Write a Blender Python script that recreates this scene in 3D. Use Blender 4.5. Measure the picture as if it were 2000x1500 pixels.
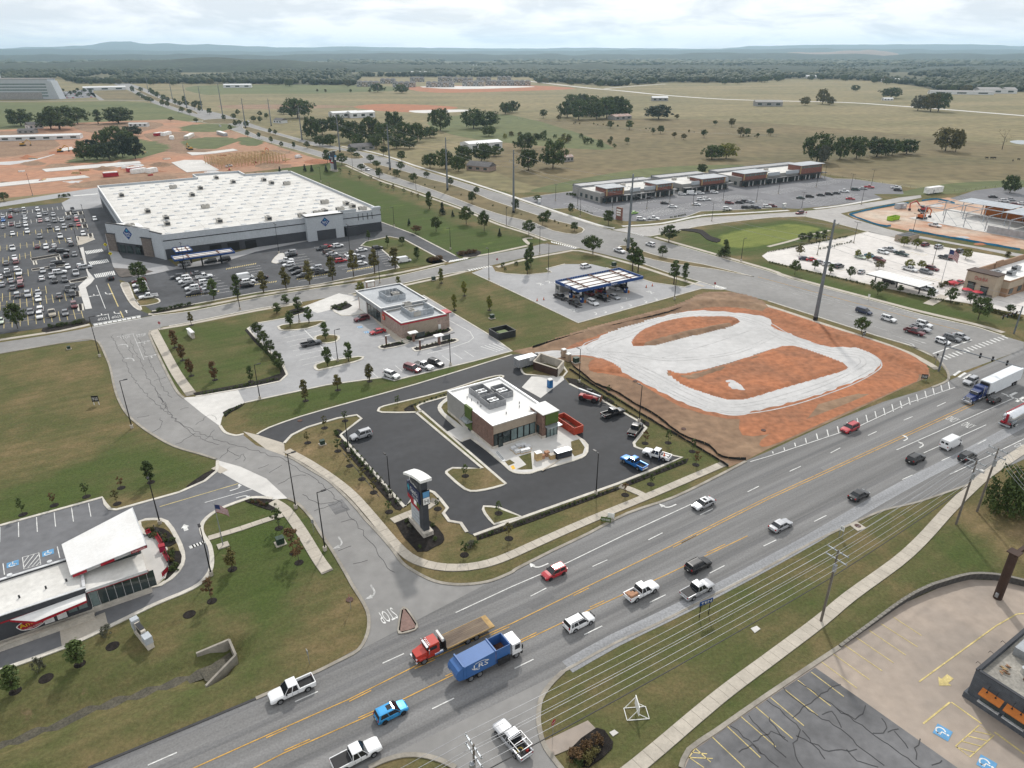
import bpy,bmesh,math,random
import numpy as np
from mathutils import Vector as V3,Matrix,noise as mnoise
def sv(n,i,v):n.inputs[i].default_value=v
HAZE=5.2e-5
random.seed(7);np.random.seed(7)
SC=bpy.context.scene
COL=SC.collection
for o in list(bpy.data.objects):bpy.data.objects.remove(o)
R=math.radians;U=random.uniform;RR=random.random;RC=random.choice;PI=math.pi;cos=math.cos;sin=math.sin
# == camera
F=1370.0;PITCH=math.atan(650/F);SP,CP=sin(PITCH),cos(PITCH);H=75.0
cam=bpy.data.cameras.new('camera');camo=bpy.data.objects.new('camera',cam);COL.objects.link(camo)
camo.location=(0,0,H);camo.rotation_euler=(PI/2-PITCH,0,0)
cam.sensor_fit='HORIZONTAL';cam.sensor_width=36;cam.lens=36*F/2000
cam.clip_start=1;cam.clip_end=90000
SC.camera=camo
# == sky, sun, exposure
SUN_EL,SUN_AZ=39,5
W=bpy.data.worlds.new('World');SC.world=W;W.use_nodes=True
nt=W.node_tree;nt.nodes.clear();N=nt.nodes.new;Lk=nt.links.new
out=N('ShaderNodeOutputWorld');bg=N('ShaderNodeBackground')
sky=N('ShaderNodeTexSky');sky.sky_type='NISHITA';sky.sun_disc=False
sky.sun_elevation=R(SUN_EL);sky.sun_rotation=R(SUN_AZ);sky.altitude=300;sky.dust_density=2.0
tc=N('ShaderNodeTexCoord');sep=N('ShaderNodeSeparateXYZ');Lk(tc.outputs['Generated'],sep.inputs[0])
comb=N('ShaderNodeMapping');sv(comb,'Scale',(7,7,30));Lk(tc.outputs['Generated'],comb.inputs[0])
nz=N('ShaderNodeTexNoise');sv(nz,'Scale',1.0);sv(nz,'Detail',9);sv(nz,'Roughness',.58)
sv(nz,'Distortion',.35)
Lk(comb.outputs[0],nz.inputs['Vector'])
rmp=N('ShaderNodeValToRGB');e=rmp.color_ramp.elements
e[0].position=.42;e[0].color=(10.2,10.6,11.1,1);e[1].position=.56;e[1].color=(13.8,13.8,13.8,1)
Lk(nz.outputs[0],rmp.inputs[0])
nz2=N('ShaderNodeTexNoise');sv(nz2,'Scale',.45);sv(nz2,'Detail',6)
Lk(comb.outputs[0],nz2.inputs['Vector'])
mr=N('ShaderNodeMapRange');sv(mr,1,.30);sv(mr,2,.46);sv(mr,3,.75);sv(mr,4,1)
Lk(nz2.outputs[0],mr.inputs[0])
mx=N('ShaderNodeMixRGB');Lk(mr.outputs[0],mx.inputs[0]);Lk(sky.outputs[0],mx.inputs[1]);Lk(rmp.outputs[0],mx.inputs[2])
Lk(mx.outputs[0],bg.inputs[0]);sv(bg,1,0.081);Lk(bg.outputs[0],out.inputs[0])
sl=bpy.data.lights.new('sun','SUN');sl.energy=2.9;sl.angle=R(3);sl.color=(1,.955,.89)
so=bpy.data.objects.new('sun',sl);COL.objects.link(so)
sd=V3((sin(R(SUN_AZ))*cos(R(SUN_EL)),cos(R(SUN_AZ))*cos(R(SUN_EL)),sin(R(SUN_EL))))
so.rotation_euler=sd.to_track_quat('Z','Y').to_euler();so.location=(0,0,300)
SC.render.engine='CYCLES';SC.cycles.volume_bounces=3
SC.view_settings.view_transform='Standard';SC.view_settings.look='None'
SC.view_settings.exposure=0.0;SC.view_settings.gamma=1
# == pixel -> place
TH=math.atan2(.5449,.8385)
E1=V3((cos(TH),sin(TH),0));E2=V3((-sin(TH),cos(TH),0))
def G(x,y,z=0.0):
 u=(x-1000)/F;v=(y-750)/F;t=(H-z)/(SP+v*CP)
 return V3((t*u,t*(CP-v*SP),z))
def HT(bx,by,ty):
 Y=G(bx,by)[1];v=(ty-750)/F
 return H-Y*(v*CP+SP)/(CP-v*SP)
def AB(x,y,z=0):p=G(x,y,z);return(p.dot(E1),p.dot(E2))
def W2(a,b,z=0):p=E1*a+E2*b;p.z=z;return p
def mpp(y):
 p=G(1000,y);return math.hypot(p.y,H)/F*1.0
# == materials
MATS={}
def srgb(r,g,b):
 f=lambda c:(c/255/12.92)if c/255<=.04045 else((c/255+.055)/1.055)**2.4
 return(f(r),f(g),f(b))
def mat(name,col,rough=.8,var=.12,scale=.6,fine=.06,metal=0,spec=.3,world=False,stretch=None,bump=0,bscale=8,var2=None,c2=None,coat=0,alpha=None):
 """principled material whose colour is mottled by two noise octaves (c2 = colour of blotches)."""
 if name in MATS:return MATS[name]
 m=bpy.data.materials.new(name);m.use_nodes=True;t=m.node_tree;n=t.nodes;l=t.links.new
 b=n['Principled BSDF'];sv(b,'Roughness',rough);sv(b,'Metallic',metal)
 sv(b,'Specular IOR Level',spec)
 if coat:sv(b,'Coat Weight',coat);sv(b,'Coat Roughness',.05)
 if world:src=n.new('ShaderNodeNewGeometry').outputs['Position']
 else:src=n.new('ShaderNodeTexCoord').outputs['Object']
 if stretch:
  mp=n.new('ShaderNodeMapping');sv(mp,'Rotation',(0,0,stretch[0]));sv(mp,'Scale',(stretch[1],stretch[2],1))
  mp.vector_type='TEXTURE';l(src,mp.inputs[0]);src2=mp.outputs[0]
 else:src2=src
 a=n.new('ShaderNodeTexNoise');sv(a,'Scale',scale);sv(a,'Detail',5);sv(a,'Roughness',.6);l(src2,a.inputs['Vector'])
 f=n.new('ShaderNodeTexNoise');sv(f,'Scale',scale*9);sv(f,'Detail',4);l(src,f.inputs['Vector'])
 if c2 is None:c2=tuple(c*(1-2.0*var)for c in col);hi=tuple(min(1,c*(1+var))for c in col)
 else:hi=col
 r=n.new('ShaderNodeValToRGB');r.color_ramp.elements[0].position=.34;r.color_ramp.elements[1].position=.66
 r.color_ramp.elements[0].color=(*c2,1);r.color_ramp.elements[1].color=(*hi,1);l(a.outputs[0],r.inputs[0])
 mx=n.new('ShaderNodeMixRGB');mx.blend_type='MULTIPLY';sv(mx,0,1);l(r.outputs[0],mx.inputs[1])
 mr=n.new('ShaderNodeMapRange');sv(mr,1,.3);sv(mr,2,.7);sv(mr,3,1-fine*2);sv(mr,4,1+fine)
 l(f.outputs[0],mr.inputs[0]);l(mr.outputs[0],mx.inputs[2]);l(mx.outputs[0],b.inputs['Base Color'])
 if bump:
  bn=n.new('ShaderNodeTexNoise');sv(bn,'Scale',bscale);sv(bn,'Detail',5);l(src,bn.inputs['Vector'])
  bp=n.new('ShaderNodeBump');sv(bp,'Strength',bump);sv(bp,'Distance',.1);l(bn.outputs[0],bp.inputs['Height']);l(bp.outputs[0],b.inputs['Normal'])
 MATS[name]=m;return m
def brickmat(name,c1,c2,mortar,bw=.42,bh=.2,rough=.9):
 m=bpy.data.materials.new(name);m.use_nodes=True;t=m.node_tree;n=t.nodes;l=t.links.new
 b=n['Principled BSDF'];sv(b,'Roughness',rough)
 tcn=n.new('ShaderNodeTexCoord');sp=n.new('ShaderNodeSeparateXYZ');l(tcn.outputs['Object'],sp.inputs[0])
 ad=n.new('ShaderNodeMath');ad.operation='ADD';l(sp.outputs[0],ad.inputs[0]);l(sp.outputs[1],ad.inputs[1])
 cb=n.new('ShaderNodeCombineXYZ');l(ad.outputs[0],cb.inputs[0]);l(sp.outputs[2],cb.inputs[1])
 br=n.new('ShaderNodeTexBrick');l(cb.outputs[0],br.inputs['Vector']);sv(br,'Scale',1)
 sv(br,'Brick Width',bw);sv(br,'Row Height',bh);sv(br,'Mortar Size',.016)
 sv(br,'Color1',(*c1,1));sv(br,'Color2',(*c2,1));sv(br,'Mortar',(*mortar,1))
 nz=n.new('ShaderNodeTexNoise');sv(nz,'Scale',1.3);sv(nz,'Detail',5);l(tcn.outputs['Object'],nz.inputs['Vector'])
 mr=n.new('ShaderNodeMapRange');sv(mr,1,.3);sv(mr,2,.7);sv(mr,3,.75);sv(mr,4,1.15);l(nz.outputs[0],mr.inputs[0])
 mx=n.new('ShaderNodeMixRGB');mx.blend_type='MULTIPLY';sv(mx,0,1);l(br.outputs[0],mx.inputs[1]);l(mr.outputs[0],mx.inputs[2]);l(mx.outputs[0],b.inputs['Base Color'])
 MATS[name]=m;return m
def corrmat(name,col,pitch=.3,rough=.5,metal=.3):
 """ribbed sheet metal: the ribs are a bump across the sheet."""
 m=mat(name,col,rough=rough,metal=metal,var=.08,scale=.3);t=m.node_tree;n=t.nodes;l=t.links.new
 wv=n.new('ShaderNodeTexWave');sv(wv,'Scale',1/pitch/3);l(n.new('ShaderNodeTexCoord').outputs['Object'],wv.inputs['Vector'])
 bp=n.new('ShaderNodeBump');sv(bp,'Strength',.6);sv(bp,'Distance',.05);l(wv.outputs[1],bp.inputs['Height']);l(bp.outputs[0],n['Principled BSDF'].inputs['Normal'])
 return m
def paint(name,col,rough=.32,metal=0,coat=.6):
 return mat(name,col,rough=rough,metal=metal,var=.03,fine=.02,coat=coat,spec=.5)
# == mesh builder
class MB:
 def __init__(s):s.v=[];s.f=[]
 def add(s,vs,fs):
  k=len(s.v);s.v+=[tuple(v)for v in vs];s.f+=[tuple(i+k for i in f)for f in fs];return s
 def box(s,x0,x1,y0,y1,z0,z1,ch=0):
  if ch:
   c=ch
   ring=[(x0+c,y0),(x1-c,y0),(x1,y0+c),(x1,y1-c),(x1-c,y1),(x0+c,y1),(x0,y1-c),(x0,y0+c)]
   cx,cy=(x0+x1)/2,(y0+y1)/2
   top=[(x-(c if x>cx else-c)*.7,y-(c if y>cy else-c)*.7)for x,y in ring]
   return s.loft([[(x,y,z0)for x,y in ring],[(x,y,z1-c)for x,y in ring],[(x,y,z1)for x,y in top]])
  return s.add([(x0,y0,z0),(x1,y0,z0),(x1,y1,z0),(x0,y1,z0),(x0,y0,z1),(x1,y0,z1),(x1,y1,z1),(x0,y1,z1)],
      [(0,3,2,1),(4,5,6,7),(0,1,5,4),(1,2,6,5),(2,3,7,6),(3,0,4,7)])
 def prism(s,poly,z0,z1):
  n=len(poly);a=sum(poly[i][0]*poly[(i+1)%n][1]-poly[(i+1)%n][0]*poly[i][1]for i in range(n))
  if a<0:poly=poly[::-1]
  return s.add([(p[0],p[1],z0)for p in poly]+[(p[0],p[1],z1)for p in poly],
      [tuple(range(n-1,-1,-1)),tuple(range(n,2*n))]+[(i,(i+1)%n,n+(i+1)%n,n+i)for i in range(n)])
 def loft(s,rings,cap=True,closed=True):
  n=len(rings[0]);vs=[p for r in rings for p in r];fs=[]
  for k in range(len(rings)-1):
   for i in range(n if closed else n-1):
    j=(i+1)%n;fs.append((k*n+i,k*n+j,(k+1)*n+j,(k+1)*n+i))
  if cap:fs.append(tuple(range(n-1,-1,-1)));fs.append(tuple((len(rings)-1)*n+i for i in range(n)))
  return s.add(vs,fs)
 def cyl(s,p0,p1,r0,r1=None,n=8,cap=True):
  r1=r0 if r1 is None else r1;p0=V3(p0);p1=V3(p1);d=(p1-p0)
  if d.length<1e-6:return s
  d.normalize();u=d.orthogonal().normalized();w=d.cross(u)
  ring=lambda p,r:[tuple(p+u*(r*cos(2*PI*i/n))+w*(r*sin(2*PI*i/n)))for i in range(n)]
  return s.loft([ring(p0,r0),ring(p1,r1)],cap)
 def tube(s,pts,r,n=6):
  for a,b in zip(pts,pts[1:]):s.cyl(a,b,r,r,n)
  return s
 def quad(s,a,b,c,d):return s.add([a,b,c,d],[(0,1,2,3)])
 def obox(s,c,ax,ay,hx,hy,z0,z1):
  """box about centre c with horizontal axis directions ax, ay"""
  c=V3(c);ax=V3(ax);ay=V3(ay)
  p=[c+ax*i*hx+ay*j*hy for i,j in((-1,-1),(1,-1),(1,1),(-1,1))]
  return s.prism([(q.x,q.y)for q in p],z0,z1)
 def mesh(s,name,smooth=False):
  me=bpy.data.meshes.new(name);me.from_pydata(s.v,[],s.f);me.update()
  if smooth:me.polygons.foreach_set('use_smooth',[True]*len(me.polygons))
  return me
 def build(s,name,m,parent=None,loc=None,smooth=False,rot=None):
  me=s.mesh(name,smooth);me.materials.append(m if not isinstance(m,str)else MATS[m])
  o=bpy.data.objects.new(name,me);COL.objects.link(o)
  if parent:o.parent=parent
  if loc is not None:o.location=loc
  if rot is not None:o.rotation_euler=rot
  return o
def thing(name,label,cat,loc=(0,0,0),rotz=0.0,group=None):
 o=bpy.data.objects.new(name,None);COL.objects.link(o);o.location=loc;o.rotation_euler=(0,0,rotz)
 o.empty_display_size=.5;o['label']=label;o['category']=cat
 if group:o['group']=group
 return o
def tag(o,label=None,cat=None,group=None,kind=None):
 if label:o['label']=label
 if cat:o['category']=cat
 if group:o['group']=group
 if kind:o['kind']=kind
 return o
def link(me,name,m=None,parent=None,loc=(0,0,0),rot=(0,0,0),scale=(1,1,1)):
 o=bpy.data.objects.new(name,me);COL.objects.link(o);o.parent=parent;o.location=loc;o.rotation_euler=rot;o.scale=scale
 if m is not None:me.materials.append(m)
 return o
def copytree(o,parent=None):
 c=o.copy();COL.objects.link(c);c.parent=parent
 for ch in o.children:copytree(ch,c)
 return c
def smooth_pts(pts,k=4,closed=True):
 """Catmull-Rom through points given as (x,y); a point written (x,y,1) stays a sharp corner."""
 n=len(pts);res=[]
 rng=range(n)if closed else range(n-1)
 for i in rng:
  p1=pts[i];p2=pts[(i+1)%n]
  p0=pts[(i-1)%n]if(closed or i>0)else p1
  p3=pts[(i+2)%n]if(closed or i<n-2)else p2
  if len(p1)>2:p0=p1
  if len(p2)>2:p3=p2
  for j in range(k):
   t=j/k;t2=t*t;t3=t2*t
   res.append(tuple(.5*((2*p1[d])+(-p0[d]+p2[d])*t+(2*p0[d]-5*p1[d]+4*p2[d]-p3[d])*t2+(-p0[d]+3*p1[d]-3*p2[d]+p3[d])*t3)for d in(0,1)))
 if not closed:res.append(pts[-1][:2])
 return res
def sheet(name,pts,z,m,parent=None,sm=0,kind='structure',thick=0,rag=0):
 """flat piece of ground outlined in the photograph; thick > 0 raises it as a slab"""
 if sm:pts=smooth_pts(pts,sm)
 w=[G(p[0],p[1])for p in pts]
 if rag:w=[p+V3((mnoise.noise(p*.35),mnoise.noise(p*.35+V3((9,0,0))),0))*rag*1.6 for p in w]
 mb=MB()
 if thick:mb.prism([(p.x,p.y)for p in w],z,z+thick)
 else:
  a=sum(w[i].x*w[(i+1)%len(w)].y-w[(i+1)%len(w)].x*w[i].y for i in range(len(w)))
  if a<0:w=w[::-1]
  mb.add([(p.x,p.y,z)for p in w],[tuple(range(len(w)))])
 o=mb.build(name,m,parent)
 if kind and not parent:o['kind']=kind
 return o
def ribbon(mb,w,wid,z0,z1,closed=False):
 n=len(w);L=[];Rr=[]
 for i in range(n):
  a=w[i-1]if(i>0 or closed)else w[i];b=w[(i+1)%n]if(i<n-1 or closed)else w[i]
  d=(b-a);d.z=0
  if d.length<1e-6:d=V3((1,0,0))
  d.normalize();nn=V3((-d.y,d.x,0))*wid/2
  L.append(w[i]+nn);Rr.append(w[i]-nn)
 rings=[]
 if z1>z0+.02:rings=[[(Rr[i].x,Rr[i].y,z0),(Rr[i].x,Rr[i].y,z1),(L[i].x,L[i].y,z1),(L[i].x,L[i].y,z0)]for i in range(n)]
 else:rings=[[(Rr[i].x,Rr[i].y,z1),(L[i].x,L[i].y,z1)]for i in range(n)]
 if closed:rings.append(rings[0])
 mb.loft(rings,cap=False,closed=False)
 return mb
def pw(pts,sm=0,closed=False):
 if sm:pts=smooth_pts(pts,sm,closed)
 return[G(p[0],p[1])for p in pts]
def kerb(pts,parent=None,sm=3,closed=False,wid=.45,h=.14,m='kerb',z=0.0,name='kerb'):
 o=ribbon(MB(),pw(pts,sm,closed),wid,z,z+h,closed).build(name,MATS[m],parent)
 if not parent:o['kind']='structure'
 return o
def resample(w,step):
 out=[w[0]];acc=0
 for a,b in zip(w,w[1:]):
  d=(b-a).length;t=step-acc
  while t<=d:out.append(a.lerp(b,t/d));t+=step
  acc=d-(t-step)
 return out
def sidewalk(pts,wid,label=None,slab=1.6,z=.03,h=.10,m='concrete',sm=3,pieces=True,name='sidewalk'):
 """concrete path: a bed and its slabs, each slab with its own edges"""
 w=pw(pts,sm)
 base=ribbon(MB(),w,wid+.04,.0,z+h-.05).build(name,MATS['joint']if pieces else MATS[m]);base['kind']='structure'
 if not pieces:return base
 q=resample(w,slab)
 def off(i,s):
  a=q[max(i-1,0)];b=q[min(i+1,len(q)-1)];d=(b-a).normalized();return q[i]+V3((-d.y,d.x,0))*s*wid/2
 for i in range(len(q)-1):
  a,b,c,d=off(i,-1),off(i+1,-1),off(i+1,1),off(i,1)
  g=.022/max((b-a).length,.1)
  P=[a.lerp(b,g),b.lerp(a,g),c.lerp(d,g),d.lerp(c,g)]
  hh=z+h+U(-.006,.006)
  MB().prism([(p.x,p.y)for p in P],.01,hh).build('slab',MATS[m],base)
 return base
def font_mesh(txt,name='letters'):
 cu=bpy.data.curves.new(name,'FONT');cu.body=txt;cu.align_x='CENTER';cu.align_y='CENTER';cu.resolution_u=2
 ob=bpy.data.objects.new(name,cu);COL.objects.link(ob)
 dg=bpy.context.evaluated_depsgraph_get();me=bpy.data.meshes.new_from_object(ob.evaluated_get(dg))
 bpy.data.objects.remove(ob);bpy.data.curves.remove(cu);return me
TXT={}
def normed(txt):
 """letters scaled to a unit box; a fresh copy each time"""
 if txt not in TXT:
  me=font_mesh(txt);co=np.empty(len(me.vertices)*3,np.float32);me.vertices.foreach_get('co',co);co=co.reshape(-1,3)
  lo,hi=co.min(0),co.max(0);co=(co-(lo+hi)/2)/np.maximum(hi-lo,1e-6);co[:,2]=0;me.vertices.foreach_set('co',co.ravel());me.update();TXT[txt]=me
 return TXT[txt].copy()
for _t in('STOP','ONLY','IN','O',"Sam's",'CLUB','BURGER','KING','FROZEN CUSTARD',"Andy's",'Chick-fil-A','The Plaza','H','2010','LRS','BORDERS','45','EXIT','FOR LEASE','NOW HIRING','SALE','TEN'):normed(_t)
# == ground materials
ASPH=mat('worn_asphalt',(.20,.198,.196),rough=.85,var=.15,scale=.42,fine=.09,world=True,stretch=(TH,34,1),spec=.2)
mat('street_asphalt',(.245,.24,.233),rough=.9,var=.07,scale=.06,fine=.05,world=True,spec=.2)
mat('lotasp',(.075,.078,.085),rough=.85,var=.16,scale=.08,fine=.08,world=True,spec=.25)
mat('new_asphalt',(.036,.038,.043),rough=.75,var=.16,scale=.07,fine=.08,world=True,spec=.3,stretch=(TH,4,1))
mat('mall_asphalt',(.165,.165,.175),rough=.9,var=.10,scale=.05,world=True)
mat('concrete',(.44,.40,.34),rough=.9,var=.07,scale=.35,fine=.05,world=True)
mat('lconc',(.56,.545,.52),rough=.9,var=.06,scale=.06,fine=.05,world=True)
mat('tan_concrete',(.36,.30,.25),rough=.9,var=.12,scale=.07,fine=.06,world=True,c2=(.27,.235,.205))
mat('grey_concrete',(.33,.33,.335),rough=.9,var=.06,scale=.07,fine=.04,world=True)
mat('kerb',(.56,.53,.47),rough=.9,var=.1,scale=.4,world=True)
mat('old_kerb',(.31,.285,.245),rough=.9,var=.15,scale=.3,world=True)
mat('joint',(.24,.22,.19),rough=1,var=.2,scale=.5,world=True)
mat('mulch',(.022,.018,.016),rough=1,var=.3,scale=1.2,fine=.3,world=True,bump=.8,bscale=9)
mat('gravel',(.50,.495,.49),rough=1,var=.07,scale=.06,fine=.05,world=True,bump=.25,bscale=3)
mat('red_dirt',(.385,.152,.073),rough=1,c2=(.27,.125,.07),scale=.08,fine=.15,world=True,bump=.8,bscale=2.5)
mat('tan_dirt',(.27,.18,.115),rough=1,c2=(.20,.125,.08),scale=.05,fine=.15,world=True,bump=.8,bscale=2.5)
mat('wpaint',(.68,.68,.66),rough=.7,var=.12,scale=.8,fine=.12,world=True)
mat('worn_white',(.47,.47,.46),rough=.8,var=.15,scale=.8,fine=.15,world=True)
mat('yellow_paint',(.58,.33,.07),rough=.7,var=.15,scale=.6,fine=.12,world=True)
mat('pyel',(.58,.47,.20),rough=.7,var=.15,scale=.6,fine=.12,world=True)
mat('blue_paint',(.11,.29,.50),rough=.7,var=.08,scale=.8,world=True)
mat('tar',(.045,.045,.048),rough=.7,var=.1,scale=.5,world=True)
mat('tactile',(.68,.40,.05),rough=.8,world=True)
mat('pasture',(.235,.19,.10),rough=1,c2=(.145,.132,.062),scale=.012,fine=.16,world=True,stretch=(R(8),3.2,1))
mat('dark_pasture',(.185,.14,.072),rough=1,c2=(.115,.10,.046),scale=.012,fine=.16,world=True,stretch=(R(8),3,1))
mat('green_field',(.12,.13,.05),rough=1,c2=(.085,.105,.038),scale=.012,fine=.12,world=True,stretch=(R(8),3,1))
mat('forest_floor',(.17,.145,.075),rough=1,c2=(.028,.04,.018),scale=.0042,fine=.3,world=True,stretch=(R(4),3.5,1))
# lawn: colour from a mown-green / dry-straw measure stored per vertex, broken up by noise
def lawnmat():
 m=bpy.data.materials.new('lawn');m.use_nodes=True;t=m.node_tree;n=t.nodes;l=t.links.new
 b=n['Principled BSDF'];sv(b,'Roughness',1);sv(b,'Specular IOR Level',.1)
 at=n.new('ShaderNodeAttribute');at.attribute_name='lush'
 pos=n.new('ShaderNodeNewGeometry').outputs['Position']
 def nz(sc,det=5,rg=.62,st=None):
  a=n.new('ShaderNodeTexNoise');sv(a,'Scale',sc);sv(a,'Detail',det);sv(a,'Roughness',rg)
  if st:
   mp=n.new('ShaderNodeMapping');mp.vector_type='TEXTURE';sv(mp,'Rotation',(0,0,st[0]));sv(mp,'Scale',(st[1],st[2],1));l(pos,mp.inputs[0]);l(mp.outputs[0],a.inputs['Vector'])
  else:l(pos,a.inputs['Vector'])
  return a.outputs[0]
 def mth(op,a,bb):
  q=n.new('ShaderNodeMath');q.operation=op
  for i,x in((0,a),(1,bb)):
   if isinstance(x,(int,float)):sv(q,i,x)
   else:l(x,q.inputs[i])
  return q.outputs[0]
 v=mth('ADD',at.outputs['Fac'],mth('MULTIPLY',mth('SUBTRACT',nz(.075,6),.5),1.25))
 v=mth('ADD',v,mth('MULTIPLY',mth('SUBTRACT',nz(.5,5,.7,(TH,2.5,1)),.5),.5))
 r=n.new('ShaderNodeValToRGB');cr=r.color_ramp;cr.elements[0].position=0;cr.elements[0].color=(.25,.18,.10,1)
 cr.elements[1].position=1;cr.elements[1].color=(.16,.185,.05,1)
 for p,c in((.21,(.152,.122,.060)),(.375,(.100,.100,.042)),(.54,(.073,.092,.031)),(.75,(.062,.090,.025))):
  e=cr.elements.new(p);e.color=(*c,1)
 l(mth('MULTIPLY',v,.75),r.inputs[0])
 mr=n.new('ShaderNodeMapRange');sv(mr,1,.25);sv(mr,2,.75);sv(mr,3,.55);sv(mr,4,1.38);l(nz(1.9,6,.8),mr.inputs[0])
 mo=nz(.55,1,.3,(TH,60,1));mq=mth('MULTIPLY_ADD',mo,.34);sv(mq.node,2,.83)
 bs=n.new('ShaderNodeMapRange');sv(bs,1,.64);sv(bs,2,.72);l(nz(.22,6,.7),bs.inputs[0])
 wm=n.new('ShaderNodeMixRGB');l(mth('MULTIPLY',bs.outputs[0],.55),wm.inputs[0]);l(r.outputs[0],wm.inputs[1]);sv(wm,2,(.20,.14,.085,1))
 mx=n.new('ShaderNodeMixRGB');mx.blend_type='MULTIPLY';sv(mx,0,1);l(wm.outputs[0],mx.inputs[1]);l(mth('MULTIPLY',mr.outputs[0],mq),mx.inputs[2]);l(mx.outputs[0],b.inputs['Base Color'])
 bp=n.new('ShaderNodeBump');sv(bp,'Strength',.7);sv(bp,'Distance',.15);l(nz(4,4,.7),bp.inputs['Height']);l(bp.outputs[0],b.inputs['Normal'])
 MATS['lawn']=m
lawnmat()
# == ground sheet: pasture out to the hills, with the mown plots as a fine grid
X0,X1,Y0,Y1=-330.,470.,30.,640.
BIG=60000.
def flat(name,pts,m):
 o=MB().add([(x,y,0)for x,y in pts],[tuple(range(len(pts)))]).build(name,MATS[m]);o['kind']='structure';return o
ground=MB()
ground.add([(-BIG,-200,0),(BIG,-200,0),(BIG,Y0,0),(-BIG,Y0,0)],[(0,1,2,3)])
ground.add([(-BIG,Y1,0),(BIG,Y1,0),(BIG,BIG,0),(-BIG,BIG,0)],[(0,1,2,3)])
ground.add([(-BIG,Y0,0),(X0,Y0,0),(X0,Y1,0),(-BIG,Y1,0)],[(0,1,2,3)])
ground.add([(X1,Y0,0),(BIG,Y0,0),(BIG,Y1,0),(X1,Y1,0)],[(0,1,2,3)])
ground.build('ground','pasture')['kind']='structure'
def inpoly(X,Y,w):
 ins=np.zeros(X.shape,bool);n=len(w)
 for i in range(n):
  x1,y1=w[i][0],w[i][1];x2,y2=w[i-1][0],w[i-1][1]
  c=((y1>Y)!=(y2>Y))&(X<(x2-x1)*(Y-y1)/((y2-y1)if y2!=y1 else 1e-9)+x1);ins^=c
 return ins
st=1.6
gx=np.arange(X0,X1+.01,(X1-X0)/round((X1-X0)/st));gy=np.arange(Y0,Y1+.01,(Y1-Y0)/round((Y1-Y0)/st))
GX,GY=np.meshgrid(gx,gy);lush=np.full(GX.shape,.40)
def pasture_side():
 edge=[(-3000,430),(0,395),(190,372),(560,326),(690,300),(1000,378),(1120,372),(1240,358),(1500,330),(1600,335),(1780,368),(2000,380),(2500,430)]
 return[G(*p)for p in edge]+[V3((3000,60,0)),V3((3000,-500,0)),V3((-3000,-500,0)),V3((-3000,200,0))]
LUSH=[
 ([(-300,720),(190,665),(215,720),(265,830),(420,895),(200,960),(-300,1080)],.42),
 ([(-300,1010),(0,960),(250,880),(425,893),(400,940),(200,980),(-300,1090)],.78),
 ([(310,640),(480,615),(560,720),(550,745),(380,775),(300,650)],.60),([(298,650),(312,650),(380,775),(352,770)],.95),
 ([(440,790),(900,700),(1000,690),(800,755),(520,838)],.72),
 ([(470,975),(560,980),(650,1080),(700,1150),(560,1240),(380,1250),(420,1150),(400,1000)],.82),
 ([(560,1110),(680,1120),(722,1200),(690,1275),(600,1290),(560,1200)],.34),
 ([(-100,1320),(400,1150),(560,1230),(600,1310),(-100,1600)],.55),([(-100,1400),(500,1250),(420,1320),(-100,1510)],.42),
 ([(640,340),(800,380),(1060,470),(920,510),(760,450),(640,400)],.88),([(680,322),(1060,452),(1060,470),(900,440),(680,345)],.45),
 ([(440,200),(660,320),(690,400),(560,345)],.75),
 ([(820,545),(940,540),(1120,630),(1000,690),(900,620)],.5),
 ([(970,500),(1150,490),(1400,560),(1300,560),(1100,515),(980,540)],.45),
 ([(1290,490),(1350,450),(1540,430),(1640,450),(1500,490),(1420,500)],.72),([(1385,472),(1430,450),(1545,436),(1605,446),(1560,468),(1490,482),(1430,486)],1.38),
 ([(1480,510),(1700,570),(1900,610),(2000,640),(1800,610),(1500,530)],.85),
 ([(560,870),(700,815),(860,960),(930,1060),(1000,1120),(860,1140),(790,1100),(690,980)],.28),
 ([(930,1050),(1250,980),(1420,900),(1250,840),(1400,860),(1420,920),(1000,1110)],.42),([(1240,850),(1420,880),(1330,960),(1250,960)],.52),
 ([(1060,1370),(1290,1220),(1900,950),(1880,1000),(1400,1380),(1200,1500),(1080,1460)],.50),
 ([(1240,1500),(1600,1230),(1880,1020),(2000,1060),(1900,1120),(1700,1200),(1330,1480)],.62),([(1840,1000),(2000,960),(2100,1100),(1960,1080)],.22),
 ([(700,330),(1000,430),(1140,455),(1000,400)],.30),([(1200,480),(1480,545),(1440,530)],.30),
 ([(1000,380),(1200,445),(1120,410)],.40),([(1060,370),(1250,330),(1600,330),(1400,360)],.50)]
pj=pasture_side();pas=~inpoly(GX,GY,pj)
for pp,val in LUSH:lush[inpoly(GX,GY,[G(*p)for p in pp])]=val
for _ in range(4):
 lush=(lush+np.roll(lush,1,0)+np.roll(lush,-1,0)+np.roll(lush,1,1)+np.roll(lush,-1,1))/5
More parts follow.
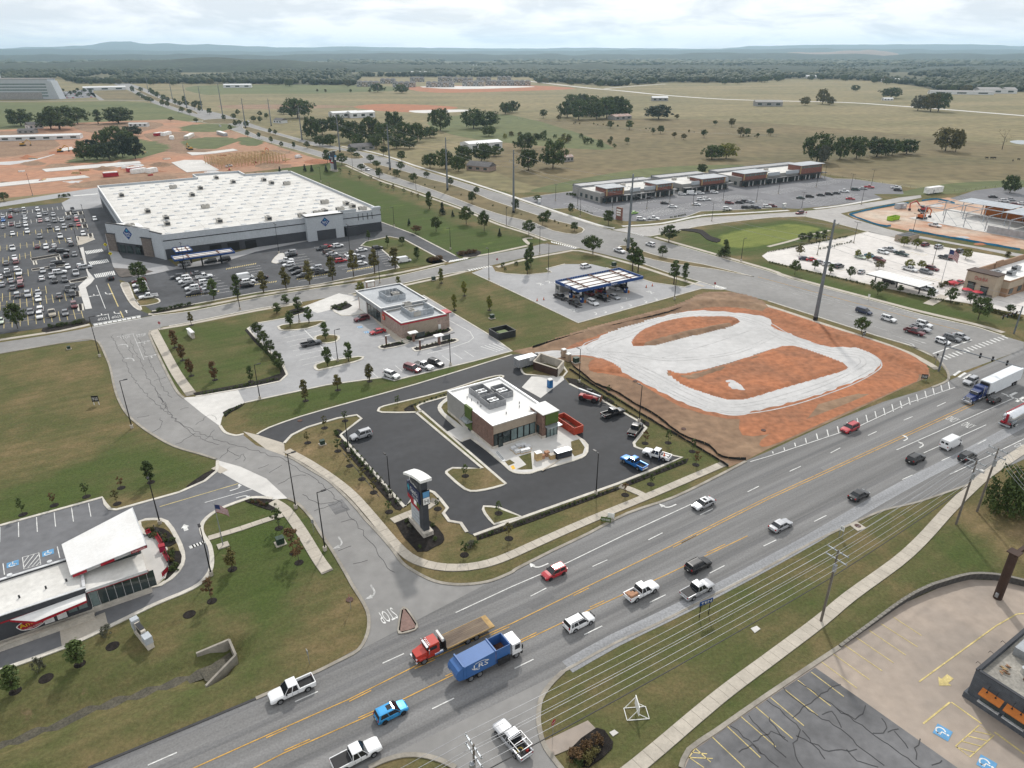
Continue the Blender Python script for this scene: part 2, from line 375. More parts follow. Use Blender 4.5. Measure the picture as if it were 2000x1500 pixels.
# the drainage ditch in the lower left and its culvert mouth
zz=np.zeros(GX.shape)
def carve(pts,half,depth,flat_=.8):
 w=[G(*p)for p in pts];best=np.full(GX.shape,1e9)
 for a,b in zip(w,w[1:]):
  dx,dy=b.x-a.x,b.y-a.y;t=np.clip(((GX-a.x)*dx+(GY-a.y)*dy)/(dx*dx+dy*dy),0,1)
  best=np.minimum(best,np.hypot(GX-a.x-t*dx,GY-a.y-t*dy))
 return-depth*np.clip(1-(best-flat_)/half,0,1)**1.3
zz=np.minimum(zz,carve([(-80,1470),(0,1442),(100,1405),(180,1370),(250,1350),(310,1330),(370,1310),(425,1290)],3.6,1.3))
zz=np.minimum(zz,carve([(405,1306),(447,1272)],1.2,1.5,2.0))
ny,nx=GX.shape;idx=np.arange(nx*ny).reshape(ny,nx)
def gridmesh(name,keep,m):
 q=np.stack([idx[:-1,:-1],idx[:-1,1:],idx[1:,1:],idx[1:,:-1]],-1)[keep]
 me=bpy.data.meshes.new(name);V=np.stack([GX,GY,zz],-1).reshape(-1,3)
 used=np.unique(q);remap=np.full(nx*ny,-1);remap[used]=np.arange(len(used));q=remap[q]
 me.vertices.add(len(used));me.vertices.foreach_set('co',V[used].astype(np.float32).ravel())
 me.loops.add(q.size);me.loops.foreach_set('vertex_index',q.astype(np.int32).ravel());me.polygons.add(len(q))
 me.polygons.foreach_set('loop_start',np.arange(0,q.size,4,dtype=np.int32));me.polygons.foreach_set('loop_total',np.full(len(q),4,dtype=np.int32))
 at=me.attributes.new('lush','FLOAT','POINT');at.data.foreach_set('value',lush.ravel()[used].astype(np.float32))
 me.update(calc_edges=True);me.validate();me.materials.append(MATS[m]);o=bpy.data.objects.new(name,me);COL.objects.link(o);o['kind']='structure';return o
cellp=pas[:-1,:-1]
gridmesh('lawn',~cellp,'lawn');gridmesh('pasture',cellp,'pasture')
ribbon(MB(),[p+V3((0,0,-1.24))for p in pw([(-80,1470),(0,1442),(100,1405),(180,1370),(250,1350),(310,1330),(370,1310),(440,1285)],3)],2.0,0,-1.24).build('ditch_bed',mat('ditch_mud',(.095,.085,.06),c2=(.05,.047,.034),scale=.5,fine=.25,world=True,rough=.6))['kind']='structure'
# == roads
Z1,Z2,Z3,Z4=.02,.03,.04,.05
highway=sheet('highway',[(-300,1696),(172,1500),(500,1364),(607,1317),(720,1255),(850,1190),(962,1132),(1010,1110),(1075,1077),(1150,1041),(1225,1002),(1315,971),(1400,930),(1457,900),(1500,882),(1630,822),(1725,785),(1792,765),(1850,745),(1920,715),(2000,681),(2600,419),
 (2600,540),(2000,897),(1930,930),(1890,947),(1795,980),(1725,997),(1660,1025),(1582,1062),(1500,1107),(1467,1125),(1287,1217),(1200,1257),(1125,1297),(1100,1312),(820,1450),(720,1500),(500,1610),(-300,2010)],Z2,ASPH)
street=sheet('side_street',[(664,1291),(700,1268),(720,1235),(721,1205),(712,1180),(690,1145),(679,1125),(650,1075),(625,1037),(610,1012),(582,982),(560,972),(532,974),(500,960),(469,945),(430,922),(427,900),(390,887),(340,872),(295,847),(265,825),(245,805),(230,777),(222,750),(215,717),(205,692),(197,675),(187,664),(160,663),(180,640),(297,620),(330,634),(297,646),(292,652),(295,662),(312,700),(337,750),(350,770),(357,777),(430,832),(440,845),(460,850),(475,850),(500,870),(550,887),(575,897),(607,917),(640,937),(660,955),(690,985),(715,1015),(745,1047),(770,1077),(787,1100),(817,1120),(850,1135),(887,1141),(925,1140),(975,1128),(850,1193),(740,1251),(700,1272),(672,1289)],Z3,'street_asphalt')
front_road=sheet('front_road',[(-200,703),(0,669),(87,656),(160,643),(180,638),(297,617),(375,608),(500,583),(625,563),(750,545),(875,517),(932,502),(1030,484),(1060,476),(1140,484),(1094,491),(1026,503),(961,518),(900,531),(875,535),(750,562),(625,584),(500,604),(375,629),(320,638),(180,664),(87,675),(0,690),(-200,726)],Z2,'street_asphalt')
BLV_L=[(250,176),(300,202),(340,216),(384,229),(440,249),(500,271),(580,293),(640,311),(677,320),(713,337),(740,348),(776,360),(830,378),(905,406),(972,434),(1026,452),(1069,467),(1132,485),(1206,503),(1260,517),(1312,535),(1365,550),(1412,565),(1500,588),(1597,619),(1715,657),(1777,675),(1828,699),(1855,735)]
BLV_R=[(2000,668),(1962,657),(1910,640),(1800,615),(1712,590),(1542,545),(1500,530),(1325,480),(1262,462),(1195,450),(1170,443),(1080,414),(1030,398),(990,383),(920,362),(862,344),(812,329),(772,314),(722,300),(668,289),(600,275),(545,260),(492,242),(440,224),(380,210),(320,188),(276,170)]
boulevard=sheet('boulevard',[(150,138),(200,155)]+BLV_L+[(2000,682)]+BLV_R+[(215,152),(165,137)],Z1,MATS['street_asphalt'])
sheet('driveway',[(1100,1312),(1075,1337),(1057,1365),(1052,1395),(1054,1425),(1065,1460),(1095,1500),(1170,1600),(900,1680),(890,1500),(862,1485),(825,1475),(787,1475),(750,1485),(720,1500),(820,1448)],Z3,'street_asphalt')
mall_road=sheet('mall_road',[(1195,449),(1222,445),(1295,440),(1370,426),(1437,422),(1544,415),(1616,408),(1661,401),(1724,392),(1756,386),(1798,381),(1800,386),(1755,395),(1700,405),(1642,417),(1665,427),(1732,447),(1775,457),(1875,476),(2000,497),(2200,530),(2200,540),(2000,504),(1900,484),(1800,466),(1735,462),(1692,452),(1615,432),(1571,423),(1508,425),(1425,434),(1360,443),(1325,451),(1265,462)],Z3,mat('pale_asphalt',(.36,.345,.33),rough=.9,var=.07,scale=.05,world=True))
# far lanes
far=[[(280,243),(340,241.5),(395,236)],[(-60,199.5),(60,197.5),(190,195.5),(290,197)],[(178,181),(188,188),(200,196)],
  [(1020,157),(1150,172),(1210,177),(1300,186),(1400,193),(1500,196.5),(1650,200),(1750,206.5),(1850,214),(2000,226),(2200,243)],[(1180,173),(1240,168),(1300,164)],[(100,128),(150,140),(190,152)]]
for i,(pts,wd)in enumerate(zip(far,(9,9,8,12,8,14))):
 o=ribbon(MB(),pw(pts,3),wd,.0,.012+.004*i).build('far_lane',MATS['lconc' if i>2 else 'street_asphalt']);o['kind']='structure'
# medians of the boulevard (raised grass with kerbs)
for pts in([(1141,449),(1125,458),(1080,451),(1044,436),(990,423),(945,409),(900,392),(848,372),(776,348),(740,336),(711,322),(715,319),(740,322),(794,336),(830,348),(875,359),(920,374),(954,389),(1008,407),(1080,430),(1125,441)],
   [(711,308),(686,310),(640,300),(614,293),(560,279),(500,263),(474,250),(480,247),(500,252),(560,269),(614,285),(668,294),(695,299)],
   [(478,236),(465,240.5),(436,242),(405,240.5),(394,237),(405,233.5),(436,232),(465,233.2)],
   [(384,222.5),(340,209.5),(300,195),(262,173),(266,172.5),(300,187.5),(340,203),(380,217)],
   [(1472,541),(1400,527),(1312,515),(1250,501),(1207,484),(1225,480),(1250,489),(1300,504),(1375,517)]):
 o=sheet('median',pts,.02,MATS['dark_pasture'],sm=2,thick=.14);kerb(pts,o,closed=True,sm=2,wid=.5,h=.17)
# == parking lots and yards
lot_left=sheet('parking_lot',[(-250,446),(0,410),(120,396),(128,412),(200,405),(201,432),(209,459),(199,482),(220,520),(232,545),(236,555),(250,590),(275,607),(297,616),(182,637),(176,629),(84,641),(0,653),(-250,694)],Z4,'lotasp')
sheet('service_drive',[(-100,412),(0,396),(120,377),(192,366),(196,378),(201,407),(150,414),(127,414),(119,397),(138,387),(120,386),(0,404),(-100,420)],Z3,'grey_concrete')
lot_front=sheet('parking_lot',[(258,560),(290,545),(340,530),(420,520),(500,495),(640,465),(726,442),(726,427),(807,457),(890,500),(900,506),(872,512),(790,468),(760,462),(715,472),(705,480),(745,487),(760,500),(780,523),(625,555),(500,572),(375,595),(297,608),(280,595),(262,572)],Z3,'lotasp')
lot_bk=sheet('parking_lot',[(597,597),(620,590),(662,575),(690,575),(827,577),(865,600),(960,657),(1000,686),(925,706),(837,727),(768,744),(745,738),(640,752),(500,782),(475,788),(445,800),(434,815),(430,832),(357,777),(382,775),(500,755),(547,745),(561,732),(552,712),(500,660),(484,642),(500,632),(562,621),(595,611)],Z4,'grey_concrete')
sheet('driveway_apron',[(357,777),(382,775),(465,762),(478,787),(445,800),(434,815),(430,833),(395,808)],Z4+.008,'lconc')
sheet('driveway_apron',[(427,900),(470,912),(520,935),(562,974),(532,976),(500,960),(469,945),(430,922)],Z4+.008,'lconc')
sheet('driveway_apron',[(475,843),(504,850),(555,866),(557,891),(520,878)],Z4+.008,'concrete')
sheet('driveway_apron',[(590,600),(662,573),(700,582),(665,600),(620,612)],Z4+.008,'lconc')
lot_new=sheet('parking_lot',[(502,849),(525,836),(587,814),(675,789),(812,751),(1000,693),(1050,690),(1060,700),(1045,713),(1095,730),(1112,750),(1175,782),(1245,822),(1262,836),(1238,866),(1240,873),(1250,877),(1332,894),(1282,915),(1207,945),(1032,1007),(925,1046),(912,1040),(900,1022),(877,1018),(866,1003),(874,993),(860,975),(847,962),(833,957),(818,966),(805,976),(790,991),(665,850),(706,820),(700,812),(660,817),(600,835),(570,850),(555,866)],Z4,'new_asphalt')
lot_andy=sheet('parking_lot',[(-200,1082),(0,1027),(200,972),(206,985),(215,995),(228,996),(350,962),(400,940),(425,920),(430,922),(469,945),(500,960),(532,974),(500,972),(475,977),(425,997),(397,1020),(395,1042),(410,1067),(414,1100),(405,1125),(375,1150),(300,1182),(212,1225),(125,1265),(0,1310),(-200,1390)],Z3,mat('grey_asphalt',(.15,.152,.16),rough=.9,var=.1,scale=.08,fine=.07,world=True))
lot_tan=sheet('parking_lot',[(1330,1500),(1345,1465),(1400,1427),(1500,1357),(1645,1261),(1762,1180),(1840,1146),(1893,1132),(1947,1134),(2000,1146),(2400,1260),(2400,1750),(1340,1600)],Z2,'tan_concrete')
lot_crack=sheet('parking_lot',[(1338,1500),(1352,1468),(1404,1432),(1505,1362),(1592,1304),(1690,1372),(1870,1500),(2000,1595),(1345,1620)],Z3,mat('cracked_asphalt',(.15,.15,.155),rough=.9,var=.14,scale=.1,fine=.08,world=True))
lot_mall=sheet('parking_lot',[(1015,388),(1057,382),(1123,373),(1300,340),(1590,330),(1598,341),(1630,349),(1666,350),(1760,363),(1765,379),(1706,379),(1722,386),(1706,390),(1630,401),(1558,408),(1517,406),(1440,410),(1368,413),(1339,424),(1267,432),(1222,432),(1181,426),(1159,421),(1120,406),(1080,408)],Z2,'mall_asphalt')
lot_cfa=sheet('parking_lot',[(1500,492),(1557,482),(1660,462),(1697,452),(1735,462),(1800,475),(1950,500),(2100,530),(2100,640),(2000,615),(1887,592),(1812,580),(1695,555),(1500,510),(1488,500)],Z3,mat('white_concrete',(.60,.57,.54),rough=.9,var=.05,scale=.05,world=True))
site_right=sheet('building_site',[(1655,418),(1780,397),(1850,386),(2000,395),(2250,430),(2250,535),(2000,487),(1775,451),(1732,443),(1668,426)],Z1,mat('site_dirt',(.50,.42,.34),c2=(.42,.20,.11),rough=1,scale=.035,fine=.1,world=True))
gas_pad=sheet('fuel_forecourt',[(922,533),(961,519),(968,531),(990,535),(1031,537),(1078,532),(1067,525),(1103,516),(1155,516),(1184,523),(1275,552),(1337,561),(1367,551),(1412,566),(1370,564),(1129,631),(1000,569)],Z3,'grey_concrete')
lot_right2=sheet('parking_lot',[(1855,388),(1905,372),(1970,364),(2200,380),(2200,420),(2000,403),(1900,396)],Z2,'mall_asphalt')
# kerbs along the roads
W_EDGE=[(660,1292),(700,1270),(718,1237),(720,1205),(711,1180),(689,1145),(678,1125),(650,1077),(625,1040),(608,1012),(582,984),(562,974)]
kerb([(500,1365),(607,1318)]+W_EDGE,m='old_kerb',wid=.5);kerb([(172,1501),(330,1436),(500,1365)],m='tar',wid=.35,h=.1)
kerb([(422,897),(390,887),(340,872),(295,847),(265,825),(245,805),(230,777),(222,750),(215,717),(205,692),(197,675),(187,665),(160,664),(87,676),(0,691)],m='old_kerb',wid=.5)
kerb([(318,641),(297,646),(292,652),(295,662),(312,700),(337,750),(350,770),(360,778)],m='old_kerb',wid=.6)
kerb([(430,832),(440,845),(460,851),(476,848)],m='kerb',wid=.6)
kerb([(557,891),(575,898),(607,918),(640,938),(660,956),(690,986),(715,1016),(745,1048),(770,1078),(787,1101),(817,1121),(850,1136),(887,1142),(925,1141),(962,1134),(1000,1118),(1010,1111),(1075,1078),(1150,1042),(1225,1003),(1315,972),(1400,931),(1457,901)],m='old_kerb',wid=.55)
kerb([(1100,1312),(1075,1337),(1057,1365),(1052,1395),(1054,1425),(1065,1460),(1095,1500),(1120,1530)],m='old_kerb',wid=.6)
kerb([(720,1500),(750,1486),(787,1476),(825,1476),(862,1486),(890,1500)],m='old_kerb',wid=.6)
kerb([(1100,1312),(1200,1257),(1287,1217),(1467,1125),(1582,1062),(1660,1025),(1725,997),(1795,980),(1890,947)],m='old_kerb',wid=.4,h=.08)
kerb([(1777,676),(1815,691),(1838,708),(1851,728),(1850,744),(1820,757)],m='old_kerb',wid=.6)
for L in(BLV_L[4:18],BLV_L[19:23],BLV_L[23:-1],BLV_R[1:8],BLV_R[9:22]):kerb(L,sm=0,wid=.5)
kerb([(297,617),(375,608),(500,583),(625,563),(750,545),(868,518)],wid=.5);kerb([(330,637),(375,629),(500,604),(590,590)],wid=.5);kerb([(680,575),(750,562),(875,535),(918,530)],wid=.5)
kerb([(1222,445),(1295,440),(1370,426),(1437,422),(1544,415)],wid=.5);kerb([(1268,462),(1325,451),(1360,443),(1425,434),(1508,425),(1571,423),(1615,432),(1692,452)],wid=.5)
# kerbs of the lots
kerb([(502,849),(525,836),(587,814),(675,789),(812,751),(1000,693)],sm=2)
kerb([(555,866),(570,850),(600,835),(660,817),(697,811),(706,818),(665,850),(790,991),(805,976),(818,966),(833,957),(847,962),(860,975),(874,993),(866,1003),(877,1018),(900,1022),(912,1040)],sm=1,wid=.6)
kerb([(925,1046),(1032,1007),(1207,945),(1282,915),(1332,894),(1250,877),(1240,873),(1238,866),(1262,836),(1245,822),(1175,782),(1112,750)],sm=1,wid=.6)
kerb([(0,1027),(200,972),(206,985),(215,995),(228,996),(350,962),(400,940),(424,920),(425,900)],sm=1,wid=.6)
kerb([(532,974),(500,972),(475,977),(425,997),(397,1020),(395,1042),(410,1067),(414,1100),(405,1125),(375,1150),(300,1182),(212,1225),(125,1265),(0,1310),(-60,1333)],sm=3,wid=.7)
kerb([(382,775),(500,755),(547,745),(561,732),(552,712),(500,660),(484,642),(500,632),(562,621),(595,611)],sm=1,wid=.6)
kerb([(478,787),(500,782),(640,752),(745,738)],sm=1);kerb([(768,744),(837,727),(925,706),(1000,686),(960,657),(865,600),(827,577)],sm=1)
kerb([(1330,1500),(1345,1465),(1400,1427),(1500,1357),(1640,1264)],sm=2,m='old_kerb',wid=.6)
kerb([(968,531),(990,535),(1031,537),(1078,532),(1067,525),(1103,516)],sm=1,wid=.5);kerb([(1184,523),(1275,552),(1337,561),(1366,551)],sm=1,wid=.5);kerb([(922,533),(1000,569),(1129,631),(1370,564),(1412,566)],sm=0,wid=.4)
kerb([(726,427),(807,457),(890,500)],sm=0,wid=.6);kerb([(872,512),(790,468),(760,462),(715,472),(705,480),(745,487),(760,500),(780,523),(625,555),(500,572),(375,595),(297,608)],sm=1,wid=.6)
kerb([(1500,492),(1557,482),(1660,462),(1697,452)],sm=0,wid=.5);kerb([(1500,510),(1695,555),(1812,580),(1887,592)],sm=0,wid=.5)
kerb([(1015,388),(1057,382),(1123,373)],sm=0,wid=.5);kerb([(1080,408),(1120,406),(1159,421),(1181,426)],sm=0,wid=.5);kerb([(1267,432),(1339,424),(1368,413),(1440,410),(1517,406)],sm=0,wid=.5);kerb([(1630,349),(1666,350),(1760,363)],sm=0,wid=.5)
sheet('store_apron',[(196,384),(206,384),(250,432),(320,500),(345,520),(430,508),(640,452),(640,466),(420,523),(292,546),(250,552),(232,546),(218,520),(200,482),(206,459),(200,432)],.021,'lotasp')
mat('dusty_asphalt',(.29,.295,.305),rough=.9,var=.14,scale=.35,fine=.12,world=True,stretch=(TH,20,1))
ribbon(MB(),pw([(1108,1303),(1200,1251),(1290,1208),(1400,1153),(1500,1100),(1590,1050),(1700,985),(1800,930),(1900,880),(2000,826),(2150,750)],2),2.3,0,.036).build('dusty_strip','dusty_asphalt',highway)
mat('wear_asphalt',(.165,.164,.165),rough=.8,var=.16,scale=.42,fine=.09,world=True,stretch=(TH,34,1),spec=.25)
for L_,off in(([(-300,1800),(500,1446),(820,1297),(1000,1218),(1190,1125),(1412,1015),(1717,872),(1900,787)],(1.9,5.6)),([(-300,1870),(500,1499),(730,1394),(1015,1256),(1297,1125),(1460,1047),(1680,940),(1900,830)],(-1.9,-5.4))):
 for q in off:ribbon(MB(),[p+E2*q for p in pw(L_,3)],.95,0,.034).build('lane_wear',MATS['wear_asphalt'],highway)
for pts in([(1030,1180),(1075,1158),(1085,1168),(1040,1190)],[(830,1330),(870,1312),(885,1325),(845,1345)],[(1560,930),(1600,912),(1612,922),(1572,941)],[(640,985),(668,975),(684,996),(655,1006)]):sheet('asphalt_patch',pts,.0415 if pts[0][0]>700 else .046,MATS['wear_asphalt'],highway)
# == islands and beds
def island(pts,m='lawn',sm=2,wid=.5,h=.15,z=.03,name='island',k='kerb'):
 o=sheet(name,pts,z,MATS[m],sm=sm,thick=h-.02)
 if m=='lawn':
  at=o.data.attributes.new('lush','FLOAT','POINT');at.data.foreach_set('value',[.42]*len(o.data.vertices))
 kerb(pts,o,sm=sm,closed=True,wid=wid,h=h,z=z,m=k);return o
def bed(pts,m='mulch',z=.16,sm=2,name='planting_bed'):return sheet(name,pts,.02,MATS[m],sm=sm,thick=z-.02)
island([(812,806,1),(823,803,1),(988,946,1),(966,953),(930,960),(908,956),(877,930),(872,922),(884,915,1),(943,916,1)],wid=.55)
island([(740,800),(750,794),(800,782),(875,763),(930,745),(968,735),(983,735),(975,741),(930,755),(877,774),(830,787),(815,795),(822,803),(810,806),(746,806)],wid=.55)
bed([(790,804),(800,793),(875,768),(965,738),(970,741),(930,752),(870,771),(815,788),(808,797),(812,803)],z=.20)
pad=sheet('forecourt',[(877,776),(862,788),(857,797),(863,809),(892,836),(872,845),(901,864),(921,857),(981,905),(996,919),(1012,925),(1035,925),(1047,921),(1120,900),(1142,890),(1147,876),(1140,862),(1092,832),(1056,808),(990,760),(975,742)],Z4+.006,'lconc',thick=.13)
kerb([(901,864),(921,857),(981,905),(996,919),(1012,925),(1035,925),(1047,921),(1120,900),(1142,890),(1147,876),(1140,862),(1092,832)],pad,sm=2,wid=.55,h=.2)
kerb([(877,776),(862,788),(857,797),(863,809),(892,836)],pad,sm=2,wid=.55,h=.2)
def lawnpatch(pts,v=.4,z=.2,parent=None,sm=0):
 o=sheet('grass_patch',pts,.03,MATS['lawn'],sm=sm,thick=z-.03,parent=parent)
 at=o.data.attributes.new('lush','FLOAT','POINT');at.data.foreach_set('value',[v]*len(o.data.vertices));return o
lawnpatch([(880,780),(866,790),(862,797),(868,807),(905,836),(880,806)],parent=pad);lawnpatch([(1115,864),(1131,859),(1142,875),(1138,887),(1122,893),(1117,886)],parent=pad);lawnpatch([(1013,893),(1037,886),(1040,918),(1018,919),(1009,918),(1028,909)],parent=pad);lawnpatch([(986,903),(996,899),(1006,906),(993,911)],parent=pad)
sheet('tactile_strip',[(997,912),(1003,910),(1007,917),(1001,919)],.19,'tactile',parent=pad)
sheet('dumpster_apron',[(1019,757),(1038,736),(1100,736),(1102,742),(1056,778)],Z4+.006,'lconc',thick=.05)
island([(1018,722),(1020,714),(1040,708),(1100,716),(1100,736),(1040,733),(1024,731)],wid=.5)
island([(945,990),(975,993,1),(1018,1010,1),(965,1025,1),(948,1005)],wid=.5)
bed([(770,1018),(800,1010),(840,1018),(866,1045),(865,1060),(850,1068),(815,1078)],z=.1);
bed([(667,858),(675,862),(790,988),(782,997),(772,995),(662,868)],z=.1,sm=0);bed([(655,850),(665,856),(672,846),(658,838)],z=.1)
bed([(930,1048),(1032,1012),(1207,951),(1210,956),(1035,1021),(932,1056)],z=.1,sm=0);bed([(1222,942),(1282,920),(1335,898),(1345,896),(1340,905),(1228,949)],z=.1,sm=0)
bed([(1118,748),(1180,778),(1248,816),(1268,826),(1268,834),(1255,828),(1240,814),(1175,776),(1115,746)],z=.1,sm=0);bed([(1105,738),(1125,741),(1155,758),(1200,785),(1195,790),(1112,748)],z=.1,sm=0)
# drive-through lane at the new restaurant stays asphalt; burger restaurant islands
for pts in([(545,641),(552,635),(625,627),(630,631),(600,642),(555,646)],[(615,661),(625,655),(655,655),(662,660),(655,668),(625,671)],[(615,716),(630,708),(700,697),(708,701),(690,708),(630,722),(620,723)]):island(pts,wid=.7)
island([(646,601),(660,596),(700,588),(716,596),(723,606),(705,613),(668,617)],m='lconc',wid=.5);bed([(651,600),(672,592),(688,598),(668,607),(655,606)],z=.25)
pb=sheet('forecourt',[(716,600),(740,612),(800,668),(795,672),(775,668),(760,655),(720,612),(700,606)],Z4+.006,'concrete',thick=.12)
island([(740,678),(752,674),(785,666),(800,667),(790,674),(750,682)],m='mulch',wid=.6);island([(806,680),(818,678),(880,663),(892,664),(888,669),(820,685),(810,685)],m='mulch',wid=.6);island([(785,666),(800,655),(868,640),(880,643),(876,650),(800,668)],m='mulch',wid=.6)
bed([(478,645),(484,642),(500,660),(552,712),(561,732),(547,744),(500,753),(382,773),(377,768),(500,745),(548,730),(545,715),(497,668)],z=.1,sm=0)
bed([(435,806),(447,799),(478,789),(468,797),(450,806),(440,815)],z=.1,sm=0);bed([(562,618),(597,608),(598,602),(585,600),(562,608)],z=.1,sm=1)
# big store: walkway, islands and beds
sheet('store_walk',[(205,455),(212,490),(221,521),(238,540),(262,541),(300,536),(340,527),(430,515),(500,492),(640,463),(640,458),(500,484),(340,522),(240,505)],Z4+.004,'grey_concrete',thick=.12)
sheet('store_walk',[(222,524),(233,541),(240,542),(268,540),(300,531),(288,528),(260,526)],Z4+.004,mat('stamped_paving',(.10,.085,.075),world=True,var=.2,scale=.4),thick=.15)
sheet('island',[(156,485),(163,483),(172,530),(185,545),(178,554),(168,562),(180,603),(167,605),(153,560),(167,547),(173,543)],Z4+.004,'lconc',thick=.14)
island([(236,557),(244,552),(252,556),(262,583),(275,600),(275,607),(262,600),(250,585)],m='concrete',wid=.4);island([(265,588),(290,582),(308,584),(312,590),(302,594),(275,598)],wid=.5)
for pts in([(150,462),(180,463),(185,468),(160,478),(152,480)],):island(pts,m='concrete',wid=.4,sm=1)
for x,y,w,h in((128,415,9,5),(152,414,9,5),(157,428,8,6),(160,439,9,6),(172,457,8,7),(65,511,5,6),(110,503,7,5),(146,570,9,10),(152,595,9,12)):
 island([(x,y),(x+w,y-1),(x+w+2,y+h),(x+2,y+h+1)],m='mulch',wid=.5,sm=0)
island([(60,505),(115,496),(117,500),(62,510)],m='mulch',wid=.4,sm=0);island([(135,549),(170,541),(174,548),(138,553)],m='mulch',wid=.5,sm=0);island([(62,526),(125,517),(126,520),(63,530)],m='mulch',wid=.4,sm=0)
bed([(84,641),(120,634),(150,627),(172,627),(176,630),(150,638),(90,650)],z=.12);bed([(297,610),(340,603),(375,593),(380,596),(340,606),(300,613)],z=.12);bed([(838,503),(862,505),(866,512),(845,516),(832,511)],z=.12);bed([(890,493),(925,489),(940,493),(930,501),(905,502)],z=.12)
lawnpatch([(715,472),(760,464),(788,470),(868,513),(782,525),(762,500),(748,487),(708,480)],.6,.12)
island([(532,510),(545,496),(556,497),(560,510),(545,515),(534,514)],m='lconc',wid=.4)
# ice-cream restaurant patio and beds
patio=sheet('patio',[(205,1080),(240,1062),(300,1046),(318,1060),(330,1110),(325,1130),(300,1140),(180,1190),(60,1250),(-60,1290),(-60,1262),(170,1190)],Z4,'lconc',thick=.14)
island([(272,1020),(300,1015),(325,1020),(345,1050),(357,1080),(355,1105),(335,1130),(300,1148),(330,1112),(318,1060),(300,1046),(280,1040)],m='lawn',wid=.7)
bed([(284,1034),(310,1032),(330,1040),(345,1062),(318,1070),(310,1048)],z=.24);bed([(328,1084),(352,1078),(354,1100),(338,1122),(322,1136),(330,1112)],z=.24)
sheet('drive_slab',[(117,1233),(205,1196),(212,1224),(121,1264)],Z3+.006,'concrete')
bed([(478,978),(505,973),(535,978),(552,1000),(520,995),(490,984)],z=.12)
bed([(365,950),(400,925),(420,918),(416,926),(395,941),(370,953)],z=.12)
tri=sheet('traffic_island',[(785,1193),(793,1191),(813,1220),(810,1230),(785,1237),(779,1232)],Z3,brickmat('paver_brick',(.23,.14,.12),(.19,.12,.10),(.17,.14,.12),.3,.15),sm=0,thick=.16);kerb([(785,1193),(793,1191),(813,1220),(810,1230),(785,1237),(779,1232)],tri,sm=2,closed=True,wid=.4,h=.2,m='old_kerb')
# == paths
sidewalk([(420,912),(438,922)],1.6,slab=1.5,pieces=False)
sidewalk([(560,880),(578,890),(605,905),(650,935),(690,968),(730,1013),(765,1055),(795,1085),(825,1100),(862,1108),(900,1109),(940,1104),(985,1090),(1050,1061),(1150,1017),(1262,971),(1400,912),(1415,905)],1.7,slab=1.75)
sidewalk([(1262,971),(1245,962),(1222,953),(1210,949)],1.5,slab=1.6)
sidewalk([(766,1018),(800,1004),(835,990),(852,975)],1.7,slab=1.7)
sidewalk([(532,980),(550,990),(563,1002),(590,1040),(620,1090),(640,1118)],1.9,slab=2.2);sidewalk([(407,1052),(470,1033),(520,1016),(560,1004)],1.3,slab=1.8)
sidewalk([(1130,1580),(1240,1500),(1400,1365),(1500,1290),(1600,1215),(1660,1165),(1750,1100),(1800,1055),(1850,1000),(1890,960),(1930,925),(2000,878),(2100,815)],1.9,slab=1.8)
sidewalk([(300,645),(318,680),(345,730),(375,772)],2.4,slab=2.4)
sidewalk([(310,643),(375,632),(500,607),(590,592)],1.6,pieces=False);sidewalk([(690,577),(750,566),(875,539),(910,530)],1.6,pieces=False)
sidewalk([(0,664),(87,651),(130,644),(175,634)],1.6,pieces=False);sidewalk([(290,614),(375,602),(500,578),(625,558),(780,533),(868,513)],1.7,pieces=False);sidewalk([(905,504),(960,495),(1030,480)],1.7,pieces=False)
sidewalk([(675,323),(740,352),(776,364),(830,383),(905,410),(972,438),(1026,455),(1066,470)],1.8,pieces=False);sidewalk([(1040,465),(1024,467),(1035,478)],1.8,pieces=False)
sidewalk([(970,522),(1026,507),(1094,494),(1132,490),(1206,508),(1260,524),(1312,541),(1375,560)],1.8,pieces=False);sidewalk([(1410,573),(1500,598),(1600,631),(1690,660),(1775,690),(1832,722)],1.9,slab=2.4,sm=2)
sidewalk([(668,286),(722,296),(772,310),(812,324),(862,339),(920,357),(990,380),(1080,411),(1170,440),(1200,446)],2.2,pieces=False,m='lconc')
sidewalk([(1280,463),(1325,476),(1500,526),(1542,541),(1712,586),(1800,609),(1910,635),(1960,650)],2.0,pieces=False);sidewalk([(1812,595),(1845,577)],3,pieces=False)
sidewalk([(1215,442),(1295,436),(1370,421),(1437,417),(1540,411)],2.2,pieces=False,m='lconc');sidewalk([(1590,408),(1640,402),(1720,388)],2.2,pieces=False,m='lconc')
sidewalk([(1500,482),(1540,472),(1580,460),(1620,450)],1.6,pieces=False)
sheet('planting_bed',[(1326,449),(1345,447),(1372,450),(1388,462),(1408,468),(1400,474),(1380,468),(1366,456),(1345,452)],.02,'mulch',sm=2,thick=.2)
# hard standing in front of the bushes by the lower right path
sheet('concrete_pad',[(1060,1450),(1148,1408),(1165,1425),(1110,1465),(1078,1478)],.02,'tan_concrete',thick=.08);bed([(1110,1468),(1165,1422),(1190,1440),(1196,1462),(1150,1500),(1125,1490)],m='mulch',z=.12)
sheet('utility_slab',[(1658,1025),(1672,1019),(1692,1032),(1675,1038)],.02,'concrete',thick=.1);sheet('utility_slab',[(1466,1228),(1478,1223),(1485,1229),(1474,1237)],.02,'lconc',thick=.08);sheet('utility_slab',[(1190,1431),(1200,1426),(1208,1432),(1197,1439)],.02,'lconc',thick=.08)
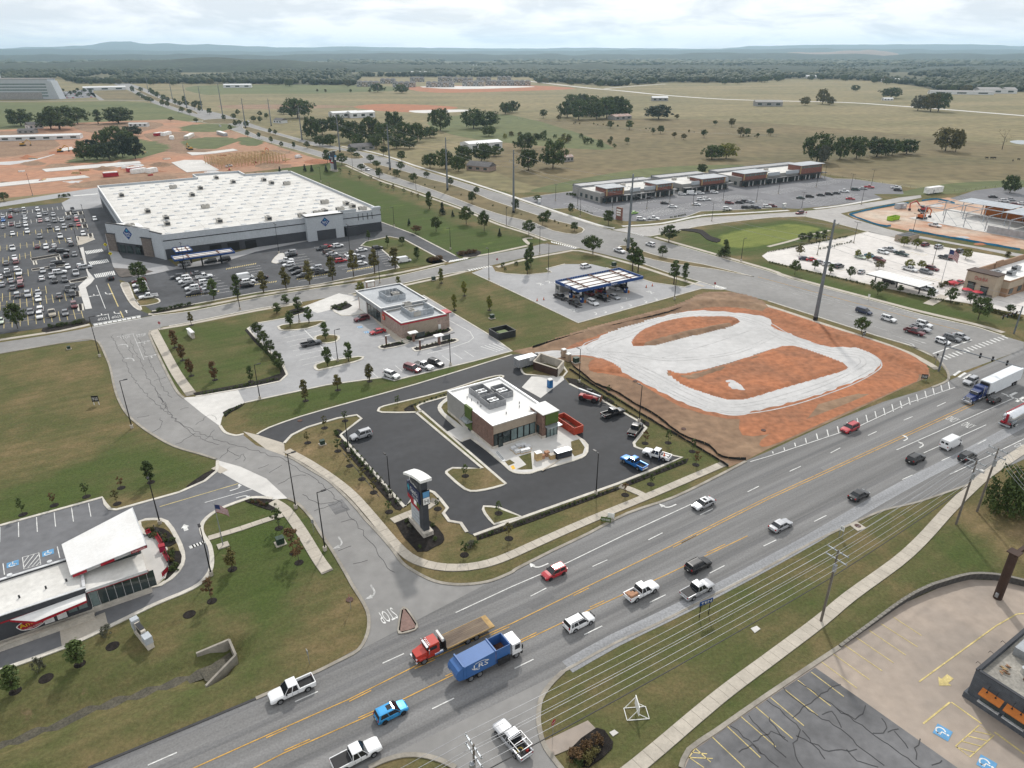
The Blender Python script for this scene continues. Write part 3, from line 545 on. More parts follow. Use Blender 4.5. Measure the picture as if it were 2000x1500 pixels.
# == building plots in bare soil
dirt=sheet('dirt_plot',[(1000,686),(1045,676),(1125,650),(1325,600),(1400,572),(1462,590),(1500,604),(1600,630),(1687,659),(1770,687),(1812,717),(1817,735),(1777,752),(1630,820),(1500,877),(1457,899),(1425,912),(1410,903),(1307,840),(1200,772),(1160,752),(1135,728),(1110,704),(1060,702)],.02,'tan_dirt')
sheet('red_soil',[(1120,672),(1195,640),(1290,612),(1400,598),(1500,610),(1600,640),(1700,675),(1790,720),(1740,752),(1650,775),(1560,800),(1480,815),(1420,818),(1330,795),(1255,752),(1210,735),(1150,722),(1162,700),(1100,692)],.026,'red_dirt',sm=2)
gv=sheet('gravel_road',[(1045,688),(1100,684),(1130,676),(1165,664),(1200,641),(1275,621),(1350,608),(1400,607),(1462,614),(1500,622),(1512,640),(1542,652),(1607,675),(1675,680),(1707,693),(1717,708),(1707,725),(1660,748),(1600,770),(1530,790),(1462,807),(1425,811),(1375,801),(1325,782),(1260,750),(1215,728),(1195,710),(1160,697),(1120,694),(1062,704)],.034,'gravel',sm=8,rag=.7)
mat('rut_gravel',(.455,.45,.445),rough=1,var=.12,scale=.2,fine=.1,world=True);LP_=pw([(1150,680),(1210,655),(1290,628),(1370,614),(1440,617),(1490,632),(1530,655),(1610,683),(1680,692),(1702,707),(1690,722),(1640,748),(1560,776),(1470,797),(1410,798),(1340,772),(1270,735),(1210,705)],4,True)
for k_,off in enumerate((-2.6,-1.2,.9,2.4)):
 w=[]
 for i in range(len(LP_)):
  d=(LP_[(i+1)%len(LP_)]-LP_[i-1]).normalized();w.append(LP_[i]+V3((-d.y,d.x,0))*(off+.5*mnoise.noise(LP_[i]*.05+V3((k_,0,0)))))
 ribbon(MB(),w,.34,0,.0405+.001*k_,True).build('wheel_rut',MATS['rut_gravel'],gv)
for k_,pts in enumerate(([(1060,695),(1130,686),(1230,690),(1300,700),(1420,690),(1500,660)],[(1060,699),(1140,690),(1240,697),(1320,705),(1440,690),(1520,655)],[(1150,684),(1260,720),(1330,756)],[(1290,700),(1400,668),(1480,640)])):ribbon(MB(),pw(pts,5),.34,0,.046+.001*k_).build('wheel_rut',MATS['rut_gravel'],gv)
# soil left standing inside the loop, built up as low mounds
def mound(name,pts,h,m,n=26,seed=1,edge=.9,parent=None,kind='structure'):
 w=[G(*p)for p in smooth_pts(pts,3)];xs=[p.x for p in w];ys=[p.y for p in w]
 gx=np.linspace(min(xs),max(xs),n);gy=np.linspace(min(ys),max(ys),n);X,Y=np.meshgrid(gx,gy)
 ins=inpoly(X,Y,w);dist=np.full(X.shape,1e9)
 for a,b in zip(w,w[1:]+w[:1]):
  dx,dy=b.x-a.x,b.y-a.y;t=np.clip(((X-a.x)*dx+(Y-a.y)*dy)/(dx*dx+dy*dy+1e-9),0,1);dist=np.minimum(dist,np.hypot(X-a.x-t*dx,Y-a.y-t*dy))
 mb=MB();id_={}
 Z=np.zeros(X.shape)
 for i in range(n):
  for j in range(n):
   if ins[i,j]:
    q=min(1,dist[i,j]/edge);nn=mnoise.fractal(V3((X[i,j]*.12+seed,Y[i,j]*.12,0)),1,2,4)
    Z[i,j]=.045+q*h*(.75+.5*nn)+q*.12*mnoise.noise(V3((X[i,j]*.9,Y[i,j]*.9,seed)))
   else:Z[i,j]=.038
 vs=[(X[i,j],Y[i,j],max(Z[i,j],.038))for i in range(n)for j in range(n)]
 fs=[(i*n+j,i*n+j+1,(i+1)*n+j+1,(i+1)*n+j)for i in range(n-1)for j in range(n-1)if ins[i,j]or ins[i+1,j]or ins[i,j+1]or ins[i+1,j+1]]
 o=mb.add(vs,fs).build(name,MATS[m],parent,smooth=True)
 if not parent:o['kind']=kind
 return o
mound('soil_mound',[(1237,675),(1240,660),(1262,642),(1312,625),(1375,619),(1425,621),(1444,628),(1412,640),(1325,660),(1270,673)],.7,'red_dirt',84,1)
mound('soil_mound',[(1302,722),(1335,731),(1420,712),(1500,686),(1545,676),(1600,692),(1648,711),(1648,722),(1600,737),(1512,762),(1462,777),(1425,780),(1375,766),(1330,748)],.5,'red_dirt',90,2)
mound('soil_mound',[(1300,724),(1335,732),(1420,713),(1500,688),(1540,680),(1470,706),(1400,730),(1345,745)],.65,'tan_dirt',34,12)
mound('soil_mound',[(1255,672),(1290,660),(1350,646),(1420,632),(1438,628),(1412,641),(1325,661),(1275,674)],.95,'tan_dirt',34,13)
mound('soil_berm',[(1040,682),(1125,650),(1240,618),(1325,596),(1380,572),(1440,573),(1490,590),(1500,606),(1440,600),(1400,598),(1330,608),(1250,628),(1140,662),(1100,675)],1.3,'tan_dirt',70,3,3)
mound('soil_berm',[(1500,600),(1600,632),(1690,660),(1775,690),(1810,718),(1800,732),(1740,705),(1660,672),(1560,640),(1500,620)],.8,'red_dirt',60,4,2)
mound('soil_mound',[(1150,718),(1165,700),(1200,712),(1215,728),(1190,727),(1165,727)],.7,'red_dirt',20,5)
mound('gravel_heap',[(1410,748),(1425,742),(1450,752),(1462,768),(1430,765)],.8,'gravel',14,6);mound('gravel_heap',[(1480,712),(1510,703),(1560,712),(1530,722),(1495,724)],.25,'gravel',14,7)
for k,(pts)in enumerate([[(1470,780),(1600,765),(1560,830),(1450,850)],[(1690,720),(1770,710),(1790,745),(1680,770)],[(1500,850),(1650,790),(1760,745),(1770,752),(1630,815),(1500,872)]]):sheet('red_soil',pts,.031+.002*k,MATS['red_dirt'],sm=4)
# the large site at upper left
sheet('building_site',[(-100,262),(60,250),(150,240),(330,233),(420,244),(560,292),(645,318),(575,326),(480,337),(200,368),(0,388),(-100,402)],.024,mat('site_soil',(.40,.20,.12),c2=(.29,.185,.12),rough=1,scale=.022,fine=.12,world=True,stretch=(R(15),3,1)))
FZ2=.026
for pts,m in(([(-20,262),(60,258),(118,283),(60,300),(-20,305)],'tan_dirt'),([(150,244),(280,238),(320,245),(250,262),(170,258)],'tan_dirt'),([(-20,318),(60,312),(110,300),(80,310),(20,322)],'gravel'),([(280,262),(360,258),(400,280),(300,300),(200,312),(190,318),(300,285)],'tan_dirt'),
  ([(130,365),(190,352),(320,343),(340,350),(190,366)],'tan_dirt')):
 FZ2+=.0012;sheet('soil_patch',pts,FZ2,MATS[m],sm=3)
for k in range(22):
 x=U(-20,560);y=270+U(0,1)*(95-.09*x)+.04*x;w=U(14,46);FZ2+=.0004;sheet('soil_patch',[(x+w*cos(a)*U(.6,1.1),y+w*.16*sin(a)*U(.6,1.1))for a in np.linspace(0,6.28,9)[:-1]],FZ2,MATS[('tan_dirt','gravel','red_dirt','tan_dirt')[k%4]],sm=4,rag=3)
mound('lawn_strip',[(175,300),(240,272),(320,285),(300,302),(230,312),(140,318)],.3,'green_field',20,8);mound('lawn_strip',[(360,275),(420,268),(460,275),(420,290),(380,288)],.5,'green_field',16,9);mound('lawn_strip',[(470,268),(510,276),(500,285),(475,280)],.3,'green_field',12,10);mound('lawn_strip',[(360,247),(430,242),(450,252),(380,258)],.4,'green_field',12,11)
# far fields in other tones
FZ=.002
for pts,m,z in(([(-200,205),(100,200),(280,200),(385,230),(270,243),(-200,252)],'green_field',.03),([(380,168),(690,166),(800,175),(620,183),(500,187),(400,185)],'green_field',.03),
 ([(180,182),(230,176),(245,176),(280,194),(205,196)],'dark_pasture',.03),([(380,187),(700,184),(820,188),(700,215),(560,222),(440,215)],'pasture',.028),
 ([(1000,245),(1150,232),(1500,240),(2100,300),(2100,345),(1700,350),(1500,325),(1200,340),(1080,370),(950,320)],'dark_pasture',.03),([(840,235),(1000,225),(1200,290),(1000,280),(880,262)],'green_field',.034),
 ([(1040,370),(1250,330),(1450,322),(1380,335),(1120,372)],'green_field',.03),([(1750,380),(1840,360),(2000,352),(2100,360),(2100,375),(1960,366),(1860,378)],'green_field',.034)):
 FZ+=.0018;sheet('field',pts,FZ,MATS[m],sm=4)
for pts,m in(([(690,209),(745,203),(850,206),(895,211),(820,219),(745,217)],'red_dirt'),([(795,171),(900,167),(1040,167),(1125,173),(1010,178),(850,181)],'red_dirt'),([(820,169),(1000,168),(1040,170),(900,174)],'lconc'),([(430,206),(560,204),(700,208),(560,213),(450,212)],'tan_dirt'),([(800,216),(900,214),(920,217),(830,221)],'lconc')):
 FZ+=.003;sheet('bare_ground',pts,FZ+.01,MATS[m],sm=3)
sheet('pond',[(1972,277),(1985,274),(2010,275),(2030,279),(1995,282)],.05,mat('water',(.05,.06,.06),rough=.05,spec=.6),sm=3)
# == painted markings (flat print on the paving)
ZM=.062
def stripes(name,segs,wid,m,parent,z=ZM,poly=False):
 mb=MB()
 for sgm in segs:ribbon(mb,[G(*p)for p in sgm],wid,0,z)
 return mb.build(name,MATS[m],parent)
for a,b in[((747,1296),(789,1277)),((576,1371),(621,1351)),((289,1495),(346,1470)),((1036,1165),(1067,1149)),((895,1231),(935,1213)),((1157,1107),(1186,1094)),((1266,1055),(1294,1041)),((1367,1006),(1392,994)),((1460,961),(1482,950)),((1542,921),(1564,911)),((1622,885),(1641,875)),((1695,851),(1712,843)),((1765,821),(1782,814)),((1830,794),(1847,786)),
    ((664,1471),(714,1447)),((844,1385),(887,1364)),((1005,1306),(1042,1288)),((1141,1240),(1176,1223)),((1269,1177),(1300,1162)),((1386,1120),(1415,1105)),((1491,1067),(1516,1055)),((1590,1019),(1614,1007)),((1762,937),(1782,928)),((1839,900),(1857,892)),((1909,868),(1926,859)),((1975,836),(1988,829))]:
 stripes('lane_dash',[(a,b)],.16,'wpaint',highway)
YU=[(-300,1800),(200,1581),(500,1446),(682,1366),(820,1297),(1000,1218),(1190,1125),(1312,1066),(1412,1015),(1500,971),(1717,872),(1900,787)]
YL=[(-300,1870),(500,1499),(555,1471),(730,1394),(882,1320),(1015,1256),(1152,1191),(1297,1125),(1380,1085),(1460,1047)]
stripes('centre_line',[YU],.14,'yellow_paint',highway);stripes('centre_line',[YL],.14,'yellow_paint',highway)
stripes('centre_line',[[(p[0]+2.5,p[1]+3.5)for p in YU[7:]]],.14,'yellow_paint',highway)
for a,b,s in((520,560,1),(682,725,1),(810,850,1),(960,995,1),(1120,1150,1),(1330,1360,1)):
 y=np.interp([a,b],[p[0]for p in YU],[p[1]for p in YU]);stripes('lane_dash',[((a,y[0]+4.5),(b,y[1]+4.5))],.14,'yellow_paint',highway)
for a,b in((555,605),(700,735),(870,900),(1015,1048),(1152,1180),(1380,1416)):
 y=np.interp([a,b],[p[0]for p in YL],[p[1]for p in YL]);stripes('lane_dash',[((a,y[0]-4.5),(b,y[1]-4.5))],.14,'yellow_paint',highway)
stripes('edge_line',[[(890,1197),(1000,1146),(1107,1100),(1220,1045),(1350,985)]],.16,'wpaint',highway);stripes('edge_line',[[(1465,902),(1500,892),(1675,834),(1775,787),(1865,757)]],.16,'wpaint',highway)
stripes('edge_line',[[(1751,879),(1982,777)]],.16,'wpaint',highway);stripes('edge_line',[[(1804,885),(1926,830)]],.16,'wpaint',highway);stripes('edge_line',[[(1855,927),(1935,889),(2030,843)]],.16,'wpaint',highway)
stripes('edge_line',[[(1105,1306),(1200,1259),(1287,1215),(1467,1122)]],.14,'worn_white',highway)
stripes('stop_line',[[(1956,768),(2008,788)]],.45,'wpaint',highway)
HX=[(40,545,0),(130,520,1),(215,490,2),(300,460,3),(388,432,4),(472,408,5),(553,382,5),(630,355,6),(708,325,6),(778,300,6),(848,272,6),(915,245,6),(980,217,6),(1045,190,6),(1110,163,6),(1172,138,6),(1238,112,6),(1300,88,6),(1362,63,6),(1420,40,6)]
for x,y,k in HX:
 p=(1500+x/4,750+y/4);stripes('hatch_bar',[(p,(p[0]-1-k*.35,p[1]-4-k*1.7))],.2,'wpaint',highway)
# crossings: bars between two lines of the photograph
def crossing(a0,a1,b0,b1,n,m,parent,wid=.5,name='crossing_bar'):
 for i in range(n):
  t=(i+.5)/n;p=(a0[0]*(1-t)+a1[0]*t,a0[1]*(1-t)+a1[1]*t);q=(b0[0]*(1-t)+b1[0]*t,b0[1]*(1-t)+b1[1]*t)
  stripes(name,[(p,q)],wid,m,parent)
crossing((1834,698),(1960,655),(1846,704),(1972,660),17,'wpaint',boulevard,.55);stripes('stop_line',[[(1822,691),(1898,664)]],.4,'wpaint',boulevard)
crossing((1858,732),(1896,746),(1870,723),(1912,737),4,'wpaint',highway,.6);crossing((2010,800),(1960,770),(2022,790),(1978,762),3,'wpaint',highway,.6)
crossing((165,491),(199,486),(169,497),(203,491),11,'wpaint',lot_left,.42);crossing((172,512),(210,506),(177,518),(214,512),11,'wpaint',lot_left,.42);crossing((183,536),(223,529),(187,543),(226,537),11,'wpaint',lot_left,.42)
crossing((182,634),(275,617),(183,637),(276,620),10,'wpaint',lot_left,1.1);stripes('stop_line',[[(182,633),(275,616)],[(183,639),(276,622)]],.3,'wpaint',lot_left)
crossing((370,1067),(399,1056),(373,1072),(402,1061),5,'wpaint',lot_andy,.7)
crossing((875,513),(912,506),(879,509),(916,503),9,'wpaint',front_road,.7);crossing((912,527),(957,519),(917,530),(962,521),9,'wpaint',gas_pad,.7)
crossing((1075,471),(1128,483),(1077,474),(1125,486),12,'wpaint',boulevard,.6);crossing((1217,452),(1256,462),(1221,450),(1260,460),9,'worn_white',boulevard,.7);crossing((1390,560),(1412,566),(1399,557),(1420,563),5,'wpaint',boulevard,.7)
crossing((142,382),(190,378),(144,383.5),(191,379.5),14,'wpaint',lot_left,.9)
# lanes on the drive into the store lot
stripes('lane_line',[[(188,557),(206,603)],[(211,613),(214,625)]],.18,'wpaint',lot_left);stripes('lane_line',[[(211,554),(231,599)],[(235,608),(241,621)]],.3,'pyel',lot_left)
stripes('lane_line',[[(260,653),(281,703)]],.16,'worn_white',street);stripes('stop_line',[[(228,658),(262,652)]],.3,'worn_white',street)
stripes('lane_line',[[(312,990),(465,945)]],.15,'pyel',lot_andy);stripes('lane_line',[[(400,982),(492,956)]],.15,'wpaint',lot_andy)
# boulevard lane lines
stripes('lane_dash',[((1290,520),(1302,523)),((1322,528),(1340,533)),((1500,560),(1520,566)),((1545,572),(1568,579)),((1600,588),(1625,595))],.16,'worn_white',boulevard)
stripes('lane_line',[((1650,612),(1690,623)),((1700,636),(1745,650)),((1722,623),(1760,634)),((1770,640),(1830,656)),((1744,655),(1800,673)),((1560,565),(1640,588)),((1470,545),(1700,608))],.16,'worn_white',boulevard)
stripes('lane_line',[((1480,541),(1690,597),(1880,647))],.14,'yellow_paint',boulevard)
crossing((1730,603),(1850,633),(1741,600),(1870,632),12,'worn_white',boulevard,.18,'hatch_bar')
# words and arrows
def word(txt,px,wx,hy,rot,m,parent,z=ZM+.004):
 """word on the ground, wx wide and hy tall in metres, its top pointing along rot"""
 me=normed(txt);me.materials.append(MATS[m]);o=bpy.data.objects.new('road_word',me);COL.objects.link(o);o.parent=parent
 p=G(*px);o.location=(p.x,p.y,z);o.rotation_euler=(0,0,rot-PI/2);o.scale=(wx,hy,1);return o
aE,aN,aW,aS=TH,TH+PI/2,TH+PI,TH-PI/2
word('STOP',(757,1203),2.4,2.6,aS,'wpaint',street);word('ONLY',(1860,819),2.1,2.9,aE,'wpaint',highway);word('ONLY',(1891,831),2.1,2.9,aE,'wpaint',highway);word('ONLY',(1995,873),2.1,2.9,aE,'wpaint',highway)
word('STOP',(200,623),2.6,2.4,aS,'wpaint',lot_left);word('STOP',(227,619),2.6,2.4,aS,'wpaint',lot_left);word('STOP',(245,659),2.6,2.4,aN,'worn_white',street);word('STOP',(276,655),2.6,2.4,aN,'worn_white',street);word('STOP',(306,529.5),2.6,2.2,aS,'wpaint',lot_front)
def arrow(px,rot,kind,m,parent,s=1.0):
 """L / R = turn, S = straight, SL = straight and left; drawn pointing along +y"""
 mb=MB()
 def head(x,y,a,w=.75,l=.95):
  c,sn=cos(a),sin(a);P=lambda u,v:(x+u*c-v*sn,y+u*sn+v*c,0)
  mb.add([P(-w/2,0),P(w/2,0),P(0,l)],[(0,1,2)])
 def shaft(pts,w=.22):ribbon(mb,[V3((x,y,0))for x,y in pts],w,0,0)
 if kind=='S':shaft([(0,-1.3),(0,.5)]);head(0,.5,0)
 if kind in 'LR':
  q=-1 if kind=='L' else 1
  shaft([(0,-1.3),(0,-.3),(q*.08,.15),(q*.3,.5),(q*.65,.68)]);head(q*.6,.68,-q*PI/2)
 if kind=='SL':shaft([(0,-1.3),(0,.5)]);head(0,.5,0);shaft([(0,-.4),(-.2,0),(-.5,.1)]);head(-.5,.1,PI/2,.6,.6)
 if kind=='LR2':shaft([(0,-1.3),(0,.0)]);shaft([(-.6,0),(.6,0)]);head(-.6,0,PI/2,.7,.7);head(.6,0,-PI/2,.7,.7)
 if kind=='FAT':shaft([(0,-1.1),(0,.1)],.75);head(0,.1,0,1.5,1.2)
 o=mb.build('road_arrow',MATS[m],parent);p=G(*px);o.location=(p.x,p.y,ZM+.003);o.rotation_euler=(0,0,rot-PI/2);o.scale=(s,s,1);return o
arrow((1772,858),aE,'L','wpaint',highway,1.1);arrow((1803,871),aE,'L','wpaint',highway,1.1);arrow((1905,917),aE,'R','wpaint',highway,1.1)
arrow((1308,991),aW,'R','wpaint',highway,1.25);arrow((1055,1108),aW,'R','wpaint',highway,1.25)
arrow((668,1059),aS,'R','worn_white',street,1.3);arrow((732,1155),aS,'R','worn_white',street,1.3)
arrow((184,578),aS,'LR2','wpaint',lot_left,1.5);arrow((207,574),aS,'L','wpaint',lot_left,1.5);arrow((199,616),aS,'LR2','wpaint',lot_left,1.3);arrow((224,612),aS,'L','wpaint',lot_left,1.3);arrow((247,609),aN,'S','wpaint',lot_left,1.2)
arrow((248,674),aN,'L','worn_white',street,1.5);arrow((260,701),aN,'L','worn_white',street,1.5);arrow((281,668),aN,'LR2','worn_white',street,1.5);arrow((295,695),aN,'LR2','worn_white',street,1.5)
arrow((463,955),aE,'L','wpaint',lot_andy,1.0);arrow((475,969),aE,'R','wpaint',lot_andy,1.0);arrow((362,1031),aN,'FAT','wpaint',lot_andy,.9);arrow((1846,1330),aW,'FAT','pyel',lot_tan,1.15)
for p,r,k in(((1543,626),aE-.3,'R'),((1781,672),aS,'R'),((1690,614),aS,'L'),((1795,667),aS,'S')):arrow(p,r,k,'worn_white',boulevard,1.6)
for p in((1165,612),(1184,609),(1216,600),(1233,596),(1263,589),(1283,584)):arrow(p,aS,'R','wpaint',gas_pad,1.0)
for p in((1055,555),(1072,551),(1222,583),(1270,571),(1120,606)):word('IN',p,2.6,1.6,aE,'wpaint',gas_pad)
# parking stalls
def stallrow(p,q,n,deep,parent,m='wpaint',wid=.12,side=1,name='parking_lines',along=None):
 """n+1 lines spread from p to q, each 'deep' metres long to one side"""
 a,b=G(*p),G(*q);d=(b-a).normalized();nn=(E2 if abs(d.dot(E1))>.6 else E1)*side
 mb=MB()
 for i in range(n+1):
  c=a.lerp(b,i/n);ribbon(mb,[c,c+nn*deep],wid,0,ZM)
 return mb.build(name,MATS[m],parent)
for y0,x0,y1,x1,n in((424,-40,406,122,16),(443,-40,425,135,16),(466,-40,444,150,16),(490,-40,468,140,14),(519,-40,497,60,9),(553,-40,533,55,7),(589,-40,566,90,9),(604,-40,578,140,14),(638,-40,612,160,13)):
 stallrow((x0,y0),(x1,y1),n,5.2,lot_left,'wpaint' if y0<450 else 'pyel',.16)
 stallrow((x0,y0),(x1,y1),n,5.2,lot_left,'wpaint' if y0<450 else 'pyel',.16,-1)
 stripes('parking_lines',[((x0,y0),(x1,y1))],.12,'pyel',lot_left)
def ewrow(p,q,n,deep,parent,m,both=True,wid=.13):
 stallrow(p,q,n,deep,parent,m,wid,1)
 if both:stallrow(p,q,n,deep,parent,m,wid,-1)
ewrow((385,538),(425,573),7,5.4,lot_front,'wpaint');ewrow((480,523),(495,557),7,5.4,lot_front,'wpaint',False);ewrow((570,500),(612,545),9,5.4,lot_front,'wpaint');ewrow((638,480),(702,528),9,5.4,lot_front,'wpaint');ewrow((733,489),(752,520),7,4.5,lot_front,'wpaint',False)
for a,b in(((362,581),(428,570)),((440,527),(500,516)),((578,547),(640,536)),((677,531),(728,522)),((478,560),(540,551))):
 crossing(a,b,(a[0]+2,a[1]-2.5),(b[0]+2,b[1]-2.5),14,'pyel',lot_front,.35,'hatch_bar')
ewrow((585,645),(630,705),7,5.4,lot_bk,'wpaint');stripes('parking_lines',[((590,640),(660,710))],.25,'wpaint',lot_bk)
ewrow((688,620),(752,672),6,5.0,lot_bk,'wpaint',False);stallrow((740,739),(925,697),8,5.2,lot_bk,'wpaint',.13,1);crossing((935,678),(975,668),(968,688),(998,680),5,'wpaint',lot_bk,.2,'hatch_bar');stripes('lane_line',[((835,691),(880,680),(915,668),(925,660),(918,648),(870,622))],.18,'wpaint',lot_bk)
stallrow((0,1030),(173,983),5,5.0,lot_andy,'wpaint',.13,-1);stripes('parking_lines',[((112,1068),(117,1090)),((6,1101),(9,1123))],.13,'wpaint',lot_andy)
stripes('hatch_area',[((44,1089),(76,1080),(80,1103),(47,1112),(44,1089)),((46,1100),(57,1085)),((47,1109),(67,1083)),((54,1110),(76,1083)),((62,1108),(78,1090)),((70,1106),(79,1097))],.12,'wpaint',lot_andy)
def badge(px,parent,rot=aN,s=1.5):
 c=G(*px);o=MB().obox((0,0,0),(1,0,0),(0,1,0),s*.55,s*.5,0,.004).build('disabled_bay_badge','blue_paint',parent,(c.x,c.y,ZM),rot=(0,0,rot-PI/2))
 mb=MB();ring=[V3((.32*s*cos(a)-.02,.30*s*sin(a)-.14*s,0))for a in np.linspace(2.0,6.6,12)]
 ribbon(mb,ring,.1*s,0,.012);ribbon(mb,[V3((0,.22*s,0)),V3((0,-.05*s,0)),V3((.22*s,-.08*s,0)),V3((.3*s,-.34*s,0))],.1*s,0,.012)
 mb.add([(.09*s*cos(a),.34*s+.09*s*sin(a),.012)for a in np.linspace(0,2*PI,8,endpoint=False)],[tuple(range(8))])
 mb.build('wheelchair_symbol','wpaint',o,(0,0,0))
badge((703,639),lot_bk,aE);badge((716,649),lot_bk,aE);badge((94,1080),lot_andy);badge((25,1102),lot_andy);badge((1841,1431),lot_tan,aS+.2,1.7);badge((1927,1493),lot_tan,aS+.2,1.7)
stripes('parking_lines',[((1745,1206),(1800,1242)),((1721,1219),(1792,1264)),((1698,1232),(1769,1280)),((1673,1246),(1745,1295)),((1650,1261),(1723,1311)),((1625,1276),(1698,1328)),((1603,1292),(1674,1345))],.11,'pyel',lot_tan)
stripes('lane_line',[((1795,1332),(1945,1223),(1985,1200),(2040,1194))],.18,'pyel',lot_tan)
stripes('parking_lines',[((1803,1414),(1855,1372)),((1858,1372),(1917,1414)),((1942,1430),(2010,1480))],.2,'pyel',lot_tan)
stripes('hatch_area',[((1866,1458),(1912,1417),(1941,1437),(1894,1479),(1866,1458)),((1901,1428),(1936,1436)),((1890,1438),(1927,1447)),((1878,1448),(1916,1458)),((1868,1460),(1904,1470))],.13,'pyel',lot_tan)
stripes('parking_lines',[((1584,1313),(1648,1361)),((1558,1329),(1623,1380)),((1531,1346),(1597,1398)),((1505,1363),(1570,1418)),((1476,1381),(1548,1443)),((1447,1400),(1515,1459)),((1420,1419),(1485,1480)),((1389,1438),(1454,1500))],.12,'pyel',lot_crack)
stripes('hatch_area',[((1358,1462),(1388,1489)),((1346,1480),(1375,1500)),((1345,1480),(1392,1482)),((1351,1470),(1381,1473)),((1358,1462),(1345,1481))],.12,'pyel',lot_crack)
# mall and chicken-restaurant stalls
for p,q,n in(((1240,395),(1330,381),16),((1255,416),(1370,398),18),((1260,421),(1340,409),14),((1115,397),(1165,413),9),((1395,391),(1450,383),9),((1400,403),(1500,393),14),((1500,378),(1560,368),10),((1560,392),(1660,378),14),((1590,399),(1680,385),12),((1570,363),(1640,353),10)):stallrow(p,q,n,5,lot_mall,'wpaint',.15,1);stallrow(p,q,n,5,lot_mall,'wpaint',.15,-1)
for p,q,n in(((1560,508),(1640,530),9),((1600,490),(1660,475),8),((1670,500),(1720,510),6),((1740,490),(1800,500),7),((1800,545),(1850,555),6)):stallrow(p,q,n,4.6,lot_cfa,'pyel',.12,1)
# sealed cracks
def crack(pts,parent,wid=.13,m='tar',jit=.35,z=ZM+.002,step=1.1):
 w=resample(pw(pts,2),step);w=[p+V3((U(-jit,jit),U(-jit,jit),0))for p in w]
 return ribbon(MB(),w,wid,0,z).build('crack_seal',MATS[m],parent)if len(w)>1 else None
for pts in([(310,775),(345,822),(400,850),(460,870),(540,893),(600,925),(650,965),(700,1030),(745,1090),(775,1125)],[(218,655),(250,720),(285,770),(320,800),(380,850),(430,870)],[(255,665),(290,740),(330,800)],[(237,652),(262,700)],[(272,660),(298,720),(335,780)],
   [(640,958),(672,940)],[(610,1000),(650,985),(672,975)],[(595,965),(620,985),(660,980)],[(690,1100),(725,1090)],[(665,1075),(695,1065)],[(525,925),(552,910)],[(545,945),(580,930),(600,928)],[(505,915),(525,905)],[(270,815),(300,812)],[(297,846),(318,830),(310,815)],[(345,868),(385,845)],[(430,895),(455,870)],[(440,880),(470,890)],[(400,860),(420,840)],[(350,800),(372,795)],[(300,760),(325,795),(310,800)],[(385,830),(410,810),(425,822)],[(300,745),(330,735)],[(670,1020),(705,1010)],[(460,900),(478,885),(475,905)]):crack(pts,street,.075)
CR=[[(1500,1370),(1540,1402),(1562,1428),(1552,1455),(1560,1490),(1590,1530)],[(1528,1345),(1572,1380),(1600,1400),(1645,1428),(1690,1470),(1740,1500)],[(1558,1329),(1600,1360),(1632,1382),(1668,1407),(1705,1435),(1770,1480),(1810,1510)],[(1545,1402),(1580,1376),(1605,1358),(1628,1340),(1642,1338)],[(1605,1398),(1625,1390),(1645,1428)],[(1632,1382),(1668,1405),(1690,1385),(1690,1373)],[(1705,1435),(1732,1428),(1722,1405),(1730,1402)],[(1555,1440),(1600,1455),(1625,1470),(1680,1460)],[(1500,1400),(1530,1445),(1552,1455)],[(1570,1430),(1598,1465),(1618,1490)],[(1732,1428),(1766,1424)],[(1750,1430),(1776,1465),(1776,1472)],[(1795,1445),(1790,1470),(1792,1495)],[(1460,1400),(1500,1440),(1540,1490)],[(1430,1420),(1480,1465),(1520,1500)],[(1470,1450),(1510,1430),(1535,1445)],[(1440,1470),(1475,1455),(1490,1480)],[(1820,1492),(1850,1485)],[(1650,1462),(1680,1490),(1720,1498)]]
for pts in CR:crack(pts,lot_crack,.12,jit=.22,step=.8)
crack([(670,885),(745,975)],lot_new,.1,jit=.05)
# == vehicles (local frame: +x forward, z up, origin on the road under the middle)
mat('car_glass',(.015,.018,.022),rough=.08,var=.02,spec=.6);mat('tyre',(.018,.018,.019),rough=.9);mat('rim',(.42,.43,.45),rough=.35,metal=.8);mat('dark_rim',(.06,.06,.065),rough=.4,metal=.6)
mat('btrim',(.022,.022,.024),rough=.6);mat('chrome',(.72,.73,.75),rough=.2,metal=1);mat('headlamp',(.75,.78,.8),rough=.15,spec=.6);mat('tail_lamp',(.35,.012,.015),rough=.25,spec=.5);mat('plate',(.7,.7,.68),rough=.5);mat('bed_liner',(.035,.035,.037),rough=.9)
CCOL={'white':(.74,.75,.76),'silver':(.42,.43,.45),'grey':(.17,.175,.185),'dark grey':(.065,.068,.075),'black':(.014,.014,.016),'red':(.42,.02,.03),'dark red':(.13,.012,.018),'blue':(.02,.16,.48),'bright blue':(.02,.28,.60),'navy':(.02,.03,.07),'tan':(.42,.37,.29),'lime':(.35,.62,.12),'dark green':(.02,.05,.045),'teal':(.02,.16,.22),'brown':(.10,.07,.055),'pale green':(.55,.62,.5),'pink':(.42,.22,.22)}
for k,c in CCOL.items():paint('paint_'+k,c,metal=.0 if k in('white','red','lime')else .25)
def ring8(x,w,zb,zs,zt,tw=.8):
 """one slice of a body: sill, shoulder at zs, deck at zt"""
 return[(x,-w*.86,zb),(x,-w*.985,zb+.10),(x,-w,(zb+zs)/2),(x,-w*.97,zs),(x,-w*tw,zt),(x,-w*.4,zt+.02),(x,w*.4,zt+.02),(x,w*tw,zt),(x,w*.97,zs),(x,w,(zb+zs)/2),(x,w*.985,zb+.10),(x,w*.86,zb)]
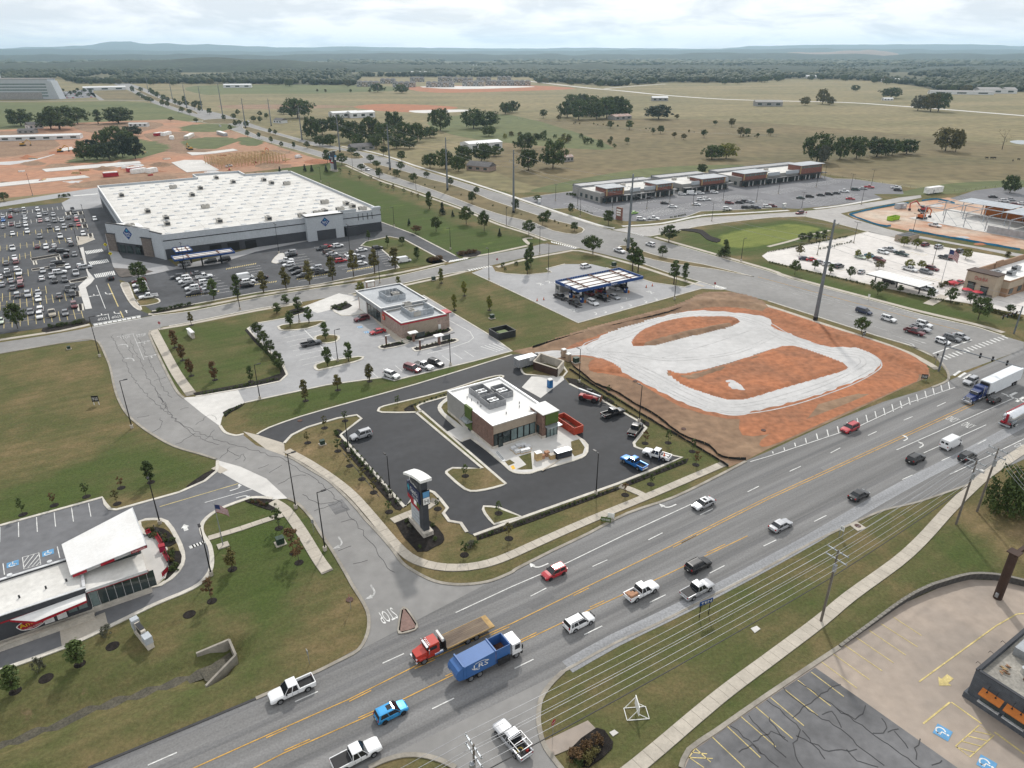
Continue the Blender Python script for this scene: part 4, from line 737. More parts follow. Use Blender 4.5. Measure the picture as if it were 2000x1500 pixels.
TYPES={
 # L length, W width, body stations (x/L from rear, width factor, shoulder z, deck z), cabin: rear base, rear top, front top, windscreen foot (x/L), belt z, roof z
 'sedan':dict(L=4.8,W=1.84,st=[(-.5,.80,.62,.78),(-.485,.92,.72,.92),(-.42,.97,.82,1.0),(-.30,1,.86,1.0),(0,1,.86,.96),(.18,1,.84,.95),(.30,.99,.80,.88),(.43,.95,.70,.76),(.485,.84,.58,.64),(.5,.72,.5,.56)],cab=(-.40,-.22,.08,.24),belt=.93,roof=1.45,wb=.29,wr=.335),
 'suv':dict(L=4.75,W=1.90,st=[(-.5,.86,.70,.95),(-.485,.95,.85,1.08),(-.40,.99,.95,1.1),(0,1,.96,1.08),(.20,1,.95,1.06),(.32,.99,.92,1.0),(.44,.95,.82,.90),(.487,.86,.70,.78),(.5,.76,.6,.68)],cab=(-.485,-.43,.06,.23),belt=1.06,roof=1.68,wb=.29,wr=.37),
 'hatchback':dict(L=4.15,W=1.80,st=[(-.5,.84,.66,.86),(-.48,.94,.80,1.0),(-.38,.98,.88,1.0),(0,1,.90,1.0),(.20,1,.88,.99),(.34,.98,.84,.93),(.45,.93,.74,.80),(.488,.84,.62,.68),(.5,.74,.54,.6)],cab=(-.485,-.42,.06,.25),belt=.98,roof=1.56,wb=.30,wr=.34),
 'pickup':dict(L=5.85,W=2.02,st=[(-.135,.99,.99,1.06),(.12,1,1.0,1.12),(.26,.99,.98,1.10),(.33,.99,.98,1.10),(.45,.96,.92,1.02),(.49,.90,.80,.92),(.5,.82,.7,.8)],cab=(-.13,-.105,.09,.215),belt=1.10,roof=1.90,wb=.305,wr=.41,bed=True),
 'minivan':dict(L=5.05,W=1.98,st=[(-.5,.88,.72,.98),(-.487,.96,.88,1.08),(-.40,.99,.95,1.08),(0,1,.95,1.05),(.24,1,.92,1.02),(.36,.98,.86,.94),(.45,.94,.76,.84),(.49,.84,.64,.7),(.5,.74,.56,.62)],cab=(-.487,-.45,.10,.31),belt=1.04,roof=1.75,wb=.30,wr=.35),
 'van':dict(L=5.9,W=2.05,st=[(-.5,.96,.9,1.2),(-.49,.99,1.0,1.3),(0,1,1.05,1.3),(.30,1,1.02,1.25),(.36,.98,.98,1.18),(.45,.94,.86,.98),(.49,.86,.70,.8),(.5,.76,.6,.7)],cab=(-.49,-.48,.20,.345),belt=1.22,roof=2.35,wb=.30,wr=.36,panel=True),
}
WHEEL={}
def wheel_meshes(r,dark):
 k=(round(r,2),dark)
 if k not in WHEEL:
  t=MB();n=16
  prof=[(-.11,.62),(-.12,.92),(-.08,1.0),(.08,1.0),(.12,.92),(.11,.62)]
  t.loft([[(rr*r*cos(2*PI*i/n),y,rr*r*sin(2*PI*i/n))for i in range(n)]for y,rr in prof])
  m1=t.mesh('tyre',True);m1.materials.append(MATS['tyre'])
  h=MB();h.cyl((0,-.122,0),(0,.122,0),r*.60,n=12)
  for i in range(5):
   a=2*PI*i/5
   for y in(-.128,.128):h.add([(0,y,0),(r*.55*cos(a-.22),y,r*.55*sin(a-.22)),(r*.55*cos(a+.22),y,r*.55*sin(a+.22))],[(0,1,2)])
  m2=h.mesh('rim');m2.materials.append(MATS['dark_rim' if dark else 'rim'])
  WHEEL[k]=(m1,m2)
 return WHEEL[k]
def put_wheel(parent,x,y,r,dark=False,w=1.0,tyre_only=False):
 m1,m2=wheel_meshes(r,dark)
 o=link(m1,'wheel',None,parent,(x,y,r),(0,0,0),(1,w,1));link(m2,'rim',None,o);return o
CARMESH={}
def car_meshes(kind,cover=None):
 key=(kind,cover)
 if key in CARMESH:return CARMESH[key]
 T=TYPES[kind];L,W_=T['L'],T['W']/2;zb=.26 if kind!='pickup' else .40;D={}
 b=MB();b.loft([ring8(x*L,W_*f,zb,zs,zt)for x,f,zs,zt in T['st']])
 if T.get('bed'):
  x0,x1=-.5*L,-.133*L;zt=1.08;w=W_*.99
  for s in(-1,1):b.loft([[(x,s*w*.80,.80),(x,s*w*.80,zt),(x,s*w*.97,zt+.01),(x,s*w,.75),(x,s*w*.97,zb+.05),(x,s*w*.80,zb+.05)]for x in(x0+.04,x0+.4,x1-.3,x1)])
  b.box(x0,x0+.09,-w*.93,w*.93,.50,zt-.02);b.box(x1-.08,x1,-w*.85,w*.85,.6,zt-.03)
  fl=MB().box(x0+.09,x1-.08,-w*.80,w*.80,.62,.70);D['bed_floor']=(fl.mesh('bed_floor'),'bed_liner')
  if cover:D['bed_cover']=(MB().box(x0+.06,x1-.03,-w*.84,w*.84,zt-.02,zt+.045,.02).mesh('bed_cover'),'btrim')
  if cover=='cap':
   c=MB();c.loft([[(x,-w*.94,zt),(x,-w*.80,zt+.62),(x,w*.80,zt+.62),(x,w*.94,zt)]for x in(x0+.02,x1-.02)]);D['bed_cover']=(c.mesh('bed_cap'),'BODY')
 # wheel arch lips as dark discs just proud of the flank
 ar=MB();r=T['wr']
 for sx in(-1,1):
  for s in(-1,1):
   x=(sx*T['wb']+(0 if kind!='pickup' else .0))*L;y=s*(W_*1.003)
   n=14;pts=[(x+1.17*r*cos(a),y,max(zb+.02,r+1.17*r*sin(a)))for a in np.linspace(-.35,PI+.35,n)]
   ar.add(pts,[tuple(range(n))if s<0 else tuple(range(n-1,-1,-1))])
 D['wheel_arch']=(ar.mesh('wheel_arch'),'btrim')
 c0,c1,c2,c3=[q*L for q in T['cab']];bz,rz=T['belt'],T['roof'];wB,wT=W_*.93,W_*.74
 g=MB()
 if T.get('panel'):
  b.loft([[(c0,-W_*.985,bz-.1),(c0+.02,-W_*.88,rz-.12),(c0+.04,-W_*.75,rz),(c0+.04,W_*.75,rz),(c0+.02,W_*.88,rz-.12),(c0,W_*.985,bz-.1)],
    [(c2,-W_*.985,bz-.1),(c2,-W_*.88,rz-.12),(c2,-W_*.75,rz),(c2,W_*.75,rz),(c2,W_*.88,rz-.12),(c2,W_*.985,bz-.1)],
    [(c2+.35,-W_*.98,bz-.1),(c2+.28,-W_*.86,rz-.3),(c2+.24,-W_*.72,rz-.16),(c2+.24,W_*.72,rz-.16),(c2+.28,W_*.86,rz-.3),(c2+.35,W_*.98,bz-.1)]])
  g.loft([[(c2+.30,-W_*.86,rz-.36),(c2+.30,W_*.86,rz-.36),(c2+.30,W_*.9,bz-.02),(c2+.30,-W_*.9,bz-.02)],[(c2+.44,-W_*.74,rz-.42),(c2+.44,W_*.74,rz-.42),(c3+.05,W_*.90,bz-.03),(c3+.05,-W_*.90,bz-.03)]])
  for s in(-1,1):g.add([(c2-.75,s*W_*.955,bz+.15),(c2+.2,s*W_*.955,bz+.15),(c2+.12,s*W_*.91,rz-.42),(c2-.75,s*W_*.91,rz-.42)],[(0,1,2,3)if s<0 else(3,2,1,0)])
  for s in(-1,1):g.add([(c0-.012,s*W_*.12,bz+.25),(c0-.012,s*W_*.72,bz+.25),(c0+.0,s*W_*.68,rz-.45),(c0+.0,s*W_*.12,rz-.45)],[(0,1,2,3)if s<0 else(3,2,1,0)])
 else:
  lo=[(c0,-wB,bz-.03),(c3,-wB*.97,bz-.05),(c3,wB*.97,bz-.05),(c0,wB,bz-.03)];hi=[(c1,-wT,rz-.05),(c2,-wT,rz-.05),(c2,wT,rz-.05),(c1,wT,rz-.05)]
  g.loft([lo,hi])
  rf=MB();k=.05
  rf.loft([[(c1-k*1.2,-wT-.035,rz-.075),(c2+k*.6,-wT-.035,rz-.075),(c2+k*.6,wT+.035,rz-.075),(c1-k*1.2,wT+.035,rz-.075)],[(c1-k,-wT,rz-.015),(c2,-wT,rz-.015),(c2,wT,rz-.015),(c1-k,wT,rz-.015)],[(c1+.2,-wT*.6,rz+.012),(c2-.15,-wT*.6,rz+.012),(c2-.15,wT*.6,rz+.012),(c1+.2,wT*.6,rz+.012)]])
  # pillars, body-coloured
  def pil(xa,xb,ta,tb):
   for s in(-1,1):rf.add([(xa,s*(wB+.008),bz-.04),(xb,s*(wB+.008),bz-.04),(tb,s*(wT+.012),rz-.05),(ta,s*(wT+.012),rz-.05)],[(0,1,2,3)if s<0 else(3,2,1,0)])
  pil(c3-.16,c3-.02,c2-.06,c2+.02);pil(c0,c0+(.30 if kind in('suv','hatchback','minivan')else .12),c1-.02,c1+(.22 if kind in('suv','hatchback','minivan')else .10))
  mid=(c0+c3)/2-.05;pil(mid-.05,mid+.05,(c1+c2)/2-.05,(c1+c2)/2+.05)
  if kind in('suv','minivan'):pil(c0+(mid-c0)*.42-.04,c0+(mid-c0)*.42+.05,c1+((c1+c2)/2-c1)*.45-.04,c1+((c1+c2)/2-c1)*.45+.05)
  for s in(-1,1):
   D.setdefault('x',None)
  D.pop('x',None);D['roof']=(rf.mesh('roof'),'BODY')
 if kind=='suv':
  rr=MB()
  for s in(-1,1):rr.box(c1+.1,c2-.1,s*wT*.93-.025,s*wT*.93+.025,rz+.01,rz+.06)
  D['roof_rail']=(rr.mesh('roof_rail'),'btrim')
 D['windows']=(g.mesh('windows'),'car_glass');D['body']=(b.mesh('body'),'BODY')
 xf=.5*L;fz=T['st'][-2][2];w=W_
 h1=MB()
 D['headlight']=(MB().loft([[(xf-.30,.60*w,fz+.0),(xf-.30,.90*w,fz-.02),(xf-.30,.90*w,fz+.12),(xf-.30,.60*w,fz+.13)],[(xf-.005,.50*w,fz-.02),(xf-.10,.80*w,fz-.02),(xf-.14,.80*w,fz+.10),(xf-.03,.50*w,fz+.10)]]).mesh('headlight'),'headlamp')
 tz=.86 if kind in('sedan','hatchback')else 1.0;tz=.85 if kind=='pickup' else tz;xr=-.5*L
 D['tail_light']=(MB().box(xr-.012,xr+.14,.66*w,.90*w,tz-.10,tz+.12).mesh('tail_light'),'tail_lamp')
 gr=MB().box(xf-.12,xf+.012,-.45*w,.45*w,fz-.16,fz+.04);D['grille']=(gr.mesh('grille'),'btrim')
 D['front_bumper']=(MB().box(xf-.2,xf+.03,-.78*w,.78*w,zb+.02,zb+.18,.03).mesh('front_bumper'),'chrome' if kind=='pickup' else 'btrim');D['rear_bumper']=(MB().box(xr-.03,xr+.2,-.8*w,.8*w,zb+.04,zb+.24,.03).mesh('rear_bumper'),'chrome' if kind=='pickup' else 'btrim')
 D['number_plate']=(MB().box(xr-.045,xr-.02,-.15,.15,zb+.3,zb+.44).mesh('number_plate'),'plate')
 D['mirror']=(MB().box(c3-.42,c3-.26,wB+.02,wB+.22,bz+.0,bz+.16,.02).mesh('mirror'),'btrim')
 dl=MB()
 for s in(-1,1):
  for x in((c3-.35),(c0+c3)/2-.05,c0+.25):dl.box(x-.012,x+.012,s*W_*1.002-.006,s*W_*1.002+.006,zb+.18,bz-.12)
 D['door_seam']=(dl.mesh('door_seam'),'btrim')
 CARMESH[key]=D;return D
BODYM={}
CARS=[]
def car(kind,colour,px,head,zone,near=1,label=None,cover=None,jit=True,cm=None):
 """px = middle of the car in the photograph; head = heading angle (or two pixels rear -> front)"""
 T=TYPES[kind];p=G(px[0],px[1],.7 if kind!='van' else 1.0);p.z=0
 if isinstance(head,tuple):a,b=G(*head[0]),G(*head[1]);head=math.atan2(b.y-a.y,b.x-a.x)
 elif jit:head+=U(-.03,.03)
 nm={'suv':'sport_utility_car'}.get(kind,kind);nm={'pickup':'pickup_truck','van':'delivery_van'}.get(kind,nm)
 o=thing(nm,label or '',{'pickup':'pickup truck','suv':'car','sedan':'car','hatchback':'car','minivan':'car','van':'van'}[kind],p+V3((0,0,.062)),head)
 o['z_']=zone;CARS.append((o,kind,colour,zone,px,label))
 D=car_meshes(kind,cover)
 for part,(me,mname)in D.items():
  if near<1 and part in('door_seam','number_plate','wheel_arch','mirror','roof_rail','grille'):continue
  if near<.5 and part in('headlight','tail_light','front_bumper','rear_bumper'):continue
  if mname=='BODY':
   k=(me.name,colour)
   if k not in BODYM:q=me.copy();q.materials.clear();q.materials.append(MATS['paint_'+colour]);BODYM[k]=q
   link(BODYM[k],part,None,o)
  else:
   if not me.materials:me.materials.append(MATS[mname])
   link(me,part,None,o)
   if part in('headlight','tail_light','mirror'):link(me,part,None,o,scale=(1,-1,1))
 r=T['wr'];L=T['L'];dark=colour in('black','dark grey')or kind=='hatchback'
 for sx in(-1,1):
  for s in(-1,1):put_wheel(o,sx*T['wb']*L,s*(T['W']/2-.09),r,dark)
 return o
z4=lambda x,y,y0=370:(x/8.333,y0+y/8.333)
LOT='in the packed car park beside the store'
S=[(180,335,'sedan','grey'),(270,345,'sedan','grey'),(388,320,'suv','white'),(612,325,'suv','white'),(50,435,'sedan','silver'),(165,440,'sedan','red'),(398,405,'sedan','grey'),(408,460,'sedan','white'),(52,495,'sedan','blue'),(640,425,'suv','white'),(740,385,'sedan','grey'),(868,405,'sedan','silver'),(655,505,'sedan','pink'),(770,490,'sedan','white'),(888,510,'suv','grey'),(1005,500,'sedan','silver'),(1115,460,'sedan','grey'),(1180,325,'pickup','dark grey'),(1212,372,'sedan','black'),(1237,438,'sedan','white'),(1240,490,'sedan','red'),(50,600,'sedan','silver'),(185,565,'sedan','dark red'),(300,585,'sedan','grey'),(412,525,'sedan','silver'),(420,572,'suv','white'),(805,605,'sedan','black'),(1045,605,'suv','silver'),(1155,580,'sedan','black'),(1275,570,'sedan','red'),(935,640,'sedan','white'),(205,715,'sedan','white'),(445,680,'suv','white'),(650,770,'suv','grey'),(980,760,'pickup','white'),(1355,720,'suv','white'),(205,955,'pickup','white'),(605,930,'sedan','dark red'),(750,935,'suv','white'),(880,915,'sedan','white'),(1130,825,'sedan','white'),(1160,885,'suv','grey'),(1075,1070,'suv','black'),(1215,1050,'sedan','grey'),(100,1195,'sedan','grey'),(237,1105,'sedan','white'),(260,1170,'suv','pink')]
for x,y,k,c in S:car(k,c,z4(x,y),aS if RR()<.7 else aN,LOT,.6)
S=[(110,160,'sedan','white'),(135,220,'suv','black'),(268,120,'sedan','white'),(310,185,'pickup','white'),(695,150,'sedan','silver'),(860,95,'pickup','dark grey'),(1100,85,'sedan','white'),(1290,70,'sedan','white'),(1235,190,'pickup','silver'),(0,250,'sedan','white'),(35,375,'sedan','silver'),(185,315,'sedan','silver'),(208,430,'sedan','grey'),(325,300,'sedan','pink'),(335,385,'suv','dark red'),(680,275,'sedan','white'),(835,235,'sedan','silver'),(890,315,'suv','black'),(1055,300,'suv','dark grey'),(1185,405,'sedan','black'),(1110,455,'pickup','black'),(1180,535,'suv','black'),(280,545,'suv','silver'),(450,540,'suv','silver'),(620,510,'sedan','silver'),(620,608,'sedan','white'),(965,555,'sedan','grey'),(1205,715,'suv','dark red'),(495,820,'sedan','grey'),(655,775,'suv','white'),(645,885,'suv','white'),(845,845,'pickup','tan'),(1060,835,'sedan','grey'),(4,970,'sedan','pale green')]
for x,y,k,c in S:car(k,c,z4(x,y,510),aS if RR()<.7 else aN,LOT,.6)
for x,y,y0,k,c,h in((890,985,370,'sedan','black',aE+.1),(1025,1000,370,'suv','black',aE-.25),(945,30,510,'minivan','black',aE+.15),(970,175,510,'suv','white',aE-.1),(1385,95,510,'suv','silver',aE),(1545,480,370,'suv','white',aS),(1800,265,510,'suv','black',aN)):car(k,c,z4(x,y,y0),h,LOT,.8)
q4=lambda x,y,ox,oy:(ox+x/4,oy+y/4)
FL='in the car park before the store'
for x,y,k,c in((1090,722,'suv','white'),(1105,765,'suv','white'),(1160,815,'pickup','white'),(1085,695,'suv','dark red'),(1385,660,'suv','dark grey'),(1430,672,'suv','white'),(1450,695,'suv','white'),(1475,722,'sedan','black'),(1500,748,'suv','white'),(1510,788,'suv','dark grey'),(1545,632,'sedan','grey'),(1595,660,'pickup','white'),(1605,703,'suv','white'),(1620,740,'sedan','silver'),(1635,770,'suv','silver'),(1915,660,'van','white'),(1940,698,'suv','white'),(1930,727,'suv','black')):car(k,c,q4(x,y,0,375),aE if x>1520 else aW,FL,.8)
for x,y,k,c in((270,473,'suv','silver'),(275,490,'sedan','black'),(235,535,'pickup','white'),(255,566,'suv','white'),(300,596,'sedan','black'),(325,626,'sedan','black'),(365,652,'suv','dark grey'),(470,592,'suv','silver'),(512,624,'pickup','dark grey'),(515,440,'suv','dark grey'),(552,423,'sedan','red'),(640,418,'suv','white'),(568,465,'suv','brown'),(592,481,'sedan','silver'),(625,501,'suv','grey'),(662,535,'suv','red'),(735,487,'sedan','white'),(745,513,'suv','white'),(800,512,'pickup','silver'),(822,558,'suv','white'),(825,450,'sedan','white'),(950,436,'suv','black'),(1082,522,'suv','white'),(1155,530,'van','white'),(40,668,'sedan','black')):car(k,c,q4(x,y,500,375),aE if k in('van','pickup')or x>520 else aW,FL,.8)
for x,y,k,c in((1440,565,'suv','silver'),(1645,540,'suv','black'),(1752,525,'suv','black')):car(k,c,q4(x,y,0,375),aW,'under the blue store canopy',.8)
BKZ='in the burger restaurant car park'
for x,y,k,c,h in((430,1182,'pickup','dark grey',aE),(825,988,'suv','dark red',aW),(950,1088,'sedan','red',aW),(1060,1428,'suv','white',aS+.35),(1222,1378,'minivan','dark red',aS+.35),(1312,1357,'pickup','white',aS+.35),(1405,1336,'suv','black',aS+.35)):car(k,c,q4(x,y,500,375),h,BKZ,1,cover='lid' if(k,c)==('pickup','white')else None)
GZ='at the fuel station with the blue canopy'
for x,y,k,c,h in((380,820,'pickup','black',aS),(492,872,'pickup','black',aS),(500,802,'suv','silver',aS),(632,862,'suv','white',aS),(712,828,'pickup','black',aS),(800,815,'sedan','silver',aS),(600,790,'suv','dark red',aS),(692,770,'suv','red',aS),(800,747,'suv','silver',aS),(862,737,'suv','black',aS),(578,578,'suv','white',aE)):car(k,c,q4(x,y,1000,375),h,GZ,.9)
MZ='in the brick shop row car park'
sA=lambda x,y:(1080+x/5.556,300+y/5.556);sB=lambda x,y:(1400+x/5.556,300+y/5.556);sC=lambda x,y:(1640+x/5.556,360+y/5.556)
for x,y,k,c in((1060,470,'pickup','grey'),(1215,533,'sedan','black'),(1300,572,'sedan','white'),(1400,437,'suv','white'),(1507,427,'van','white'),(1600,427,'suv','white'),(1750,417,'suv','white'),(1605,497,'suv','white'),(1668,492,'suv','white'),(1555,547,'sedan','white'),(880,640,'sedan','lime'),(955,707,'suv','white'),(1090,702,'pickup','white'),(1915,532,'suv','dark red'),(1890,597,'suv','white')):car(k,c,sA(x,y),aE-.9 if x>900 else aE,MZ,.6)
for x,y,k,c in((245,527,'sedan','black'),(310,517,'suv','black'),(362,522,'sedan','silver'),(315,582,'suv','black'),(380,582,'pickup','black'),(432,582,'sedan','navy'),(545,572,'suv','white'),(605,567,'suv','dark red'),(910,477,'sedan','dark green'),(1010,462,'suv','black'),(1130,447,'sedan','black'),(1218,437,'suv','black'),(1297,427,'sedan','black'),(1380,407,'pickup','white'),(1505,387,'minivan','dark green'),(1590,377,'sedan','silver'),(1652,362,'pickup','red'),(1450,487,'sedan','red'),(1945,367,'pickup','white'),(1965,392,'suv','black')):car(k,c,sB(x,y),aE-.9,MZ,.6)
car('minivan','dark red',sB(900,640),aW,'on the lane before the brick shop row',.8)
for x,y,k,c in((1665,132,'sedan','black'),(1625,202,'sedan','white'),(1708,197,'sedan','silver'),(1787,177,'suv','white'),(1860,162,'sedan','silver'),(1905,217,'suv','dark red'),(1980,207,'sedan','white')):car(k,c,sC(x,y),aE-.8,'in the car park behind the steel frame',.6)
CZ='in the pale chicken restaurant car park'
for x,y,k,c,h in((290,518,'sedan','navy',aE-.8),(345,526,'sedan','red',aE-.8),(402,545,'sedan','silver',aE-.8),(472,562,'suv','white',aE-.8),(555,577,'suv','dark grey',aE),(730,620,'sedan','silver',aE+.3),(722,506,'sedan','pale green',aS),(800,497,'sedan','teal',aS),(872,527,'suv','dark red',aS),(900,468,'suv','white',aS),(952,450,'pickup','silver',aS),(1042,482,'pickup','dark green',aS),(1230,410,'suv','dark red',aE),(1335,427,'suv','silver',aE),(1392,512,'pickup','black',aS),(1502,460,'suv','black',aE),(1285,597,'suv','dark red',aS),(1237,624,'suv','grey',aS),(1110,602,'pickup','white',aS),(1460,714,'suv','red',aE),(1500,702,'sedan','red',aE),(950,697,'suv','black',aS),(1200,747,'sedan','silver',aS),(1272,762,'suv','white',aS)):car(k,c,q4(x,y,1500,375),h,CZ,.8)
RZ='in the queue at the traffic lights'
for x,y,k,c,cv in((750,932,'minivan','navy',0),(942,990,'suv','white',0),(1220,1032,'suv','white',0),(1192,1064,'pickup','silver',0),(1145,1092,'pickup','dark red',0),(1365,1165,'hatchback','white',0),(1440,1142,'suv','grey',0),(1507,1126,'sedan','silver',0)):car(k,c,q4(x,y,1500,375),aS,RZ,1)
car('suv','white',(718,331),aS,'on the divided avenue beyond the big store',.8);car('sedan','silver',(759,318),aN,'on the divided avenue beyond the big store',.8);car('pickup','white',q4(840,458,1000,375),aS,'on the divided avenue by the fuel station',1);car('suv','white',q4(1080,408,1000,375),aN,'on the divided avenue by the fuel station',1)
for x,y in((485,237),(430,246),(350,218),(505,262),(300,198)):car('suv',RC(['black','white','silver']),(x,y),aS,'far up the divided avenue',.3)
HW='on the highway'
W1=[('suv','red',(1660,836),aW,0,'red boxy SUV passing the striped highway shoulder'),('sedan','silver',(1525,1025),aE,0,'silver sedan in the near lanes behind the black sedan'),('sedan','black',(1678,966),aE,0,'black sedan driving right on the highway ahead of a silver sedan'),('suv','black',(1789,895),aE,0,'black SUV behind the white cargo van on the highway'),('van','white',(1858,864),aE,0,'white cargo van with dark rear windows on the highway'),('suv','black',(1890,891),aE,0,'black SUV in the kerb lane beside the utility poles'),('hatchback','black',(1942,780),aE,0,'black hatchback waiting at the stop line beside the blue semi tractor'),('suv','silver',(1896,744),aW,0,'silver SUV beside the blue semi tractor'),('sedan','silver',(1374,983),aW,0,'silver sedan with sunroof heading left past the new car park'),('hatchback','red',(1082,1117),aW,0,'small red hatchback in the turning lane at the street corner'),('suv','black',(1364,1103),aE,0,'black SUV with roof rails in the centre turn lane'),('pickup','white',(1253,1154),aE,0,'white pickup carrying brown boxes in its bed'),('pickup','silver',(1362,1151),aE,'lid','silver pickup with covered bed near the blue roadside sign'),('suv','white',(1131,1214),aE,0,'white police-style SUV with black push bar on the highway'),('pickup','white',(570,1346),aW,0,'white crew-cab pickup driving left at the lower left verge'),('hatchback','bright blue',(764,1389),aE,0,'bright blue boxy hatchback with sunroof on the highway'),('pickup','white',(696,1474),aE,'lid','white pickup with black bed cover at the bottom edge')]
HWC={}
for k,c,p,h,cv,lb in W1:HWC[lb]=car(k,c,p,h,HW,1,lb,cover=cv or None,jit=False)
rackp=car('pickup','silver',(1000,1444),((1030,1476),(975,1412)),HW,1,'silver pickup with overhead rack and tools on the driveway')
NZ='in the new black car park'
newcars=[car('suv','silver',(705,849),aW+.05,NZ,1,'silver SUV alone on the new black car park'),car('pickup','black',(1197,806),aE-.02,NZ,1,'black pickup parked beside the red telehandler'),car('pickup','black',(1241,838),((1232,851),(1250,826)),NZ,1,'black pickup with dark lid nosed against the bed below the lamp post',cover='lid'),car('pickup','blue',(1238,903),((1260,915),(1217,893)),NZ,1,'bright blue pickup beside the white work pickup'),car('pickup','white',(1283,887),((1312,897),(1256,880)),NZ,1,'white work pickup with open door and loaded bed')]
# extras on single cars
def extra(o,name,mb,m):return mb.build(name,MATS[m],o)
def sunroof(o,kind):
 T=TYPES[kind];L=T['L'];c1,c2=T['cab'][1]*L,T['cab'][2]*L
 extra(o,'sunroof',MB().box(c2-.85,c2-.22,-.38,.38,T['roof']+.008,T['roof']+.022),'car_glass')
for lb,o in HWC.items():
 if 'sunroof' in lb:sunroof(o,'sedan' if 'sedan' in lb else 'hatchback')
b_=HWC['white pickup carrying brown boxes in its bed'];mat('cardboard',(.42,.24,.15),rough=.9,c2=(.33,.18,.11),scale=2)
for i in range(3):extra(b_,'box',MB().box(-2.8+.02*i,-1.35-.3*i,-.72+.48*i,-.27+.48*i,.705,1.45-.12*i),'cardboard')
p_=HWC['white police-style SUV with black push bar on the highway'];extra(p_,'push_bar',MB().box(2.40,2.50,-.55,.55,.35,.42).box(2.40,2.50,-.45,-.38,.3,.95).box(2.40,2.50,.38,.45,.3,.95).box(2.40,2.50,-.55,.55,.85,.92),'btrim')
rk=MB()
for x in(-2.7,-1.6,-.45):
 for s in(-1,1):rk.box(x-.03,x+.03,s*.92-.03,s*.92+.03,1.05,1.95)
 rk.box(x-.03,x+.03,-.92,.92,1.92,1.98)
for s in(-1,1):rk.box(-2.75,-.4,s*.92-.03,s*.92+.03,1.92,1.98)
extra(rackp,'rack',rk,'chrome');mat('tool_yellow',(.55,.42,.04));mat('tool_red',(.45,.04,.03))
extra(rackp,'tool_box',MB().box(-1.0,-.5,-.75,.75,.705,1.15,.03),'btrim');extra(rackp,'hose',MB().tube([V3((-1.8+.3*cos(a),.2+.35*sin(a),.76+.01*a))for a in np.linspace(0,12,30)],.03,5),'tool_yellow');extra(rackp,'fuel_can',MB().box(-2.5,-2.2,-.6,-.3,.705,1.1,.03),'tool_red')
wp=newcars[4];extra(wp,'load',MB().box(-2.5,-1.2,-.5,.1,.705,.98,.03).box(-2.3,-.9,.2,.6,.705,.9,.03),'plate');dr=MB().box(0,1.0,-.03,.03,.45,1.12).box(.05,.85,-.025,.025,1.12,1.75);d_=dr.build('door','paint_white',wp,(.55,.98,0));d_.rotation_euler=(0,0,2.3);d_.location=(1.2,1.0,0)
# ---- labels for parked cars: kind, colour, then which of its look-alikes counted from the left
ORD=['','second','third','fourth','fifth','sixth','seventh','eighth','ninth','tenth','eleventh','twelfth','thirteenth','fourteenth','fifteenth','sixteenth','seventeenth','eighteenth','nineteenth','twentieth']
TN={'suv':'SUV','pickup':'pickup','sedan':'sedan','hatchback':'hatchback','minivan':'minivan','van':'cargo van'}
bk={}
for o,k,c,zn,px,lb in CARS:
 o.pop('z_',None)
 if lb:continue
 bk.setdefault((k,c,zn),[]).append((px[0],o))
for(k,c,zn),L in bk.items():
 L.sort(key=lambda t:t[0])
 for i,(x,o)in enumerate(L):
  base=f"{c} {TN[k]}"
  if len(L)==1:o['label']=f"the only {base} {zn}"
  else:o['label']=(f"leftmost {base} {zn}" if i==0 else(f"rightmost {base} {zn}" if i==len(L)-1 else f"{ORD[i]} {base} from the left {zn}"))
  o['group']='cars '+zn
# == buildings
mat('roof_white',(.76,.76,.75),rough=.8,var=.04,scale=.25,fine=.03,c2=(.68,.67,.65));mat('roof_cream',(.64,.63,.60),rough=.85,scale=.16,fine=.06,c2=(.52,.505,.475));mat('roof_grey',(.40,.42,.44),rough=.8,var=.06,scale=.3);mat('coping',(.62,.63,.64),rough=.5,metal=.2)
mat('grey_siding',(.30,.295,.28),rough=.8,var=.04);mat('beige_siding',(.33,.275,.215),rough=.8,var=.05);mat('green_panel',(.085,.125,.03),rough=.7,var=.06);mat('bstone',(.52,.48,.42),rough=.9)
brickmat('brown_brick',(.20,.105,.075),(.15,.08,.06),(.24,.2,.17));brickmat('pale_brick',(.33,.235,.19),(.27,.19,.155),(.4,.36,.33));brickmat('red_brick',(.22,.07,.045),(.17,.055,.04),(.25,.18,.15));brickmat('stone_block',(.17,.14,.12),(.12,.10,.09),(.2,.18,.16),.8,.35);brickmat('grey_block',(.085,.095,.11),(.075,.085,.10),(.06,.065,.075),.8,.25)
mat('sglass',(.035,.05,.05),rough=.06,spec=.7,var=.1,scale=.6);mat('pale_glass',(.16,.22,.22),rough=.1,spec=.7,var=.15,scale=.5);mat('bframe',(.012,.012,.013),rough=.5)
mat('stpale',(.42,.45,.48),rough=.8,var=.03,scale=.2);mat('store_dark',(.055,.058,.066),rough=.8,var=.06,scale=.2);mat('store_blue',(.012,.055,.20),rough=.5);mat('swhite',(.82,.82,.80),rough=.5);mat('mgrey',(.36,.38,.40),rough=.45,metal=.5);mat('dmetal',(.05,.052,.056),rough=.5,metal=.4);mat('unit_beige',(.44,.42,.38),rough=.7,var=.08);mat('screen_grey',(.25,.255,.265),rough=.6)
